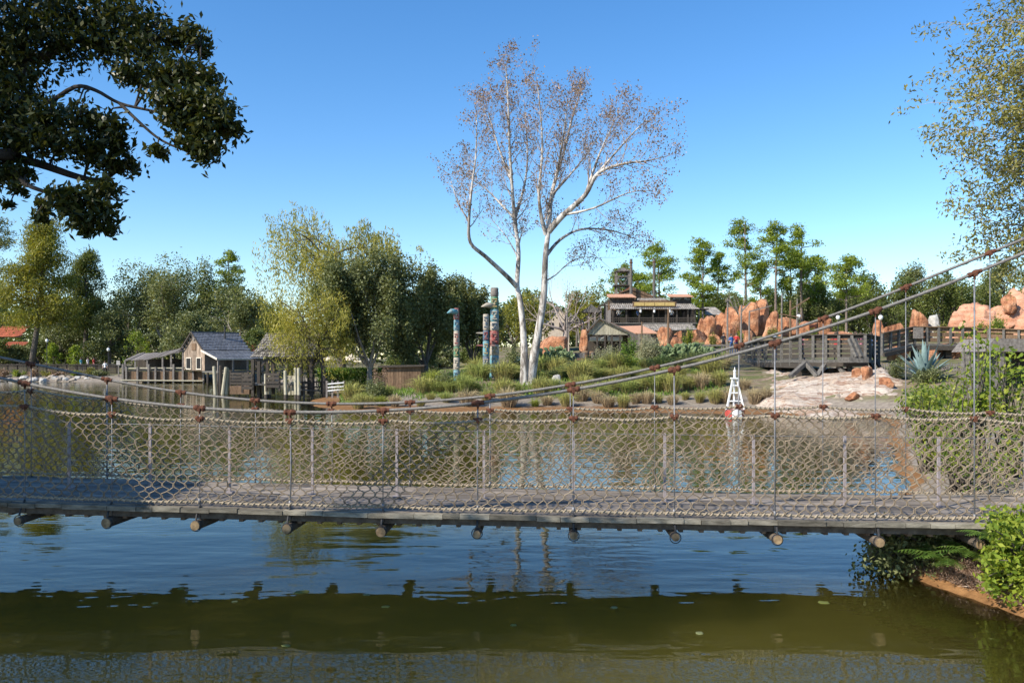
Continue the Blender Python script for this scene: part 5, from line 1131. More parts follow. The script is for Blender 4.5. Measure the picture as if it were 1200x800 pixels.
def rock(name, label, x0, x1, ytop, ybot, Y, seed, mat='red_rock', depth=None, group=None, box=3.2, amp=.16, cuts=4, rz=0.0, ry=0.0, cat='boulder'):
    a, b = P(x0, ytop, Y), P(x1, ybot, Y)
    if 'knob' not in label and name != 'loose_stone': b.z = min(b.z, hz((a.x + b.x) / 2, Y) - .15)
    wx, hz_ = (b.x - a.x) / 2, (a.z - b.z) / 2; dy = (depth or wx * 2 * .9) / 2
    m = rock_mesh(seed, (wx * 1.06, dy, hz_ * 1.12), box, amp, cuts); o = m.build(name, mat, None, True)
    o.location = ((a.x + b.x) / 2, Y, (a.z + b.z) / 2 - hz_ * .06); o.rotation_euler = (0, ry, rz)
    return tag(o, label, cat, group)
GB = 'orange boulders by the lodge'
RB = [(769, 790, 385, 409, 82, 'rounded orange boulder nearest the lodge apron roof, left end of the heap'), (788, 800, 388, 408, 83, 'dark gap boulder with rough top right of the leftmost heap boulder'), (800, 826, 386, 405, 83, 'wide smooth orange boulder in the middle of the lodge heap'),
      (823, 839, 372, 398, 84, 'blocky orange boulder under the annex shed'), (816, 826, 373, 388, 86, 'small orange boulder leaning below the lodge corner'), (836, 850, 370, 394, 85, 'reddish split boulder right of the blocky one under the annex'), (827, 846, 391, 404, 80, 'low rounded orange boulder before the blocky one'),
      (784, 805, 396, 412, 80, 'low orange boulder partly behind the prickly pears'), (846, 866, 362, 391, 84, 'sloping orange boulder with a pitted top, left of the tall upright rock'), (849, 862, 383, 398, 80, 'rounded pale orange boulder below the pitted sloping boulder'), (862, 882, 388, 402, 79, 'low flat orange boulder beside the walkway visitors'),
      (868, 888, 357, 394, 86, 'broad standing orange rock left of the tall upright one'), (884, 901, 352, 391, 87, 'tallest upright orange rock with dark shaded side'), (898, 913, 367, 394, 84, 'leaning tongue shaped orange rock right of the tallest rock'), (912, 936, 373, 398, 86, 'squat orange rock block behind the white walkway lamp'),
      (936, 962, 377, 393, 84, 'long low orange rock right of the squat block'), (958, 976, 374, 389, 83, 'knobbly orange rock behind the upper cable clamp'), (972, 1000, 388, 399, 80, 'flat orange rock behind the railing of the dark walkway'), (1021, 1040, 376, 396, 82, 'pale orange rock beside the twin-globe lamp on the ramp'),
      (1036, 1062, 378, 392, 84, 'low reddish rock right of the lamp on the ramp'), (1066, 1085, 365, 386, 80, 'square standing orange block above the ramp railing'), (1038, 1070, 402, 419, 60, 'red rock shelf under the ramp, left of the agave'), (1082, 1104, 404, 425, 60, 'orange rounded rock under the ramp right of the agave'),
      (1100, 1134, 404, 428, 61, 'broad orange rock under the ramp, right of the black post'), (625, 672, 396, 416, 80, 'low orange rock wall behind the sycamore foot'), (676, 690, 388, 408, 81, 'orange rock left of the gabled shed')]
for i, (x0, x1, y0, y1, Y, lb) in enumerate(RB):
    lean = R(14) if 'tongue' in lb else 0
    rock('orange_boulder', lb, x0, x1, y0, y1 + 3, Y, 200 + i, group=GB if i < 20 else None, ry=lean, box=3.0 + (i % 3), amp=.15 + .07 * (i % 2), cuts=7 + i % 4)
for i, (x, y0, y1, w_, Y, lb) in enumerate([(1090, 366, 378, 16, 80, 'grey-white stone block right of the orange block above the ramp')]):
    rock('pale_block', lb, 1089, 1101, 370, 384, 80, 260, 'white_stone', None, None, 5, .1, 4)
# the long pink ridge at right, several masses
RR = [(1108, 1146, 363, 388, 84, 'lower left shoulder of the pink rock ridge'), (1122, 1158, 358, 388, 88, 'rounded middle dome of the pink rock ridge'), (1140, 1168, 366, 389, 82, 'weathered darker notch block in the pink rock ridge'), (1158, 1192, 360, 392, 84, 'broad stepped mass of the pink ridge below the round knob'), (1182, 1222, 342, 392, 85, 'highest mass of the pink rock ridge at the right edge'), (1176, 1190, 347, 360, 83, 'round orange knob perched on the pink ridge'), (1196, 1240, 366, 394, 80, 'low front mass of the pink ridge at the right edge'), (1128, 1170, 376, 392, 78, 'low front shelf of the pink ridge behind the ramp rail')]
for i, (x0, x1, y0, y1, Y, lb) in enumerate(RR): rock('ridge_rock', lb, x0, x1, y0, y1 + 6, Y, 300 + i, 'pink_rock' if i != 5 else 'red_rock', group='masses of the pink rock ridge', box=3.2, amp=.28, cuts=3, cat='rock')
# striped slab: a tilted, stepped rock sheet of real thickness
def slab():
    xs, ys = np.linspace(8.8, 24.5, 130), np.linspace(38.0, 60.0, 110)
    V, Fc = [], []; nx = len(xs)
    for y in ys:
        for x in xs:
            u = (600 + F * x / y - 866 - 30 * (1 - min(1, (y - 38) / 9))) / 196; v = (y - 38) / 22; u = min(max(u, 0), 1)
            h = hz(x, y)
            q = Vector((x * .33 + y * .12, y * .5, 1.0)); st = mnoise.fractal(q, .8, 2.0, 4)
            step = math.floor((x * .55 + y * .62 + st * 1.4) * 1.3); fr_ = (x * .55 + y * .62 + st * 1.4) * 1.3 - step
            e = min(1, max(0, (min(u, 1 - u) * 4.2 + .25 * st))) * min(1, max(0, min(v * 3.2, (1 - v) * 5) + .25 * st))
            V.append((x, y, h - .18 + (0.42 + .30 * st + .13 * fr_ + .07 * mnoise.noise(Vector((x * 2, y * 2, 4)))) * e * (1.1 - .62 * float(sstep(43.2, 46.5, np.float64(y)))) ))
    for j in range(len(ys) - 1):
        for i in range(nx - 1): a = j * nx + i; Fc.append((a, a + 1, a + 1 + nx, a + nx))
    n0 = len(V); V += [(x, y, z - 1.2) for x, y, z in V]
    ring = list(range(nx)) + [nx - 1 + nx * j for j in range(1, len(ys))] + [nx * len(ys) - 1 - i for i in range(1, nx)] + [nx * j for j in range(len(ys) - 2, 0, -1)]
    for a, b in zip(ring, ring[1:] + ring[:1]): Fc.append((b, a, a + n0, b + n0))
    m = MB(); m.v = V; m.f = Fc; m.mi = [0] * len(Fc); o = m.build('rock_slab', 'striped_rock', None, True)
    tag(o, 'broad sloping slab of pink and white striped rock below the dark walkway', 'rock')
slab()
# small red blocks and stones by the slab
for _c in bridge.children_recursive: _c.hide_viewport = True
bpy.context.view_layer.update(); DG = bpy.context.evaluated_depsgraph_get()
for i, (x0, x1, y0, y1, Y, lb) in enumerate([(997, 1012, 431, 443, 42, 'left red block beneath the dark walkway corner'), (1008, 1024, 430, 446, 42, 'right red block beneath the dark walkway corner'), (1031, 1048, 439, 453, 42.5, 'square red block lying alone on the slope left of the agave'), (990, 1006, 460, 471, 38.5, 'small brown stone on the striped slab'), (979, 986, 462, 468, 39, 'grey stone beside the brown stone on the striped slab'), (1007, 1013, 465, 470, 38.5, 'dark stone right of the brown stone on the striped slab'), (647, 657, 440, 453, 47.5, 'white pointed stone on the grassy bank right of the sycamore')]):
    hit, hp_, _n, _i, _o, _m = SC.ray_cast(DG, Vector((0, 0, CAMH)), (P((x0 + x1) / 2, y1 - 1, 10) - Vector((0, 0, CAMH))).normalized())
    Y = hp_.y + .2
    rock('loose_stone', lb, x0, x1, y0, y1 + 2, Y, 330 + i, ['red_rock', 'red_rock', 'red_rock', 'red_rock', 'shore_stone', 'shore_stone', 'white_stone'][i], None, None, 3.4, .2, 6, rz=.4 + i, cat='stone')
for _c in bridge.children_recursive: _c.hide_viewport = False
# stones along the far-left shore
rng = random.Random(21)
for i in range(26):
    x = 2 + i * 4.2 + rng.uniform(-1, 1); Y = 97.3 + rng.uniform(-.4, .8); X = PX(x, Y); d = 1
    z = max(hz(X, Y), 0); s = rng.uniform(.16, .42)
    if i < 4: pass
    m = rock_mesh(400 + i, (s * 1.3, s, s * .75), 2.6, .2, 4); o = m.build('shore_stone', 'shore_stone' if i % 3 else 'white_stone', None, True); o.location = (X, Y, z + s * .2)
    tag(o, f"{['brown','pale','grey'][i % 3] if i % 3 else 'pale'} stone at the waterline below the far-left fence", 'stone', 'stones along the far-left waterline')

# ------------------------------------------------------------------ timber walkways on the right
Yw0 = 47.0
wk = thing('timber_walkway', 'dark timber walkway platform on trestles above the striped slab', 'walkway', (PX(975, Yw0), Yw0, hz(PX(975, Yw0), Yw0)))
L0, L1, L2 = Vector((PX(868, 66), 66, 0)), Vector((PX(938, 48), 48, 0)), Vector((PX(1014, 46.5), 46.5, 0))
zt = 2.62; 
def rail_run(a, b, z, h, npost, rows, parent, post='grey_wood', railm='grey_wood', zb=None, top=True):
    a, b = Vector(a), Vector(b); zb = z if zb is None else zb
    for i in range(npost):
        t = i / (npost - 1); p = a.lerp(b, t); zz = z + (zb - z) * t; g = at(parent); g.box((p.x, p.y, zz + h / 2 - .15), (.15, .15, h + .38), math.atan2(b.y - a.y, b.x - a.x)); g.build('rail_post', post, parent)
    g = at(parent); off = Vector((-(b - a).y, (b - a).x, 0)).normalized() * .1
    for r in range(rows):
        hh = h * (r + .75) / rows; p0 = a + off; p1 = b + off; g.beam((p0.x, p0.y, z + hh), (p1.x, p1.y, zb + hh), .045, h / rows * .74)
    if top: g.beam((a.x, a.y, z + h + .06), (b.x, b.y, zb + h + .06), .2, .06)
    g.build('railing', railm, parent)
rail_run(L0, L1, 2.55, 1.25, 9, 4, wk, railm='dark_wood'); rail_run(L1, L2, zt, 1.32, 6, 5, wk, railm='dark_wood')
rail_run(L2, Vector((PX(1030, 52), 52, 0)), zt, 1.32, 4, 5, wk, railm='dark_wood')
g = at(wk)
def deck_quad(g, pts, th):
    i = g.add(pts + [(x, y, z - th) for x, y, z in pts]); n = len(pts); g.face(range(i, i + n)); g.face(range(i + 2 * n - 1, i + n - 1, -1))
    for k in range(n): g.face((i + (k + 1) % n, i + k, i + n + k, i + n + (k + 1) % n))
deck_quad(g, [(L0.x, L0.y, 2.5), (L1.x - .1, L1.y - .1, zt - .03), (L2.x + .1, L2.y - .1, zt - .03), (PX(1030, 52), 52, zt - .03), (PX(980, 53), 53, zt - .03), (L0.x + 3, L0.y + 2, 2.5)], .16); g.build('deck', 'grey_wood', wk)
g = at(wk); g.beam((L1.x - .1, L1.y - .14, zt - .29), (L2.x + .1, L2.y - .14, zt - .29), .14, .22); g.beam((L0.x, L0.y - .1, 2.2), (L1.x, L1.y - .1, zt - .36), .14, .3); g.build('edge_beam', 'dark_wood', wk)
for x, Y in ((890, 60), (915, 54), (938, 48.3), (956, 48), (976, 47.6), (996, 47.2), (1014, 46.8)):
    p = P(x, 430, Y); z0 = hz(p.x, p.y); g = at(wk); g.box((p.x, p.y + .3, (zt - .5 + z0 - .3) / 2), (.28, .28, zt - .5 - z0 + .3)); g.build('trestle_leg', 'dark_wood', wk)
for xa, xb in ((944, 926), (944, 958), (992, 1002), (968, 958), (980, 992)):
    a, b = P(xa, 425, 47.4), P(xb, 441, 46.8); g = at(wk); g.beam(a, b, .24, .2); g.build('brace', 'grey_wood', wk)
# landing with raking struts at the corner
for x0, x1 in ((995, 1004), (1001, 1010)):
    g = at(wk); g.beam(P(x0, 397, 45.6), P(x1, 418, 45.2), .2, .14); g.build('raking_strut', 'grey_wood', wk)
g = at(wk); a, b = P(995, 421.5, 45.2), P(1018, 421.5, 45.2); g.box(((a.x + b.x) / 2, 45.9, a.z), (b.x - a.x, 1.4, .3)); g.build('landing', 'grey_wood', wk)
for x in (1019, 1027): g = at(wk); g.beam(P(x - 8, 408, 49), P(x + 5, 432, 48), .16, .16); g.build('brace', 'dark_wood', wk)
# ramp
rp = thing('timber_ramp', 'long railed timber ramp crossing in front of the pink rock ridge', 'walkway', (PX(1110, 60), 60, hz(PX(1110, 60), 60)))
A0, A1, A2, A3 = Vector((PX(1034, 58), 58, 0)), Vector((PX(1072, 60), 60, 0)), Vector((PX(1142, 60), 60, 0)), Vector((PX(1250, 56), 56, 0))
z0_, z1_, z2_, z3_ = PZ(411, 58), PZ(402.5, 60), PZ(403.5, 60), PZ(408, 56)
rail_run(A0, A1, z0_, 1.15, 5, 4, rp, zb=z1_, railm='brown_wood'); rail_run(A1, A2, z1_, 1.15, 6, 3, rp, zb=z2_, railm='brown_wood'); rail_run(A2, A3, z2_, 1.1, 7, 3, rp, zb=z3_, railm='brown_wood')
g = at(rp); bk = Vector((.3, 2.2, 0))
for a, b, za, zb in ((A0, A1, z0_, z1_), (A1, A2, z1_, z2_), (A2, A3, z2_, z3_)):
    deck_quad(g, [(a.x, a.y - .15, za), (b.x - .01, b.y - .15, zb), (b.x - .01, b.y + 2, zb), (a.x, a.y + 2, za)], .14)
g.build('deck', 'grey_wood', rp)
g = at(rp)
for a, b, za, zb in ((A0, A1, z0_, z1_), (A1, A2, z1_, z2_), (A2, A3, z2_, z3_)): g.beam((a.x, a.y - .22, za - .3), (b.x, b.y - .22, zb - .3), .12, .28)
g.build('edge_beam', 'dark_wood', rp)
g = at(rp); a, b = P(1070.5, 383.5, 59.7), P(1082, 396.5, 59.7); g.box(((a.x + b.x) / 2, 59.75, (a.z + b.z) / 2), (b.x - a.x, .12, a.z - b.z)); g.build('plank_panel', 'old_wood', rp)
for x in (1072, 1110, 1150, 1185): p = P(x, 410, 60.6); z0 = hz(p.x, p.y); g = at(rp); g.box((p.x, p.y, (z1_ - .3 + z0 - .2) / 2), (.42, .42, z1_ - .1 - z0)); g.build('trestle_leg', 'dark_wood', rp)
# shed and picket fence at right
Yk = 33; sx0, sx1, sx2 = PX(1140, Yk), PX(1170, Yk), PX(1250, Yk); z0 = hz(sx1, Yk)
t = thing('plank_shed', 'grey plank shed with flat roof and dark opening at the right', 'shed', (sx1, Yk, z0))
g = at(t); boards(g, (sx0 + .3, Yk + 1.4, 0), (sx1, Yk, 0), z0 - .3, PZ(411, Yk), 12); g.build('side_wall', 'grey_wood', t)
g = at(t); zt_ = PZ(411, Yk); g.box(((sx1 + sx2) / 2, Yk + 1.8, (zt_ + z0) / 2), (sx2 - sx1, .2, zt_ - z0)); g.build('rear_wall', 'dark_wood', t); g = at(t); g.box((sx1 + .12, Yk, (zt_ + z0) / 2), (.2, .2, zt_ - z0)); g.build('corner_post', 'old_wood', t)
g = at(t); a, b = PZ(398, Yk), PZ(412, Yk); g.prism([(sx1 - .7, b), (sx2, b), (sx2, a), (sx1 - .3, a + .05)], Yk - .25, Yk + 2.2); g.build('roof', 'old_wood', t)
Yk2 = 44; t = thing('picket_fence', 'low grey picket fence between agave and plank shed', 'fence', (PX(1090, Yk2), Yk2, hz(PX(1090, Yk2), Yk2)))
g = at(t); 
for i in range(46):
    x = PX(1034 + i * 2.8, Yk2); zg = hz(x, Yk2); zt_ = PZ(425.5 + .8 * math.sin(i * 2.1), Yk2); g.beam((x, Yk2, zg - .1), (x, Yk2, max(zt_, zg + .3)), .06, .03)
g.build('pickets', 'old_wood', t)
g = at(t); g.beam((PX(1032, Yk2), Yk2 + .05, PZ(431, Yk2)), (PX(1164, Yk2), Yk2 + .05, PZ(431, Yk2)), .04, .08); g.build('rail', 'old_wood', t)
# fence at the walkway left of the platform
Yk3 = 72; t = thing('post_fence', 'low timber post fence in front of the boulders left of the walkway', 'fence', (PX(845, Yk3), Yk3, hz(PX(845, Yk3), Yk3)))
for x in (818, 832, 846, 858, 870): p = P(x, 403, Yk3); zg = hz(p.x, p.y); g = at(t); g.box((p.x, Yk3, (p.z + zg - .2) / 2), (.14, .14, p.z - zg + .2)); g.build('post', 'old_wood', t)
g = at(t); g.beam(P(816, 404.5, Yk3 - .1), P(872, 404.5, Yk3 - .1), .06, .12); g.beam(P(816, 409, Yk3 - .1), P(872, 409, Yk3 - .1), .06, .1); g.build('rail', 'old_wood', t)
# dark fence on the far-left shore
Yz = 101; t = thing('dark_fence', 'long dark slatted fence along the far-left walkway', 'fence', (PX(60, Yz), Yz, hz(PX(60, Yz), Yz))); z0 = t.location.z
for i in range(14): x = PX(-14 + i * 11.6, Yz); g = at(t); g.box((x, Yz, z0 + .45), (.16, .16, 1.7)); g.build('post', 'dark_wood', t)
g = at(t); a, b = PX(-14, Yz), PX(137, Yz); g.beam((a, Yz - .1, z0 + 1.2), (b, Yz - .1, z0 + 1.2), .12, .1); g.beam((a, Yz - .1, z0 + .2), (b, Yz - .1, z0 + .2), .08, .1)
for i in range(110): x = a + (b - a) * (i + .5) / 110; g.box((x, Yz - .06, z0 + .68), (.085, .04, .96))
g.build('slats', 'dark_wood', t)

# ------------------------------------------------------------------ masts and lamps
def mast(label, x, ytop, ybot, Y, arms=(), mat='old_wood', r=.09):
    p = P(x, ytop, Y); zg = hz(p.x, p.y); t = thing('utility_pole', label, 'pole', (p.x, p.y, zg), 'wooden poles between lodge and walkway'); g = MB(); g.tube([(0, 0, -.2), (0, 0, (p.z - zg) * .6), (.03, 0, p.z - zg)], [r, r * .9, r * .75], 8); g.build('pole', mat, t)
    for (dx, y, dx2, y2) in arms: g = MB(); g.beam((dx / F * Y, -.12, PZ(y, Y) - zg), (dx2 / F * Y, -.12, PZ(y2, Y) - zg), .1, .1); g.build('cross_arm', mat, t)
mast('grey pole between the sycamore and the ore wheel', 664.5, 362, 400, 84)
mast('rusty pole standing before the lodge apron roof', 783, 362, 408, 78, mat='brown_wood', r=.11)
mast('short post before the gabled shed side roof', 752, 377, 395, 80, mat='brown_wood')
mast('pole in front of the annex shed', 852.5, 349, 408, 74, [(-3, 352, 3, 352)])
mast('tall pole in front of the pitted sloping boulder', 868.5, 357, 415, 70, [(0, 365, 10, 354)])
mast('pole before the broad standing rock', 878, 364, 392, 76, [(0, 365, 26, 358)])
mast('leaning-arm pole right of the tongue shaped rock', 916, 344, 395, 76)
mast('pole carrying a long raised arm behind the walkway', 926, 352, 395, 74, [(0, 363, 22, 349), (-12, 368, 12, 372)], mat='brown_wood', r=.11)
mast('thin pole behind the raised-arm pole', 934, 350, 388, 82)
def lamp(label, x, y, Y):
    p = P(x, y, Y); zg = hz(p.x, p.y); h = p.z - zg; t = thing('street_lamp', label, 'lamp', (p.x, p.y, zg), 'globe lamps along the walkways'); g = MB(); g.tube([(0, 0, -.1), (0, 0, .5), (0, 0, .52), (0, 0, h - .25)], [.1, .08, .05, .045], 8); g.build('pole', 'black_iron', t)
    g = MB(); g.lathe([(.05, -.22), (.12, -.17), (.19, -.02), (.17, .12), (.08, .2)], (0, 0, h), 12); g.build('globe', 'globe', t, True)
    g = MB(); g.lathe([(.1, .2), (.09, .26), (.03, .32), (.01, .42)], (0, 0, h), 8); g.build('finial', 'black_iron', t)
lamp('globe lamp behind the raised-arm pole on the walkway', 936, 371, 74); lamp('globe lamp before the dark treeline left of the rope bridge clamp', 982, 372, 78); lamp('globe lamp beside the pale rock at the foot of the ramp', 1032, 372, 70)
lamp('globe lamp under the leaning cypress on the far-left shore', 55, 399, 106); lamp('globe lamp at the right end of the dark far-left fence', 127, 409.5, 104)
# ------------------------------------------------------------------ totem poles
def totem(label, x, ytop, ybot, Y, w_, bands, arms, beak):
    zg = hz(PX(x, Y), Y); t = thing('totem_pole', label, 'totem pole', (PX(x, Y), Y, zg), 'carved totem poles on the bank'); H = PZ(ytop, Y) - zg; r = w_ / F * Y / 2
    n = len(bands); z = -.1
    for i, mt in enumerate(bands):
        h = (H + .1) / n * (1 + .22 * math.sin(i * 2.3 + x)) if i < n - 1 else H - z; k = r * (1.04 - .16 * i / n)
        g = MB(); g.tube([(0, 0, z), (0, 0, z + h * .08), (0, 0, z + h * .45), (0, 0, z + h * .6), (0, 0, z + h * .93), (0, 0, z + h - .004)], [k * .9, k * 1.02, k * 1.05, k * .96, k, k * .86], 12)
        o = g.build('carved_band', mt, t, True)
        g = MB(); alt = ['totem_cream', 'totem_navy', 'totem_red', 'totem_yellow'][(i * 3 + 1) % 4]; zz = z + h * .62     # brow, eyes, snout and mouth
        for s_ in (-1, 1): g.lathe([(.01, -.06), (k * .27, -.03), (k * .27, .03), (.01, .06)], (s_ * k * .42, -k * .93, zz), 8)
        g.box((0, -k * 1.0, zz + h * .17), (k * 1.3, k * .35, h * .08)); g.box((0, -k * 1.08, zz - h * .18), (k * .5, k * .5, h * .2), 0, .6); g.box((0, -k * 1.0, zz - h * .40), (k * 1.2, k * .3, h * .09))
        if mt != 'old_wood': g.build('carving', alt, o)
        z += h
    for f, ln, mt, hh, dirx in arms:
        g = MB(); zz = f * H; g.prism([(0, zz - hh), (dirx * ln, zz - hh * .25), (dirx * ln * 1.05, zz + hh * .2), (dirx * ln * .85, zz + hh * .7), (0, zz + hh)], -.07, .07); g.build('wing', mt, t)
    if beak: g = MB(); zz = beak[0] * H; g.tube([(0, -.05, zz), (-beak[1] * .6, -.35, zz + .02), (-beak[1], -.55, zz - .1)], [.2, .16, .04], 8); g.build('beak', beak[2], t, True)
totem('short totem pole with blue beak before the dark evergreens', 535, 361, 439, 54, 7, ['totem_teal', 'totem_cream', 'totem_green', 'totem_cream', 'totem_teal', 'totem_red'], [], (.95, .55, 'totem_teal'))
totem('middle-height dark blue totem pole left of the tallest one', 569.5, 368, 438, 54, 7.5, ['totem_navy', 'totem_navy', 'totem_teal', 'totem_navy', 'totem_cream'], [(.83 - .12, .62, 'totem_cream', .07, -1), (.52, .6, 'totem_red', .07, -1), (.52, .6, 'totem_red', .07, 1)], None)
totem('tallest totem pole, turquoise and red, with a broad beak', 579.5, 337, 436, 56, 10.5, ['totem_teal', 'totem_teal', 'totem_cream', 'totem_red', 'totem_cream', 'totem_teal', 'totem_green', 'old_wood'], [], (.80, .85, 'totem_cream'))

# ------------------------------------------------------------------ white channel marker standing in the water
Yb = 38.9; bx = PX(861, Yb); mk = thing('channel_marker', 'white tripod light tower on a red and white float by the shore', 'marker', (bx, Yb, 0)); u = Yb / F
def bz(y): return PZ(y, Yb)
g = MB()
for k in range(12):
    a0, a1 = k * math.pi / 6, (k + 1) * math.pi / 6; g.m = (k // 2) % 2; b = g.add([(math.cos(a) * r, math.sin(a) * r, z) for z, r in ((-.15, .44), (.30, .46)) for a in (a0, a1)]); g.face((b, b + 1, b + 3, b + 2)); i = g.add([(0, 0, .30)]); g.face((b + 2, b + 3, i))
g.build('float', ['white_paint', 'red_paint'], mk)
for (x, y) in ((-.40, -.1), (.40, -.15), (.05, .38)): g = MB(); g.beam((x, y, .28), (x * .22, y * .22, 1.72), .075, .075); g.build('leg', 'white_paint', mk)
for z in (.7, 1.08, 1.42):
    k = 1 - (z - .28) / 1.44 * .78; q = [Vector((x * k, y * k, z)) for x, y in ((-.40, -.1), (.40, -.15), (.05, .38))]; g = MB()
    for i in range(3): g.beam(q[i], q[(i + 1) % 3], .045, .05)
    g.build('crossbar', 'white_paint', mk)
g = MB(); g.box((0, 0, 1.75), (.34, .34, .06)); g.build('platform', 'white_paint', mk)
g = MB(); g.lathe([(.055, 0), (.055, .27), (.075, .28), (.07, .31), (.03, .36), (.015, .48)], (0, 0, 1.785), 10); g.build('lantern', 'white_paint', mk)

# ------------------------------------------------------------------ grass clumps
def grass_mesh(seed, h, r, n, wd):
    rng = np.random.default_rng(seed); V = []
    a = rng.uniform(0, 6.283, n); rr = r * .32 * np.sqrt(rng.random(n)); base = np.stack([rr * np.cos(a), rr * np.sin(a), np.full(n, -.06)], 1)
    oa = a + rng.normal(0, .5, n); out = np.stack([np.cos(oa), np.sin(oa), 0 * oa], 1); L = h * rng.uniform(.65, 1.15, n)[:, None]; sp = (rng.random(n) ** 1.1)[:, None] * r
    mid = base + out * sp * .45 + np.array([0, 0, 1]) * L * .72; tip = base + out * sp * 1.1 + np.array([0, 0, 1]) * (L * (1.0 - .42 * sp / r))
    s = np.stack([-out[:, 1], out[:, 0], 0 * oa], 1) + rng.normal(0, .5, (n, 3)); s /= np.linalg.norm(s, axis=1, keepdims=True); wv = wd * rng.uniform(.6, 1.3, (n, 1))
    V = np.stack([base - s * wv, base + s * wv, mid + s * wv * .8, mid - s * wv * .8, tip], 1).reshape(-1, 3)
    me = bpy.data.meshes.new('blades'); F_ = []
    for i in range(n): b = i * 5; F_ += [(b, b + 1, b + 2, b + 3), (b + 3, b + 2, b + 4)]
    me.from_pydata(V.tolist(), [], F_); me.update(); return me
protos = {}
for kn, mt in (('mixed', 'grass_mixed'), ('green', 'grass_green'), ('tan', 'grass_tan'), ('bright', 'grass_bright')):
    protos[kn] = []
    for v in range(2):
        me = grass_mesh(len(protos) * 10 + v, .9, .75, 430, .011); me.materials.append(MATS[mt]); protos[kn].append(me)
rng = random.Random(31)
marks = [(383, 'the white rail fence'), (470, 'the brown hut'), (535, 'the short totem pole'), (579, 'the tallest totem pole'), (618, 'the sycamore'), (653, 'the white pointed stone'), (783, 'the rusty pole'), (861, 'the white light tower')]
ORD = ['first', 'second', 'third', 'fourth', 'fifth', 'sixth', 'seventh', 'eighth', 'ninth', 'tenth', 'eleventh', 'twelfth', 'thirteenth', 'fourteenth']
rows = [('row nearest the water', 44.8, .80, [(420, 'mixed'), (433, 'mixed'), (447, 'bright'), (463, 'tan'), (493, 'mixed'), (505, 'mixed'), (523, 'green'), (548, 'tan'), (570, 'mixed'), (596, 'tan'), (627, 'bright'), (641, 'tan'), (664, 'mixed'), (681, 'tan'), (700, 'tan'), (713, 'tan'), (730, 'mixed'), (745, 'tan'), (758, 'tan'), (772, 'mixed'), (788, 'tan'), (803, 'mixed'), (820, 'mixed'), (838, 'mixed'), (852, 'tan'), (884, 'tan'), (897, 'tan')]),
        ('middle row', 48.0, .95, [(412, 'mixed'), (428, 'green'), (452, 'green'), (497, 'mixed'), (512, 'green'), (527, 'green'), (545, 'green'), (557, 'green'), (590, 'mixed'), (604, 'green'), (634, 'mixed'), (648, 'green'), (668, 'green'), (684, 'mixed'), (701, 'green'), (718, 'mixed'), (736, 'green'), (752, 'mixed'), (769, 'green'), (787, 'mixed'), (806, 'mixed'), (822, 'tan'), (843, 'mixed'), (872, 'tan')]),
        ('third row', 52.5, 1.0, [(508, 'bright'), (522, 'bright'), (541, 'green'), (553, 'green'), (563, 'green'), (590, 'mixed'), (603, 'green'), (632, 'green'), (647, 'mixed'), (662, 'green'), (679, 'mixed'), (695, 'green'), (712, 'mixed'), (729, 'mixed'), (745, 'green'), (762, 'mixed'), (780, 'green'), (797, 'mixed'), (815, 'green'), (832, 'mixed')]),
        ('top row', 58.5, 1.0, [(515, 'bright'), (548, 'green'), (560, 'mixed'), (592, 'green'), (606, 'mixed'), (636, 'green'), (652, 'mixed'), (668, 'green'), (686, 'mixed'), (704, 'green'), (721, 'mixed'), (740, 'green'), (758, 'mixed'), (776, 'green'), (795, 'mixed'), (814, 'mixed'), (830, 'tan'), (848, 'tan')])]
for rn, Y, k, lst in rows:
    cnt = {}
    for x, kn in lst:
        mkx = [mm for mm in marks if mm[0] <= x]; nm_ = mkx[-1][1] if mkx else 'the dock ramp'
        cnt[nm_] = cnt.get(nm_, 0) + 1
        Yj = Y + rng.uniform(-1, 1); X = PX(x, Yj); o = bpy.data.objects.new('grass_clump', rng.choice(protos[kn])); COL.objects.link(o)
        o.location = (X, Yj, hz(X, Yj)); s = k * rng.choice([.7, .95, 1.1, 1.3, 1.65]) * rng.uniform(.9, 1.1); o.scale = (s * rng.uniform(.9, 1.15), s, s * rng.uniform(.85, 1.1)); o.rotation_euler = (0, 0, rng.uniform(0, 6.28))
        word = {'mixed': 'tan-green', 'green': 'green', 'tan': 'dry tan', 'bright': 'bright green'}[kn]
        tag(o, f"{word} grass clump, {ORD[cnt[nm_] - 1]} right of {nm_}, {rn}", 'grass clump', 'grass clumps on the bank')
# short ground cover between the clumps
nr = np.random.default_rng(12); n = 26000
Yg_ = 46.5 + 38 * nr.random(n) ** 1.4; xg = 398 + (850 - 398) * nr.random(n); Xg = (xg - 600) / F * Yg_
keep = np.sin(Xg * 1.1 + np.sin(Yg_ * .8) * 2) + np.cos(Yg_ * .9 + Xg * .4) + nr.normal(0, .7, n) > -.35; Xg, Yg_ = Xg[keep], Yg_[keep]
C = np.stack([Xg, Yg_, height(Xg, Yg_) + .1], 1); D = np.zeros_like(C); D[:, 2] = 1.3
me = quads_mesh('ground_cover', leaf_quads(nr, C, .34, .05, D, .55, 0)); tag(link('ground_cover_grass', me, 'leaf_hedge'), kind='stuff')

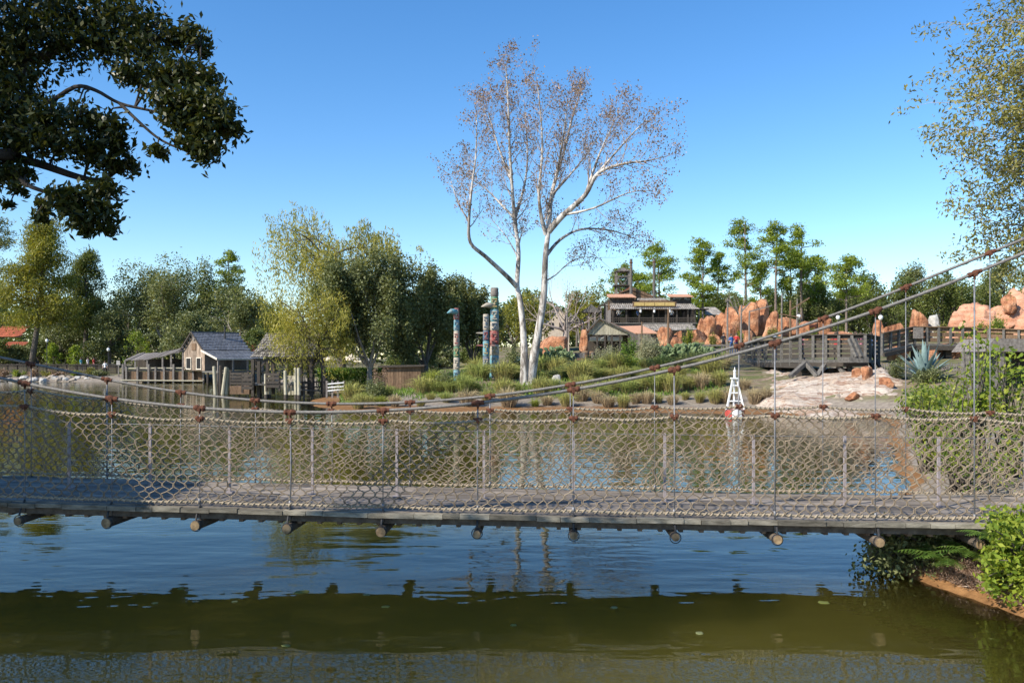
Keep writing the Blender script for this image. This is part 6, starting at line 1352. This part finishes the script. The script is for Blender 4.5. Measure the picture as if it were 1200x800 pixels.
# ------------------------------------------------------------------ shrubs and plants
def shrub(name, label, px, ytop, ybot, Y, pw, leafm, leaf, n, seed, group=None, cat='shrub', zfoot=None, spread=(.5, .5, .36), stems=9, asp=.55, up=.4, world_foot=None):
    X = PX(px, Y); zf = hz(X, Y) if zfoot is None else zfoot; t = thing(name, label, cat, (X, Y, zf), group); rng = random.Random(seed); nr = np.random.default_rng(seed)
    H = PZ(ytop, Y) - zf; HW = pw / F * Y / 2; m = MB(); cs = []
    for i in range(stems):
        a = rng.uniform(0, 6.283); q = rng.random() ** .6; e = Vector((math.cos(a) * HW * q, math.sin(a) * HW * q * .9, H * rng.uniform(.35, .98) * (1 - .25 * q))); md = e * .5 + Vector((0, 0, H * .08))
        m.tube([(math.cos(a) * .05, math.sin(a) * .05, -.1), md, e], [.014 + H * .006, .01 + H * .003, .004], 5, cap=False); cs += [e, e * .75 + Vector((rng.gauss(0, HW * .1), rng.gauss(0, HW * .1), 0))]
        if q > .4: cs.append(e * .5)
    m.build('stems', 'bark', t, True)
    C = cloud(nr, cs, max(1, n // len(cs)), (HW * .2, HW * .2, H * .12)); C = C[C[:, 2] > .02]
    link('foliage', quads_mesh('foliage', leaf_quads(nr, C, leaf, leaf * asp, None, 1, up)), leafm, t); return t
shrub('sage_bush', 'pale grey-green feathery bush before the lodge apron roof', 757, 391, 424, 66, 30, 'leaf_sage', .10, 4200, 501, stems=22)
shrub('sage_bush', 'cream-flecked low bush right of the gabled shed front posts', 712, 403, 424, 66, 26, 'leaf_sage', .10, 2600, 502, stems=16)
shrub('shrub', 'bright green rounded shrub under the shed side roof', 737, 393, 418, 70, 15, 'leaf_hedge', .13, 1800, 503)
shrub('shrub', 'dark green low shrub before the cream-flecked bush', 708, 414, 430, 60, 40, 'leaf_evergreen', .12, 2600, 504, stems=16)
shrub('shrub', 'green low shrub right of the dark low shrub below the shed', 735, 414, 430, 59, 34, 'leaf_shrub', .12, 2400, 505, stems=14)
shrub('shrub', 'spiky dark green bush beside the left stem of the sycamore', 600, 402, 430, 60, 22, 'leaf_evergreen', .13, 1900, 506)
shrub('shrub', 'reddish brown dry shrub left of the brown hut wall', 446, 424, 446, 52, 18, 'leaf_brown', .09, 1600, 507)
shrub('shrub', 'dark dense shrub between brown hut and short totem pole', 521, 430, 458, 48.5, 24, 'leaf_evergreen', .09, 2600, 508)
shrub('shrub', 'green shrub left of the brown hut at the waterside', 442, 438, 462, 47.5, 26, 'leaf_evergreen', .09, 2600, 509)
shrub('shrub', 'green bush before the dark notch of the pink ridge', 1168, 370, 388, 76, 26, 'leaf_shrub', .16, 1700, 510)
shrub('shrub', 'dark green spiky shrub left of the agave', 1054, 420, 445, 43, 26, 'leaf_evergreen', .09, 2500, 511)
shrub('shrub', 'low grey-green shrub in front of the agave', 1088, 428, 448, 41, 36, 'leaf_evergreen', .09, 2600, 512)
for i, (x, w_, yt, mt, lb) in enumerate([(6, 16, 431, 'leaf_brown', 'brown dry bush above the stones at the left edge'), (22, 14, 433, 'leaf_shrub', 'small green bush above the stones left of the fence lamp'), (38, 18, 432, 'leaf_brown', 'brown dry bush at the foot of the leaning cypress'), (58, 16, 434, 'leaf_olive', 'olive bush on the far-left bank below the first fence lamp'), (70, 22, 431, 'leaf_brown', 'wide brown bush in the middle of the far-left bank'), (86, 14, 434, 'leaf_shrub', 'small green bush below the slim cypress'), (104, 20, 431, 'leaf_olive', 'olive bush on the far-left bank before the walking group'), (118, 16, 433, 'leaf_evergreen', 'dark bush at the right end of the far-left bank')]):
    shrub('shrub', lb, x, yt, 442, 99.2, w_, mt, .16, 900, 540 + i, group='low bushes on the far-left bank', stems=8)
for i, (x, yt, Y, w_, mt, lb) in enumerate([(806, 383, 80, 12, 'leaf_shrub', 'small green bush between the boulders below the lodge'), (836, 391, 78, 10, 'leaf_olive', 'olive tuft in the joint below the blocky boulder'), (866, 386, 77, 11, 'leaf_shrub', 'green bush at the foot of the broad standing rock'), (905, 384, 81, 11, 'leaf_olive', 'olive bush at the foot of the tongue shaped rock'), (952, 384, 79, 14, 'leaf_shrub', 'green bush before the long low orange rock'), (1102, 378, 78, 14, 'leaf_olive', 'olive bush at the left foot of the pink ridge'), (1146, 376, 77, 14, 'leaf_shrub', 'green bush before the middle dome of the pink ridge')]):
    shrub('shrub', lb, x, yt, 400, Y, w_, mt, .15, 900, 560 + i, group='bushes among the orange rocks', stems=8)
# clipped hedge behind the dock
Yhg = 62; t = tag(bpy.data.objects.new('hedge', None), 'bright green clipped hedge behind the dock and its ramp', 'hedge'); COL.objects.link(t); X0, X1 = PX(372, Yhg), PX(462, Yhg); t.location = ((X0 + X1) / 2, Yhg, hz(PX(417, Yhg), Yhg))
nr = np.random.default_rng(3); n = 9000; lx = (X1 - X0); hh = PZ(431, Yhg) - t.location.z
C = np.stack([nr.uniform(-lx / 2, lx / 2, n), nr.choice([-.7, .7, 0, 0], n) * 1.0 + nr.uniform(-.15, .7, n), nr.random(n) ** .55 * hh], 1); link('foliage', quads_mesh('foliage', leaf_quads(nr, C, .15, .09)), 'leaf_hedge', t)
g = MB()
for i in range(14): g.tube([(-lx / 2 + lx * (i + .5) / 14, .2, -.1), (-lx / 2 + lx * (i + .5) / 14 + .05, .2, hh * .8)], [.03, .015], 5)
g.build('stems', 'bark', t)
# prickly pears
def pear_mesh(seed):
    rng = random.Random(seed); m = MB()
    def pad(b, d, ln, n_):
        ax = d.cross(Vector((rng.gauss(0, 1), rng.gauss(0, 1), .2))).normalized(); nn = d.cross(ax).normalized(); c = b + d * ln * .5; pts = []
        for i in range(5):
            t = (i + .02) / 4.04; w_ = ln * .38 * math.sin(math.pi * min(.99, t * .93 + .05)) ** .7; pts.append((b + d * ln * t, w_))
        rings = [m.add([p + ax * w_ * math.cos(a) + nn * w_ * .26 * math.sin(a) for a in [k * math.pi / 4 for k in range(8)]]) for p, w_ in pts]
        for a, q in zip(rings, rings[1:]):
            for k in range(8): m.face((a + k, a + (k + 1) % 8, q + (k + 1) % 8, q + k))
        m.face([rings[-1] + k for k in range(8)])
        if n_ > 0:
            for _ in range(rng.randint(1, 3)): pad(b + d * ln * .92 + ax * ln * rng.uniform(-.25, .25), rdir(rng, d, rng.uniform(.2, .8)), ln * rng.uniform(.75, 1), n_ - 1)
    for i in range(13): a = rng.uniform(0, 6.28); pad(Vector((math.cos(a) * .3 * rng.random(), math.sin(a) * .3 * rng.random(), -.04)), Vector((math.cos(a) * .5, math.sin(a) * .5, 1)).normalized(), .36, 3)
    me = bpy.data.meshes.new('pads'); me.from_pydata(m.v, [], m.f); me.materials.append(MATS['cactus']); me.polygons.foreach_set('use_smooth', [True] * len(m.f)); return me
pm = [pear_mesh(1), pear_mesh(2)]
for i, (x, Y, s, lb) in enumerate([(772, 66, 1.15, 'prickly pear clump just right of the pale feathery bush'), (787, 67, 1.1, 'prickly pear clump left of the rusty pole foot'), (801, 66, 1.25, 'tall prickly pear clump right of the rusty pole'), (814, 67, 1.2, 'prickly pear clump before the smooth orange boulder'), (827, 66, 1.0, 'rightmost prickly pear clump, before the post fence'), (650, 70, 1.6, 'tall blue-green cactus clump behind the right sycamore stem'), (662, 72, 1.3, 'cactus clump right of the tall one behind the sycamore'), (639, 78, 1.2, 'small cactus clump between the sycamore stems and the rock wall')]):
    X = PX(x, Y); o = bpy.data.objects.new('prickly_pear', pm[i % 2]); COL.objects.link(o); o.location = (X, Y, hz(X, Y)); o.scale = (s * 1.15, s, s); o.rotation_euler = (0, 0, i * 1.3); tag(o, lb, 'cactus', 'prickly pears on the hill')
def agave(label, px, Y, s, seed, group=None):
    rng = random.Random(seed); X = PX(px, Y); t = thing('agave_plant', label, 'agave', (X, Y, hz(X, Y)), group); m = MB()
    for i in range(34):
        a = i * 2.4; el = .22 + 1.25 * (i / 34) + rng.uniform(-.08, .08); ln = s * rng.uniform(.8, 1.05); d = Vector((math.cos(a) * math.cos(el), math.sin(a) * math.cos(el), math.sin(el))); sd = d.cross(UP).normalized(); nn = sd.cross(d)
        pts = []
        for k in range(6):
            u = k / 5; w_ = s * .075 * (1 - u) ** .6 * (1 + 1.2 * u * (1 - u)); c = d * ln * u + UP * (-.10 * ln * u * u * math.cos(el)) + Vector((0, 0, .05)); pts.append((c - sd * w_ + nn * w_ * .35, c - nn * w_ * .25, c + sd * w_ + nn * w_ * .35))
        b = m.add([q for p in pts for q in p])
        for k in range(5): o = b + k * 3; m.face((o, o + 1, o + 4, o + 3)); m.face((o + 1, o + 2, o + 5, o + 4))
    m.build('leaves', 'agave', t, True)
agave('big blue-grey agave with stiff leaves beside the timber ramp', 1083, 42, 1.95, 3)
agave('small agave beyond the tall totem pole near the rock wall', 607, 74, 1.5, 4)

# ------------------------------------------------------------------ plants on the right bank
def leafy(label, spots, leafm, leaf, n, seed, name='shrub', cat='shrub', asp=.5, sig=.09, group=None, foot=None, stem='bark', kids=3):
    """an open leafy shrub built on stems that reach the given places (picture x, y, distance)"""
    rng = random.Random(seed); nr = np.random.default_rng(seed); ps = [P(*q) for q in spots]
    fx = sum(p.x for p in ps) / len(ps); fy = sum(p.y for p in ps) / len(ps)
    if foot: fx, fy = foot
    t = thing(name, label, cat, (fx, fy, max(hz(fx, fy), 0)), group); m = at(t); o = Vector(t.location); cs = []
    for p in ps:
        b = Vector((fx + rng.uniform(-.15, .15), fy + rng.uniform(-.15, .15), o.z - .05)); md = b.lerp(p, .55) + Vector((rng.uniform(-.1, .1), rng.uniform(-.1, .1), .12)); pts, rad = smooth_line([b, md, p], [.02, .013, .004]); m.tube(pts, rad, 5, cap=False)
        for k in range(kids): cs.append(pts[-1 - k * 2] + Vector((rng.gauss(0, .06), rng.gauss(0, .06), rng.gauss(0, .05))))
    m.build('stems', stem, t, True)
    C = cloud(nr, cs, max(1, n // len(cs)), (sig, sig, sig * .8)); D = np.repeat(np.array([[0, -.2, .35]]), len(C), 0)
    link('foliage', quads_mesh('foliage', leaf_quads(nr, C, leaf, leaf * asp, D, .9, .6) - np.array(o)), leafm, t); return t
def scatter(rng, x0, x1, y0, y1, Y0, Y1, n): return [(rng.uniform(x0, x1), rng.uniform(y0, y1), rng.uniform(Y0, Y1)) for _ in range(n)]
rng = random.Random(17)
leafy('lime green leafy shrub in the sun at the right edge before the bridge', scatter(rng, 1158, 1215, 612, 695, 8.6, 9.3, 46), 'leaf_lime', .075, 3000, 601, foot=(5.55, 9.2), sig=.055)
leafy('tall lime sprig shrub rising over the bridge edge at the far right', scatter(rng, 1165, 1210, 595, 640, 8.9, 9.4, 16), 'leaf_lime', .08, 800, 602, foot=(5.75, 9.5), sig=.06)
leafy('dark shrub hanging over the water beneath the right end of the bridge', scatter(rng, 1010, 1095, 622, 676, 10.0, 10.8, 44), 'leaf_evergreen', .06, 4200, 603, foot=(5.1, 10.6), sig=.085)
leafy('dark shrub filling the shade below the bridge beside the ferns', scatter(rng, 1085, 1165, 626, 672, 9.9, 10.8, 34), 'leaf_evergreen', .06, 2800, 604, foot=(5.7, 10.7), sig=.085)
# yellow-green shrubs behind the right end of the bridge
leafy('yellow-green leafy shrub behind the rope rail, lowest and leftmost of the bank shrubs', scatter(rng, 1068, 1120, 455, 530, 17, 19, 34), 'leaf_shrub', .11, 1100, 605, foot=(9.2, 18.6), sig=.14)
leafy('yellow-green leafy shrub in the middle of the bank shrubs below the agave', scatter(rng, 1105, 1160, 428, 540, 15.5, 18, 28), 'leaf_shrub', .11, 800, 606, foot=(9.0, 17.2), sig=.14)
leafy('tall open shrub with lime leaves reaching up beside the thick suspender', scatter(rng, 1128, 1160, 385, 470, 15, 16.5, 20), 'leaf_lime', .12, 650, 607, foot=(8.8, 16.0), sig=.12)
leafy('dense leafy shrub at the right edge before the plank shed', scatter(rng, 1165, 1225, 425, 540, 14, 16.5, 34), 'leaf_shrub', .11, 950, 608, foot=(9.2, 15.6), sig=.14)
leafy('dark green shrub low on the right bank behind the netting', scatter(rng, 1085, 1210, 505, 575, 13.2, 15, 26), 'leaf_shrub', .085, 950, 609, foot=(7.8, 14.8), sig=.13)
leafy('sprig of yellow leaves at the right against the plank shed roof', scatter(rng, 1165, 1192, 398, 440, 15.5, 16.5, 9), 'leaf_lime', .12, 260, 610, foot=(9.6, 16.4), sig=.12)
leafy('low leafy shrub on the slope right of the square red block', scatter(rng, 1066, 1110, 452, 474, 27, 30, 26), 'leaf_shrub', .14, 1500, 611, foot=(13.6, 28.6), sig=.2)
def fern(label, px, Y, z, s, seed, az0, azr, nfr=9):
    rng = random.Random(seed); X = PX(px, Y); t = thing('fern_plant', label, 'fern', (X, Y, max(z, hz(X, Y) - .02)), 'ferns under the bridge end'); m = MB()
    for i in range(nfr):
        a = az0 + azr * (i / (nfr - 1) - .5) + rng.uniform(-.1, .1); ln = s * rng.uniform(.8, 1.1); el = rng.uniform(.5, 1.0); pts = []
        for k in range(15): u = k / 14; pts.append(Vector((math.cos(a) * ln * u * math.cos(el * .7), math.sin(a) * ln * u * math.cos(el * .7), ln * (u * math.sin(el) - .75 * u * u * math.sin(el)))))
        m.tube(pts[::2], [.006, .006, .005, .005, .004, .003, .003, .002], 4, cap=False)
        for k in range(1, 15):
            d = (pts[k] - pts[k - 1]).normalized(); sd = d.cross(UP).normalized(); w_ = ln * .23 * math.sin(math.pi * (.12 + .86 * k / 14)) ** .8
            for s_ in (-1, 1):
                e = pts[k] + sd * s_ * w_ + d * w_ * .35 - UP * w_ * .22; q = d * ln * .026; b = m.add([pts[k] - q, pts[k] + q * .6, e]); m.face((b, b + 1, b + 2))
    m.build('fronds', 'leaf_fern', t)
fern('arching fern in the shade under the bridge, nearest the water', 1112, 9.75, .28, .62, 1, R(185), 2.6); fern('fern under the bridge between shade fern and lime shrub', 1145, 9.7, .36, .55, 2, R(200), 3.2); fern('sunlit fern beside the lime shrub at the bridge edge', 1168, 9.35, .62, .42, 3, R(170), 3.0)
# dead grass and roots on the near right bank
nr = np.random.default_rng(8); n = 15000; X_ = nr.uniform(4.8, 6.6, n); Y_ = nr.uniform(8.3, 10.6, n); Hh = height(X_, Y_); k_ = (Hh > .06); C = np.stack([X_, Y_, Hh + .02], 1)[k_]; D = np.zeros_like(C); D[:, 2] = .15; D[:, 0] = -.4
me = quads_mesh('dead_grass', leaf_quads(nr, C, .19, .010, D, .8, .2)); tag(link('dead_grass', me, 'leaf_brown'), kind='stuff')

# fallen leaves and bits of weed afloat
rng = random.Random(44)
for i, (x, y, lb) in enumerate([(352, 694, 'dark weed raft afloat left of the reflected willow, largest'), (430, 697, 'small floating leaf left of the reflected evergreens'), (452, 711, 'pale floating leaf just below the reflected deck edge left of centre'), (275, 705, 'pale floating leaf near the left third of the water'), (212, 690, 'small floating leaf near the reflected log at left'), (182, 707, 'tiny floating leaf below the left reflected log'), (965, 706, 'dark floating leaf cluster right of centre in the blue water'), (720, 712, 'floating leaf under the middle of the bridge'), (602, 733, 'tiny floating leaf in the olive reflection at centre'), (820, 742, 'tiny floating leaf in the olive reflection right of centre'), (335, 757, 'small floating leaf low in the olive reflection at left'), (1010, 672, 'floating leaf close to the dark overhanging shrub')]):
    Y = F * CAMH / (y - HOR); s = rng.uniform(.022, .036) * (2.6 if 'raft' in lb else 1.7 if 'cluster' in lb else 1); g = MB(); n = 9; rr = [s * rng.uniform(.7, 1.2) for _ in range(n)]
    for z_, k in ((.010, .82), (.003, 1.0)): g.add([(math.cos(q * 6.283 / n) * rr[q] * 1.5 * k, math.sin(q * 6.283 / n) * rr[q] * k, z_ + .003 * (q % 2)) for q in range(n)])
    g.face(range(n))
    for q in range(n): g.face((q, n + q, n + (q + 1) % n, (q + 1) % n))
    o = g.build('floating_leaf', 'leaf_evergreen' if i % 2 else 'leaf_oak'); o.location = (PX(x, Y), Y, 0); o.rotation_euler = (0, 0, rng.uniform(-.4, .4)); tag(o, lb, 'leaf', 'leaves and weed afloat on the near water')

# ------------------------------------------------------------------ parasols, small gear
for i, (x, y0, y1, Y, lb) in enumerate([(387, 414, 440, 72, 'beige parasol behind the dock, left of the pale evergreen trunk'), (413, 414, 440, 74, 'beige parasol behind the pale evergreen trunk'), (425, 416, 440, 78, 'farther beige parasol right of the evergreen trunk')]):
    p = P(x, y0, Y); zg = hz(p.x, p.y); h = p.z - zg; t = thing('parasol', lb, 'parasol', (p.x, p.y, zg), 'beige parasols behind the dock'); g = MB(); g.tube([(0, 0, -.05), (0, 0, h - .03)], .03, 6); g.build('pole', 'old_wood', t)
    g = MB(); c = g.add([(0, 0, h)]); R_ = .82; b = g.add([(math.cos(k * math.pi / 4) * R_, math.sin(k * math.pi / 4) * R_, h - .5) for k in range(8)] + [(math.cos(k * math.pi / 4) * R_ * 1.01, math.sin(k * math.pi / 4) * R_ * 1.01, h - .62) for k in range(8)])
    for k in range(8): g.face((c, b + k, b + (k + 1) % 8)); g.face((b + k, b + 8 + k, b + 8 + (k + 1) % 8, b + (k + 1) % 8))
    g.build('canopy', 'canvas', t)
def barrel(label, x, y, Y, s=1.0):
    p = P(x, y, Y); zg = hz(p.x, p.y); t = thing('barrel', label, 'barrel', (p.x, p.y, zg), 'barrels of the mine yard'); g = MB(); g.lathe([(.26 * s, 0), (.32 * s, .25 * s), (.33 * s, .42 * s), (.31 * s, .62 * s), (.26 * s, .86 * s), (.24 * s, .85 * s)], n=14); g.build('staves', 'brown_wood', t, True)
    g = MB(); g.lathe([(.325 * s, .2 * s), (.335 * s, .26 * s)], n=14); g.build('hoop', 'black_iron', t); g = MB(); g.lathe([(.32 * s, .6 * s), (.315 * s, .66 * s)], n=14); g.build('hoop', 'black_iron', t)
barrel('barrel at the left corner of the mine yard', 657, 405, 79, 1.2); barrel('barrel beside the crate before the gabled shed', 686, 404, 80, 1.2); barrel('barrel at the foot of the gabled shed', 693, 404, 81, 1.1)
def crate(label, x, Y, s):
    X = PX(x, Y); t = thing('crate', label, 'crate', (X, Y, hz(X, Y)), 'crates of the mine yard', .3); g = MB(); g.box((0, 0, s * .45), (s, s, s * .9)); g.build('box', 'old_wood', t); g = MB()
    for sx_ in (-1, 1):
        for sy_ in (-1, 1): g.box((sx_ * s * .48, sy_ * s * .48, s * .46), (s * .14, s * .14, s * .94))
    for sx_ in (-1, 1): g.box((sx_ * s * .3, 0, s * .92), (s * .2, s * 1.06, s * .05))
    g.build('frame', 'grey_wood', t)
crate('crate before the orange rock left of the gabled shed', 679, 80, .9); crate('small crate next to the pole by the ore wheel', 668, 79, .7)
# mine yard platform edge
Yv = 78; t = thing('yard_fence', 'low timber edging of the mine yard right of the sycamore', 'fence', (PX(664, Yv), Yv, hz(PX(664, Yv), Yv)))
for x in (638, 648, 660, 672, 684, 694): p = P(x, 413, Yv); zg = hz(p.x, p.y); g = at(t); g.box((p.x, Yv, (max(p.z, zg + .5) + zg - .2) / 2), (.16, .16, max(p.z, zg + .5) - zg + .2)); g.build('post', 'old_wood', t)
g = at(t); zz = hz(PX(664, Yv), Yv) + .42; g.beam((PX(636, Yv), Yv - .1, zz), (PX(696, Yv), Yv - .1, zz), .08, .2); g.build('rail', 'brown_wood', t)
# sign post by the far-left fence
p = P(139, 420, 98); zg = hz(p.x, p.y); t = thing('notice_post', 'grey notice post at the right end of the far-left fence', 'sign', (p.x, p.y, max(zg, 0))); g = MB(); g.box((0, 0, .8), (.12, .12, 2.0)); g.build('post', 'old_wood', t); g = MB(); g.box((0, -.08, 1.65), (.42, .05, .5)); g.build('board', 'concrete', t)

# ------------------------------------------------------------------ people
def body_mesh(pose):
    pts = {'pel': (0, 0, .95), 'wai': (0, 0, 1.1), 'che': (0, .01, 1.32), 'nec': (0, .01, 1.47), 'hea': (0, -.01, 1.60), 'top': (0, 0, 1.70)}
    sw = .16 if pose == 'walk' else .04
    for s_, n in ((-1, 'l'), (1, 'r')):
        k = s_ * sw
        pts.update({'hip' + n: (s_ * .09, 0, .90), 'kne' + n: (s_ * .10, -k * .6 - .02, .5), 'ank' + n: (s_ * .10, -k, .09), 'toe' + n: (s_ * .11, -k - .15, .03),
                    'sho' + n: (s_ * .18, .01, 1.40), 'elb' + n: (s_ * .24, .03 + k * .4, 1.12), 'wri' + n: (s_ * .23, (-.16 if pose == 'lean' else -.05) + k * .8, .93 if pose != 'lean' else 1.08), 'han' + n: (s_ * .22, (-.26 if pose == 'lean' else -.07) + k, .84 if pose != 'lean' else 1.09)})
    rad = {'pel': .125, 'wai': .115, 'che': .135, 'nec': .055, 'hea': .095, 'top': .07}
    for n in 'lr': rad.update({'hip' + n: .09, 'kne' + n: .06, 'ank' + n: .042, 'toe' + n: .035, 'sho' + n: .06, 'elb' + n: .042, 'wri' + n: .03, 'han' + n: .035})
    ed = [('pel', 'wai'), ('wai', 'che'), ('che', 'nec'), ('nec', 'hea'), ('hea', 'top')]
    for n in 'lr': ed += [('pel', 'hip' + n), ('hip' + n, 'kne' + n), ('kne' + n, 'ank' + n), ('ank' + n, 'toe' + n), ('che', 'sho' + n), ('sho' + n, 'elb' + n), ('elb' + n, 'wri' + n), ('wri' + n, 'han' + n)]
    names = list(pts); me = bpy.data.meshes.new('body'); me.from_pydata([pts[n] for n in names], [(names.index(a), names.index(b)) for a, b in ed], []); o = bpy.data.objects.new('tmp', me); COL.objects.link(o)
    md = o.modifiers.new('s', 'SKIN')
    for i, n in enumerate(names): me.skin_vertices[0].data[i].radius = (rad[n], rad[n] * (.72 if n in ('pel', 'wai', 'che') else 1)); me.skin_vertices[0].data[i].use_root = (n == 'pel')
    o.modifiers.new('d', 'SUBSURF').levels = 1; dg = bpy.context.evaluated_depsgraph_get(); dg.update(); ev = o.evaluated_get(dg); out = bpy.data.meshes.new_from_object(ev); bpy.data.objects.remove(o); bpy.data.meshes.remove(me); return out
bodies = {k: body_mesh(k) for k in ('stand', 'walk', 'lean')}
plain('skin', (.42, .26, .18), (.52, .34, .25), .6, 5, None, 0); plain('hair', (.03, .02, .015), (.09, .06, .04), .7, 20, None, 0); plain('denim', (.04, .06, .12), (.08, .11, .19), .9, 20, None, 0); plain('black_cloth', (.015, .015, .018), (.03, .03, .035), .9, 20, None, 0)
cloth = {'white': (.75, .74, .72), 'red': (.5, .05, .05), 'blue': (.06, .16, .42), 'turquoise': (.10, .38, .44), 'pink': (.6, .22, .28), 'dark': (.03, .03, .04), 'grey': (.25, .25, .27)}
for k, c in cloth.items(): plain('shirt_' + k, tuple(x * .85 for x in c), c, .9, 20, None, 0)
def person(label, x, yfeet, Y, shirt, pants, pose, rz, zfeet=None, hat=None, s=1.0):
    X = PX(x, Y); z = hz(X, Y) if zfeet is None else zfeet; t = bodies[pose].copy(); 
    for mm in ('skin', 'shirt_' + shirt, pants, 'black_cloth'): t.materials.append(MATS[mm])
    mi = []
    for p in t.polygons:
        c = p.center; side = abs(c.x) > .17; mi.append(3 if c.z < .085 else 2 if c.z < .96 and not side else (1 if c.z < 1.45 and (not side or c.z > 1.14) else 0))
    t.polygons.foreach_set('material_index', mi); t.polygons.foreach_set('use_smooth', [True] * len(mi)); o = bpy.data.objects.new('person', t); COL.objects.link(o); o.location = (X, Y, z); o.rotation_euler = (0, 0, rz); o.scale = (s, s, s); tag(o, label, 'person', 'visitors and workers in the distance')
    g = MB(); g.lathe([(.05, -.16), (.105, -.08), (.112, 0), (.09, .07), (.03, .11)], (0, .022, 1.635), 10); g.build('hair', 'hair', o, True)
    if hat: g = MB(); g.lathe([(.19, 0), (.19, .015), (.11, .02), (.105, .12), (.04, .14)], (0, 0, 1.70), 12); g.build('hat', hat, o, True)
    g = MB(); g.tube([(0, -.09, 1.63), (0, -.125, 1.595), (0, -.1, 1.58)], [.01, .02, .012], 5); g.build('nose', 'skin', o)
    return o
zw_ = 2.5
person('person in blue shirt leaning by the pole left of the walkway', 857, 0, 71, 'blue', 'denim', 'lean', .4); person('person in red top beside the one in blue by the walkway', 863, 0, 71.5, 'red', 'denim', 'stand', -.3); person('person in dark clothes at the foot of the pitted boulder', 848, 0, 74, 'dark', 'black_cloth', 'stand', .2)
person('person in grey top at the left start of the dark walkway', 886, 0, 64, 'grey', 'denim', 'walk', 1.2, zfeet=2.5); person('person in dark jacket second along the dark walkway', 893, 0, 62, 'dark', 'denim', 'walk', 1.0, zfeet=2.5); person('person in turquoise shirt and white hat on the dark walkway', 908, 0, 60, 'turquoise', 'denim', 'stand', .3, zfeet=2.5, hat='white_paint')
person('person in pink top before the long low orange rock', 940, 0, 52, 'pink', 'denim', 'walk', 1.5, zfeet=2.5); person('person in red shirt at the middle of the dark walkway', 980, 0, 49, 'red', 'black_cloth', 'stand', 2.6, zfeet=2.5); person('person in pink shirt near the walkway corner', 1009, 0, 50.5, 'pink', 'denim', 'stand', .5, zfeet=2.5); person('person in blue top at the foot of the ramp', 1021, 0, 50.5, 'blue', 'denim', 'walk', 1.3, zfeet=2.5); person('person in dark clothes at the walkway corner beside the raking struts', 1003, 0, 49, 'dark', 'black_cloth', 'lean', 0, zfeet=2.5)
zg_ = PZ(378, 97); person('person in white shirt at the left of the lodge gallery', 725, 0, 97.9, 'white', 'black_cloth', 'lean', .1, zfeet=zg_); person('person in white shirt right of the middle lodge gallery post', 787, 0, 97.9, 'white', 'black_cloth', 'stand', -.2, zfeet=zg_); person('person in dark shirt in the lodge gallery shade', 748, 0, 98.6, 'blue', 'black_cloth', 'stand', .4, zfeet=zg_)
person('person in turquoise top behind the far-left fence', 95, 0, 103, 'turquoise', 'denim', 'walk', 1.4); person('person in white top in the group behind the far-left fence', 103, 0, 103.4, 'white', 'denim', 'walk', 1.4); person('person in red top in the group behind the far-left fence', 110, 0, 103.2, 'red', 'denim', 'walk', 1.5); person('person in white shirt at the right end of the far-left fence', 123, 0, 99.8, 'white', 'black_cloth', 'stand', .2)
person('person in dark top before the gabled house', 641, 0, 92, 'dark', 'denim', 'walk', 1.2); person('person in blue top near the ore wheel', 646, 0, 90, 'blue', 'denim', 'stand', .3)
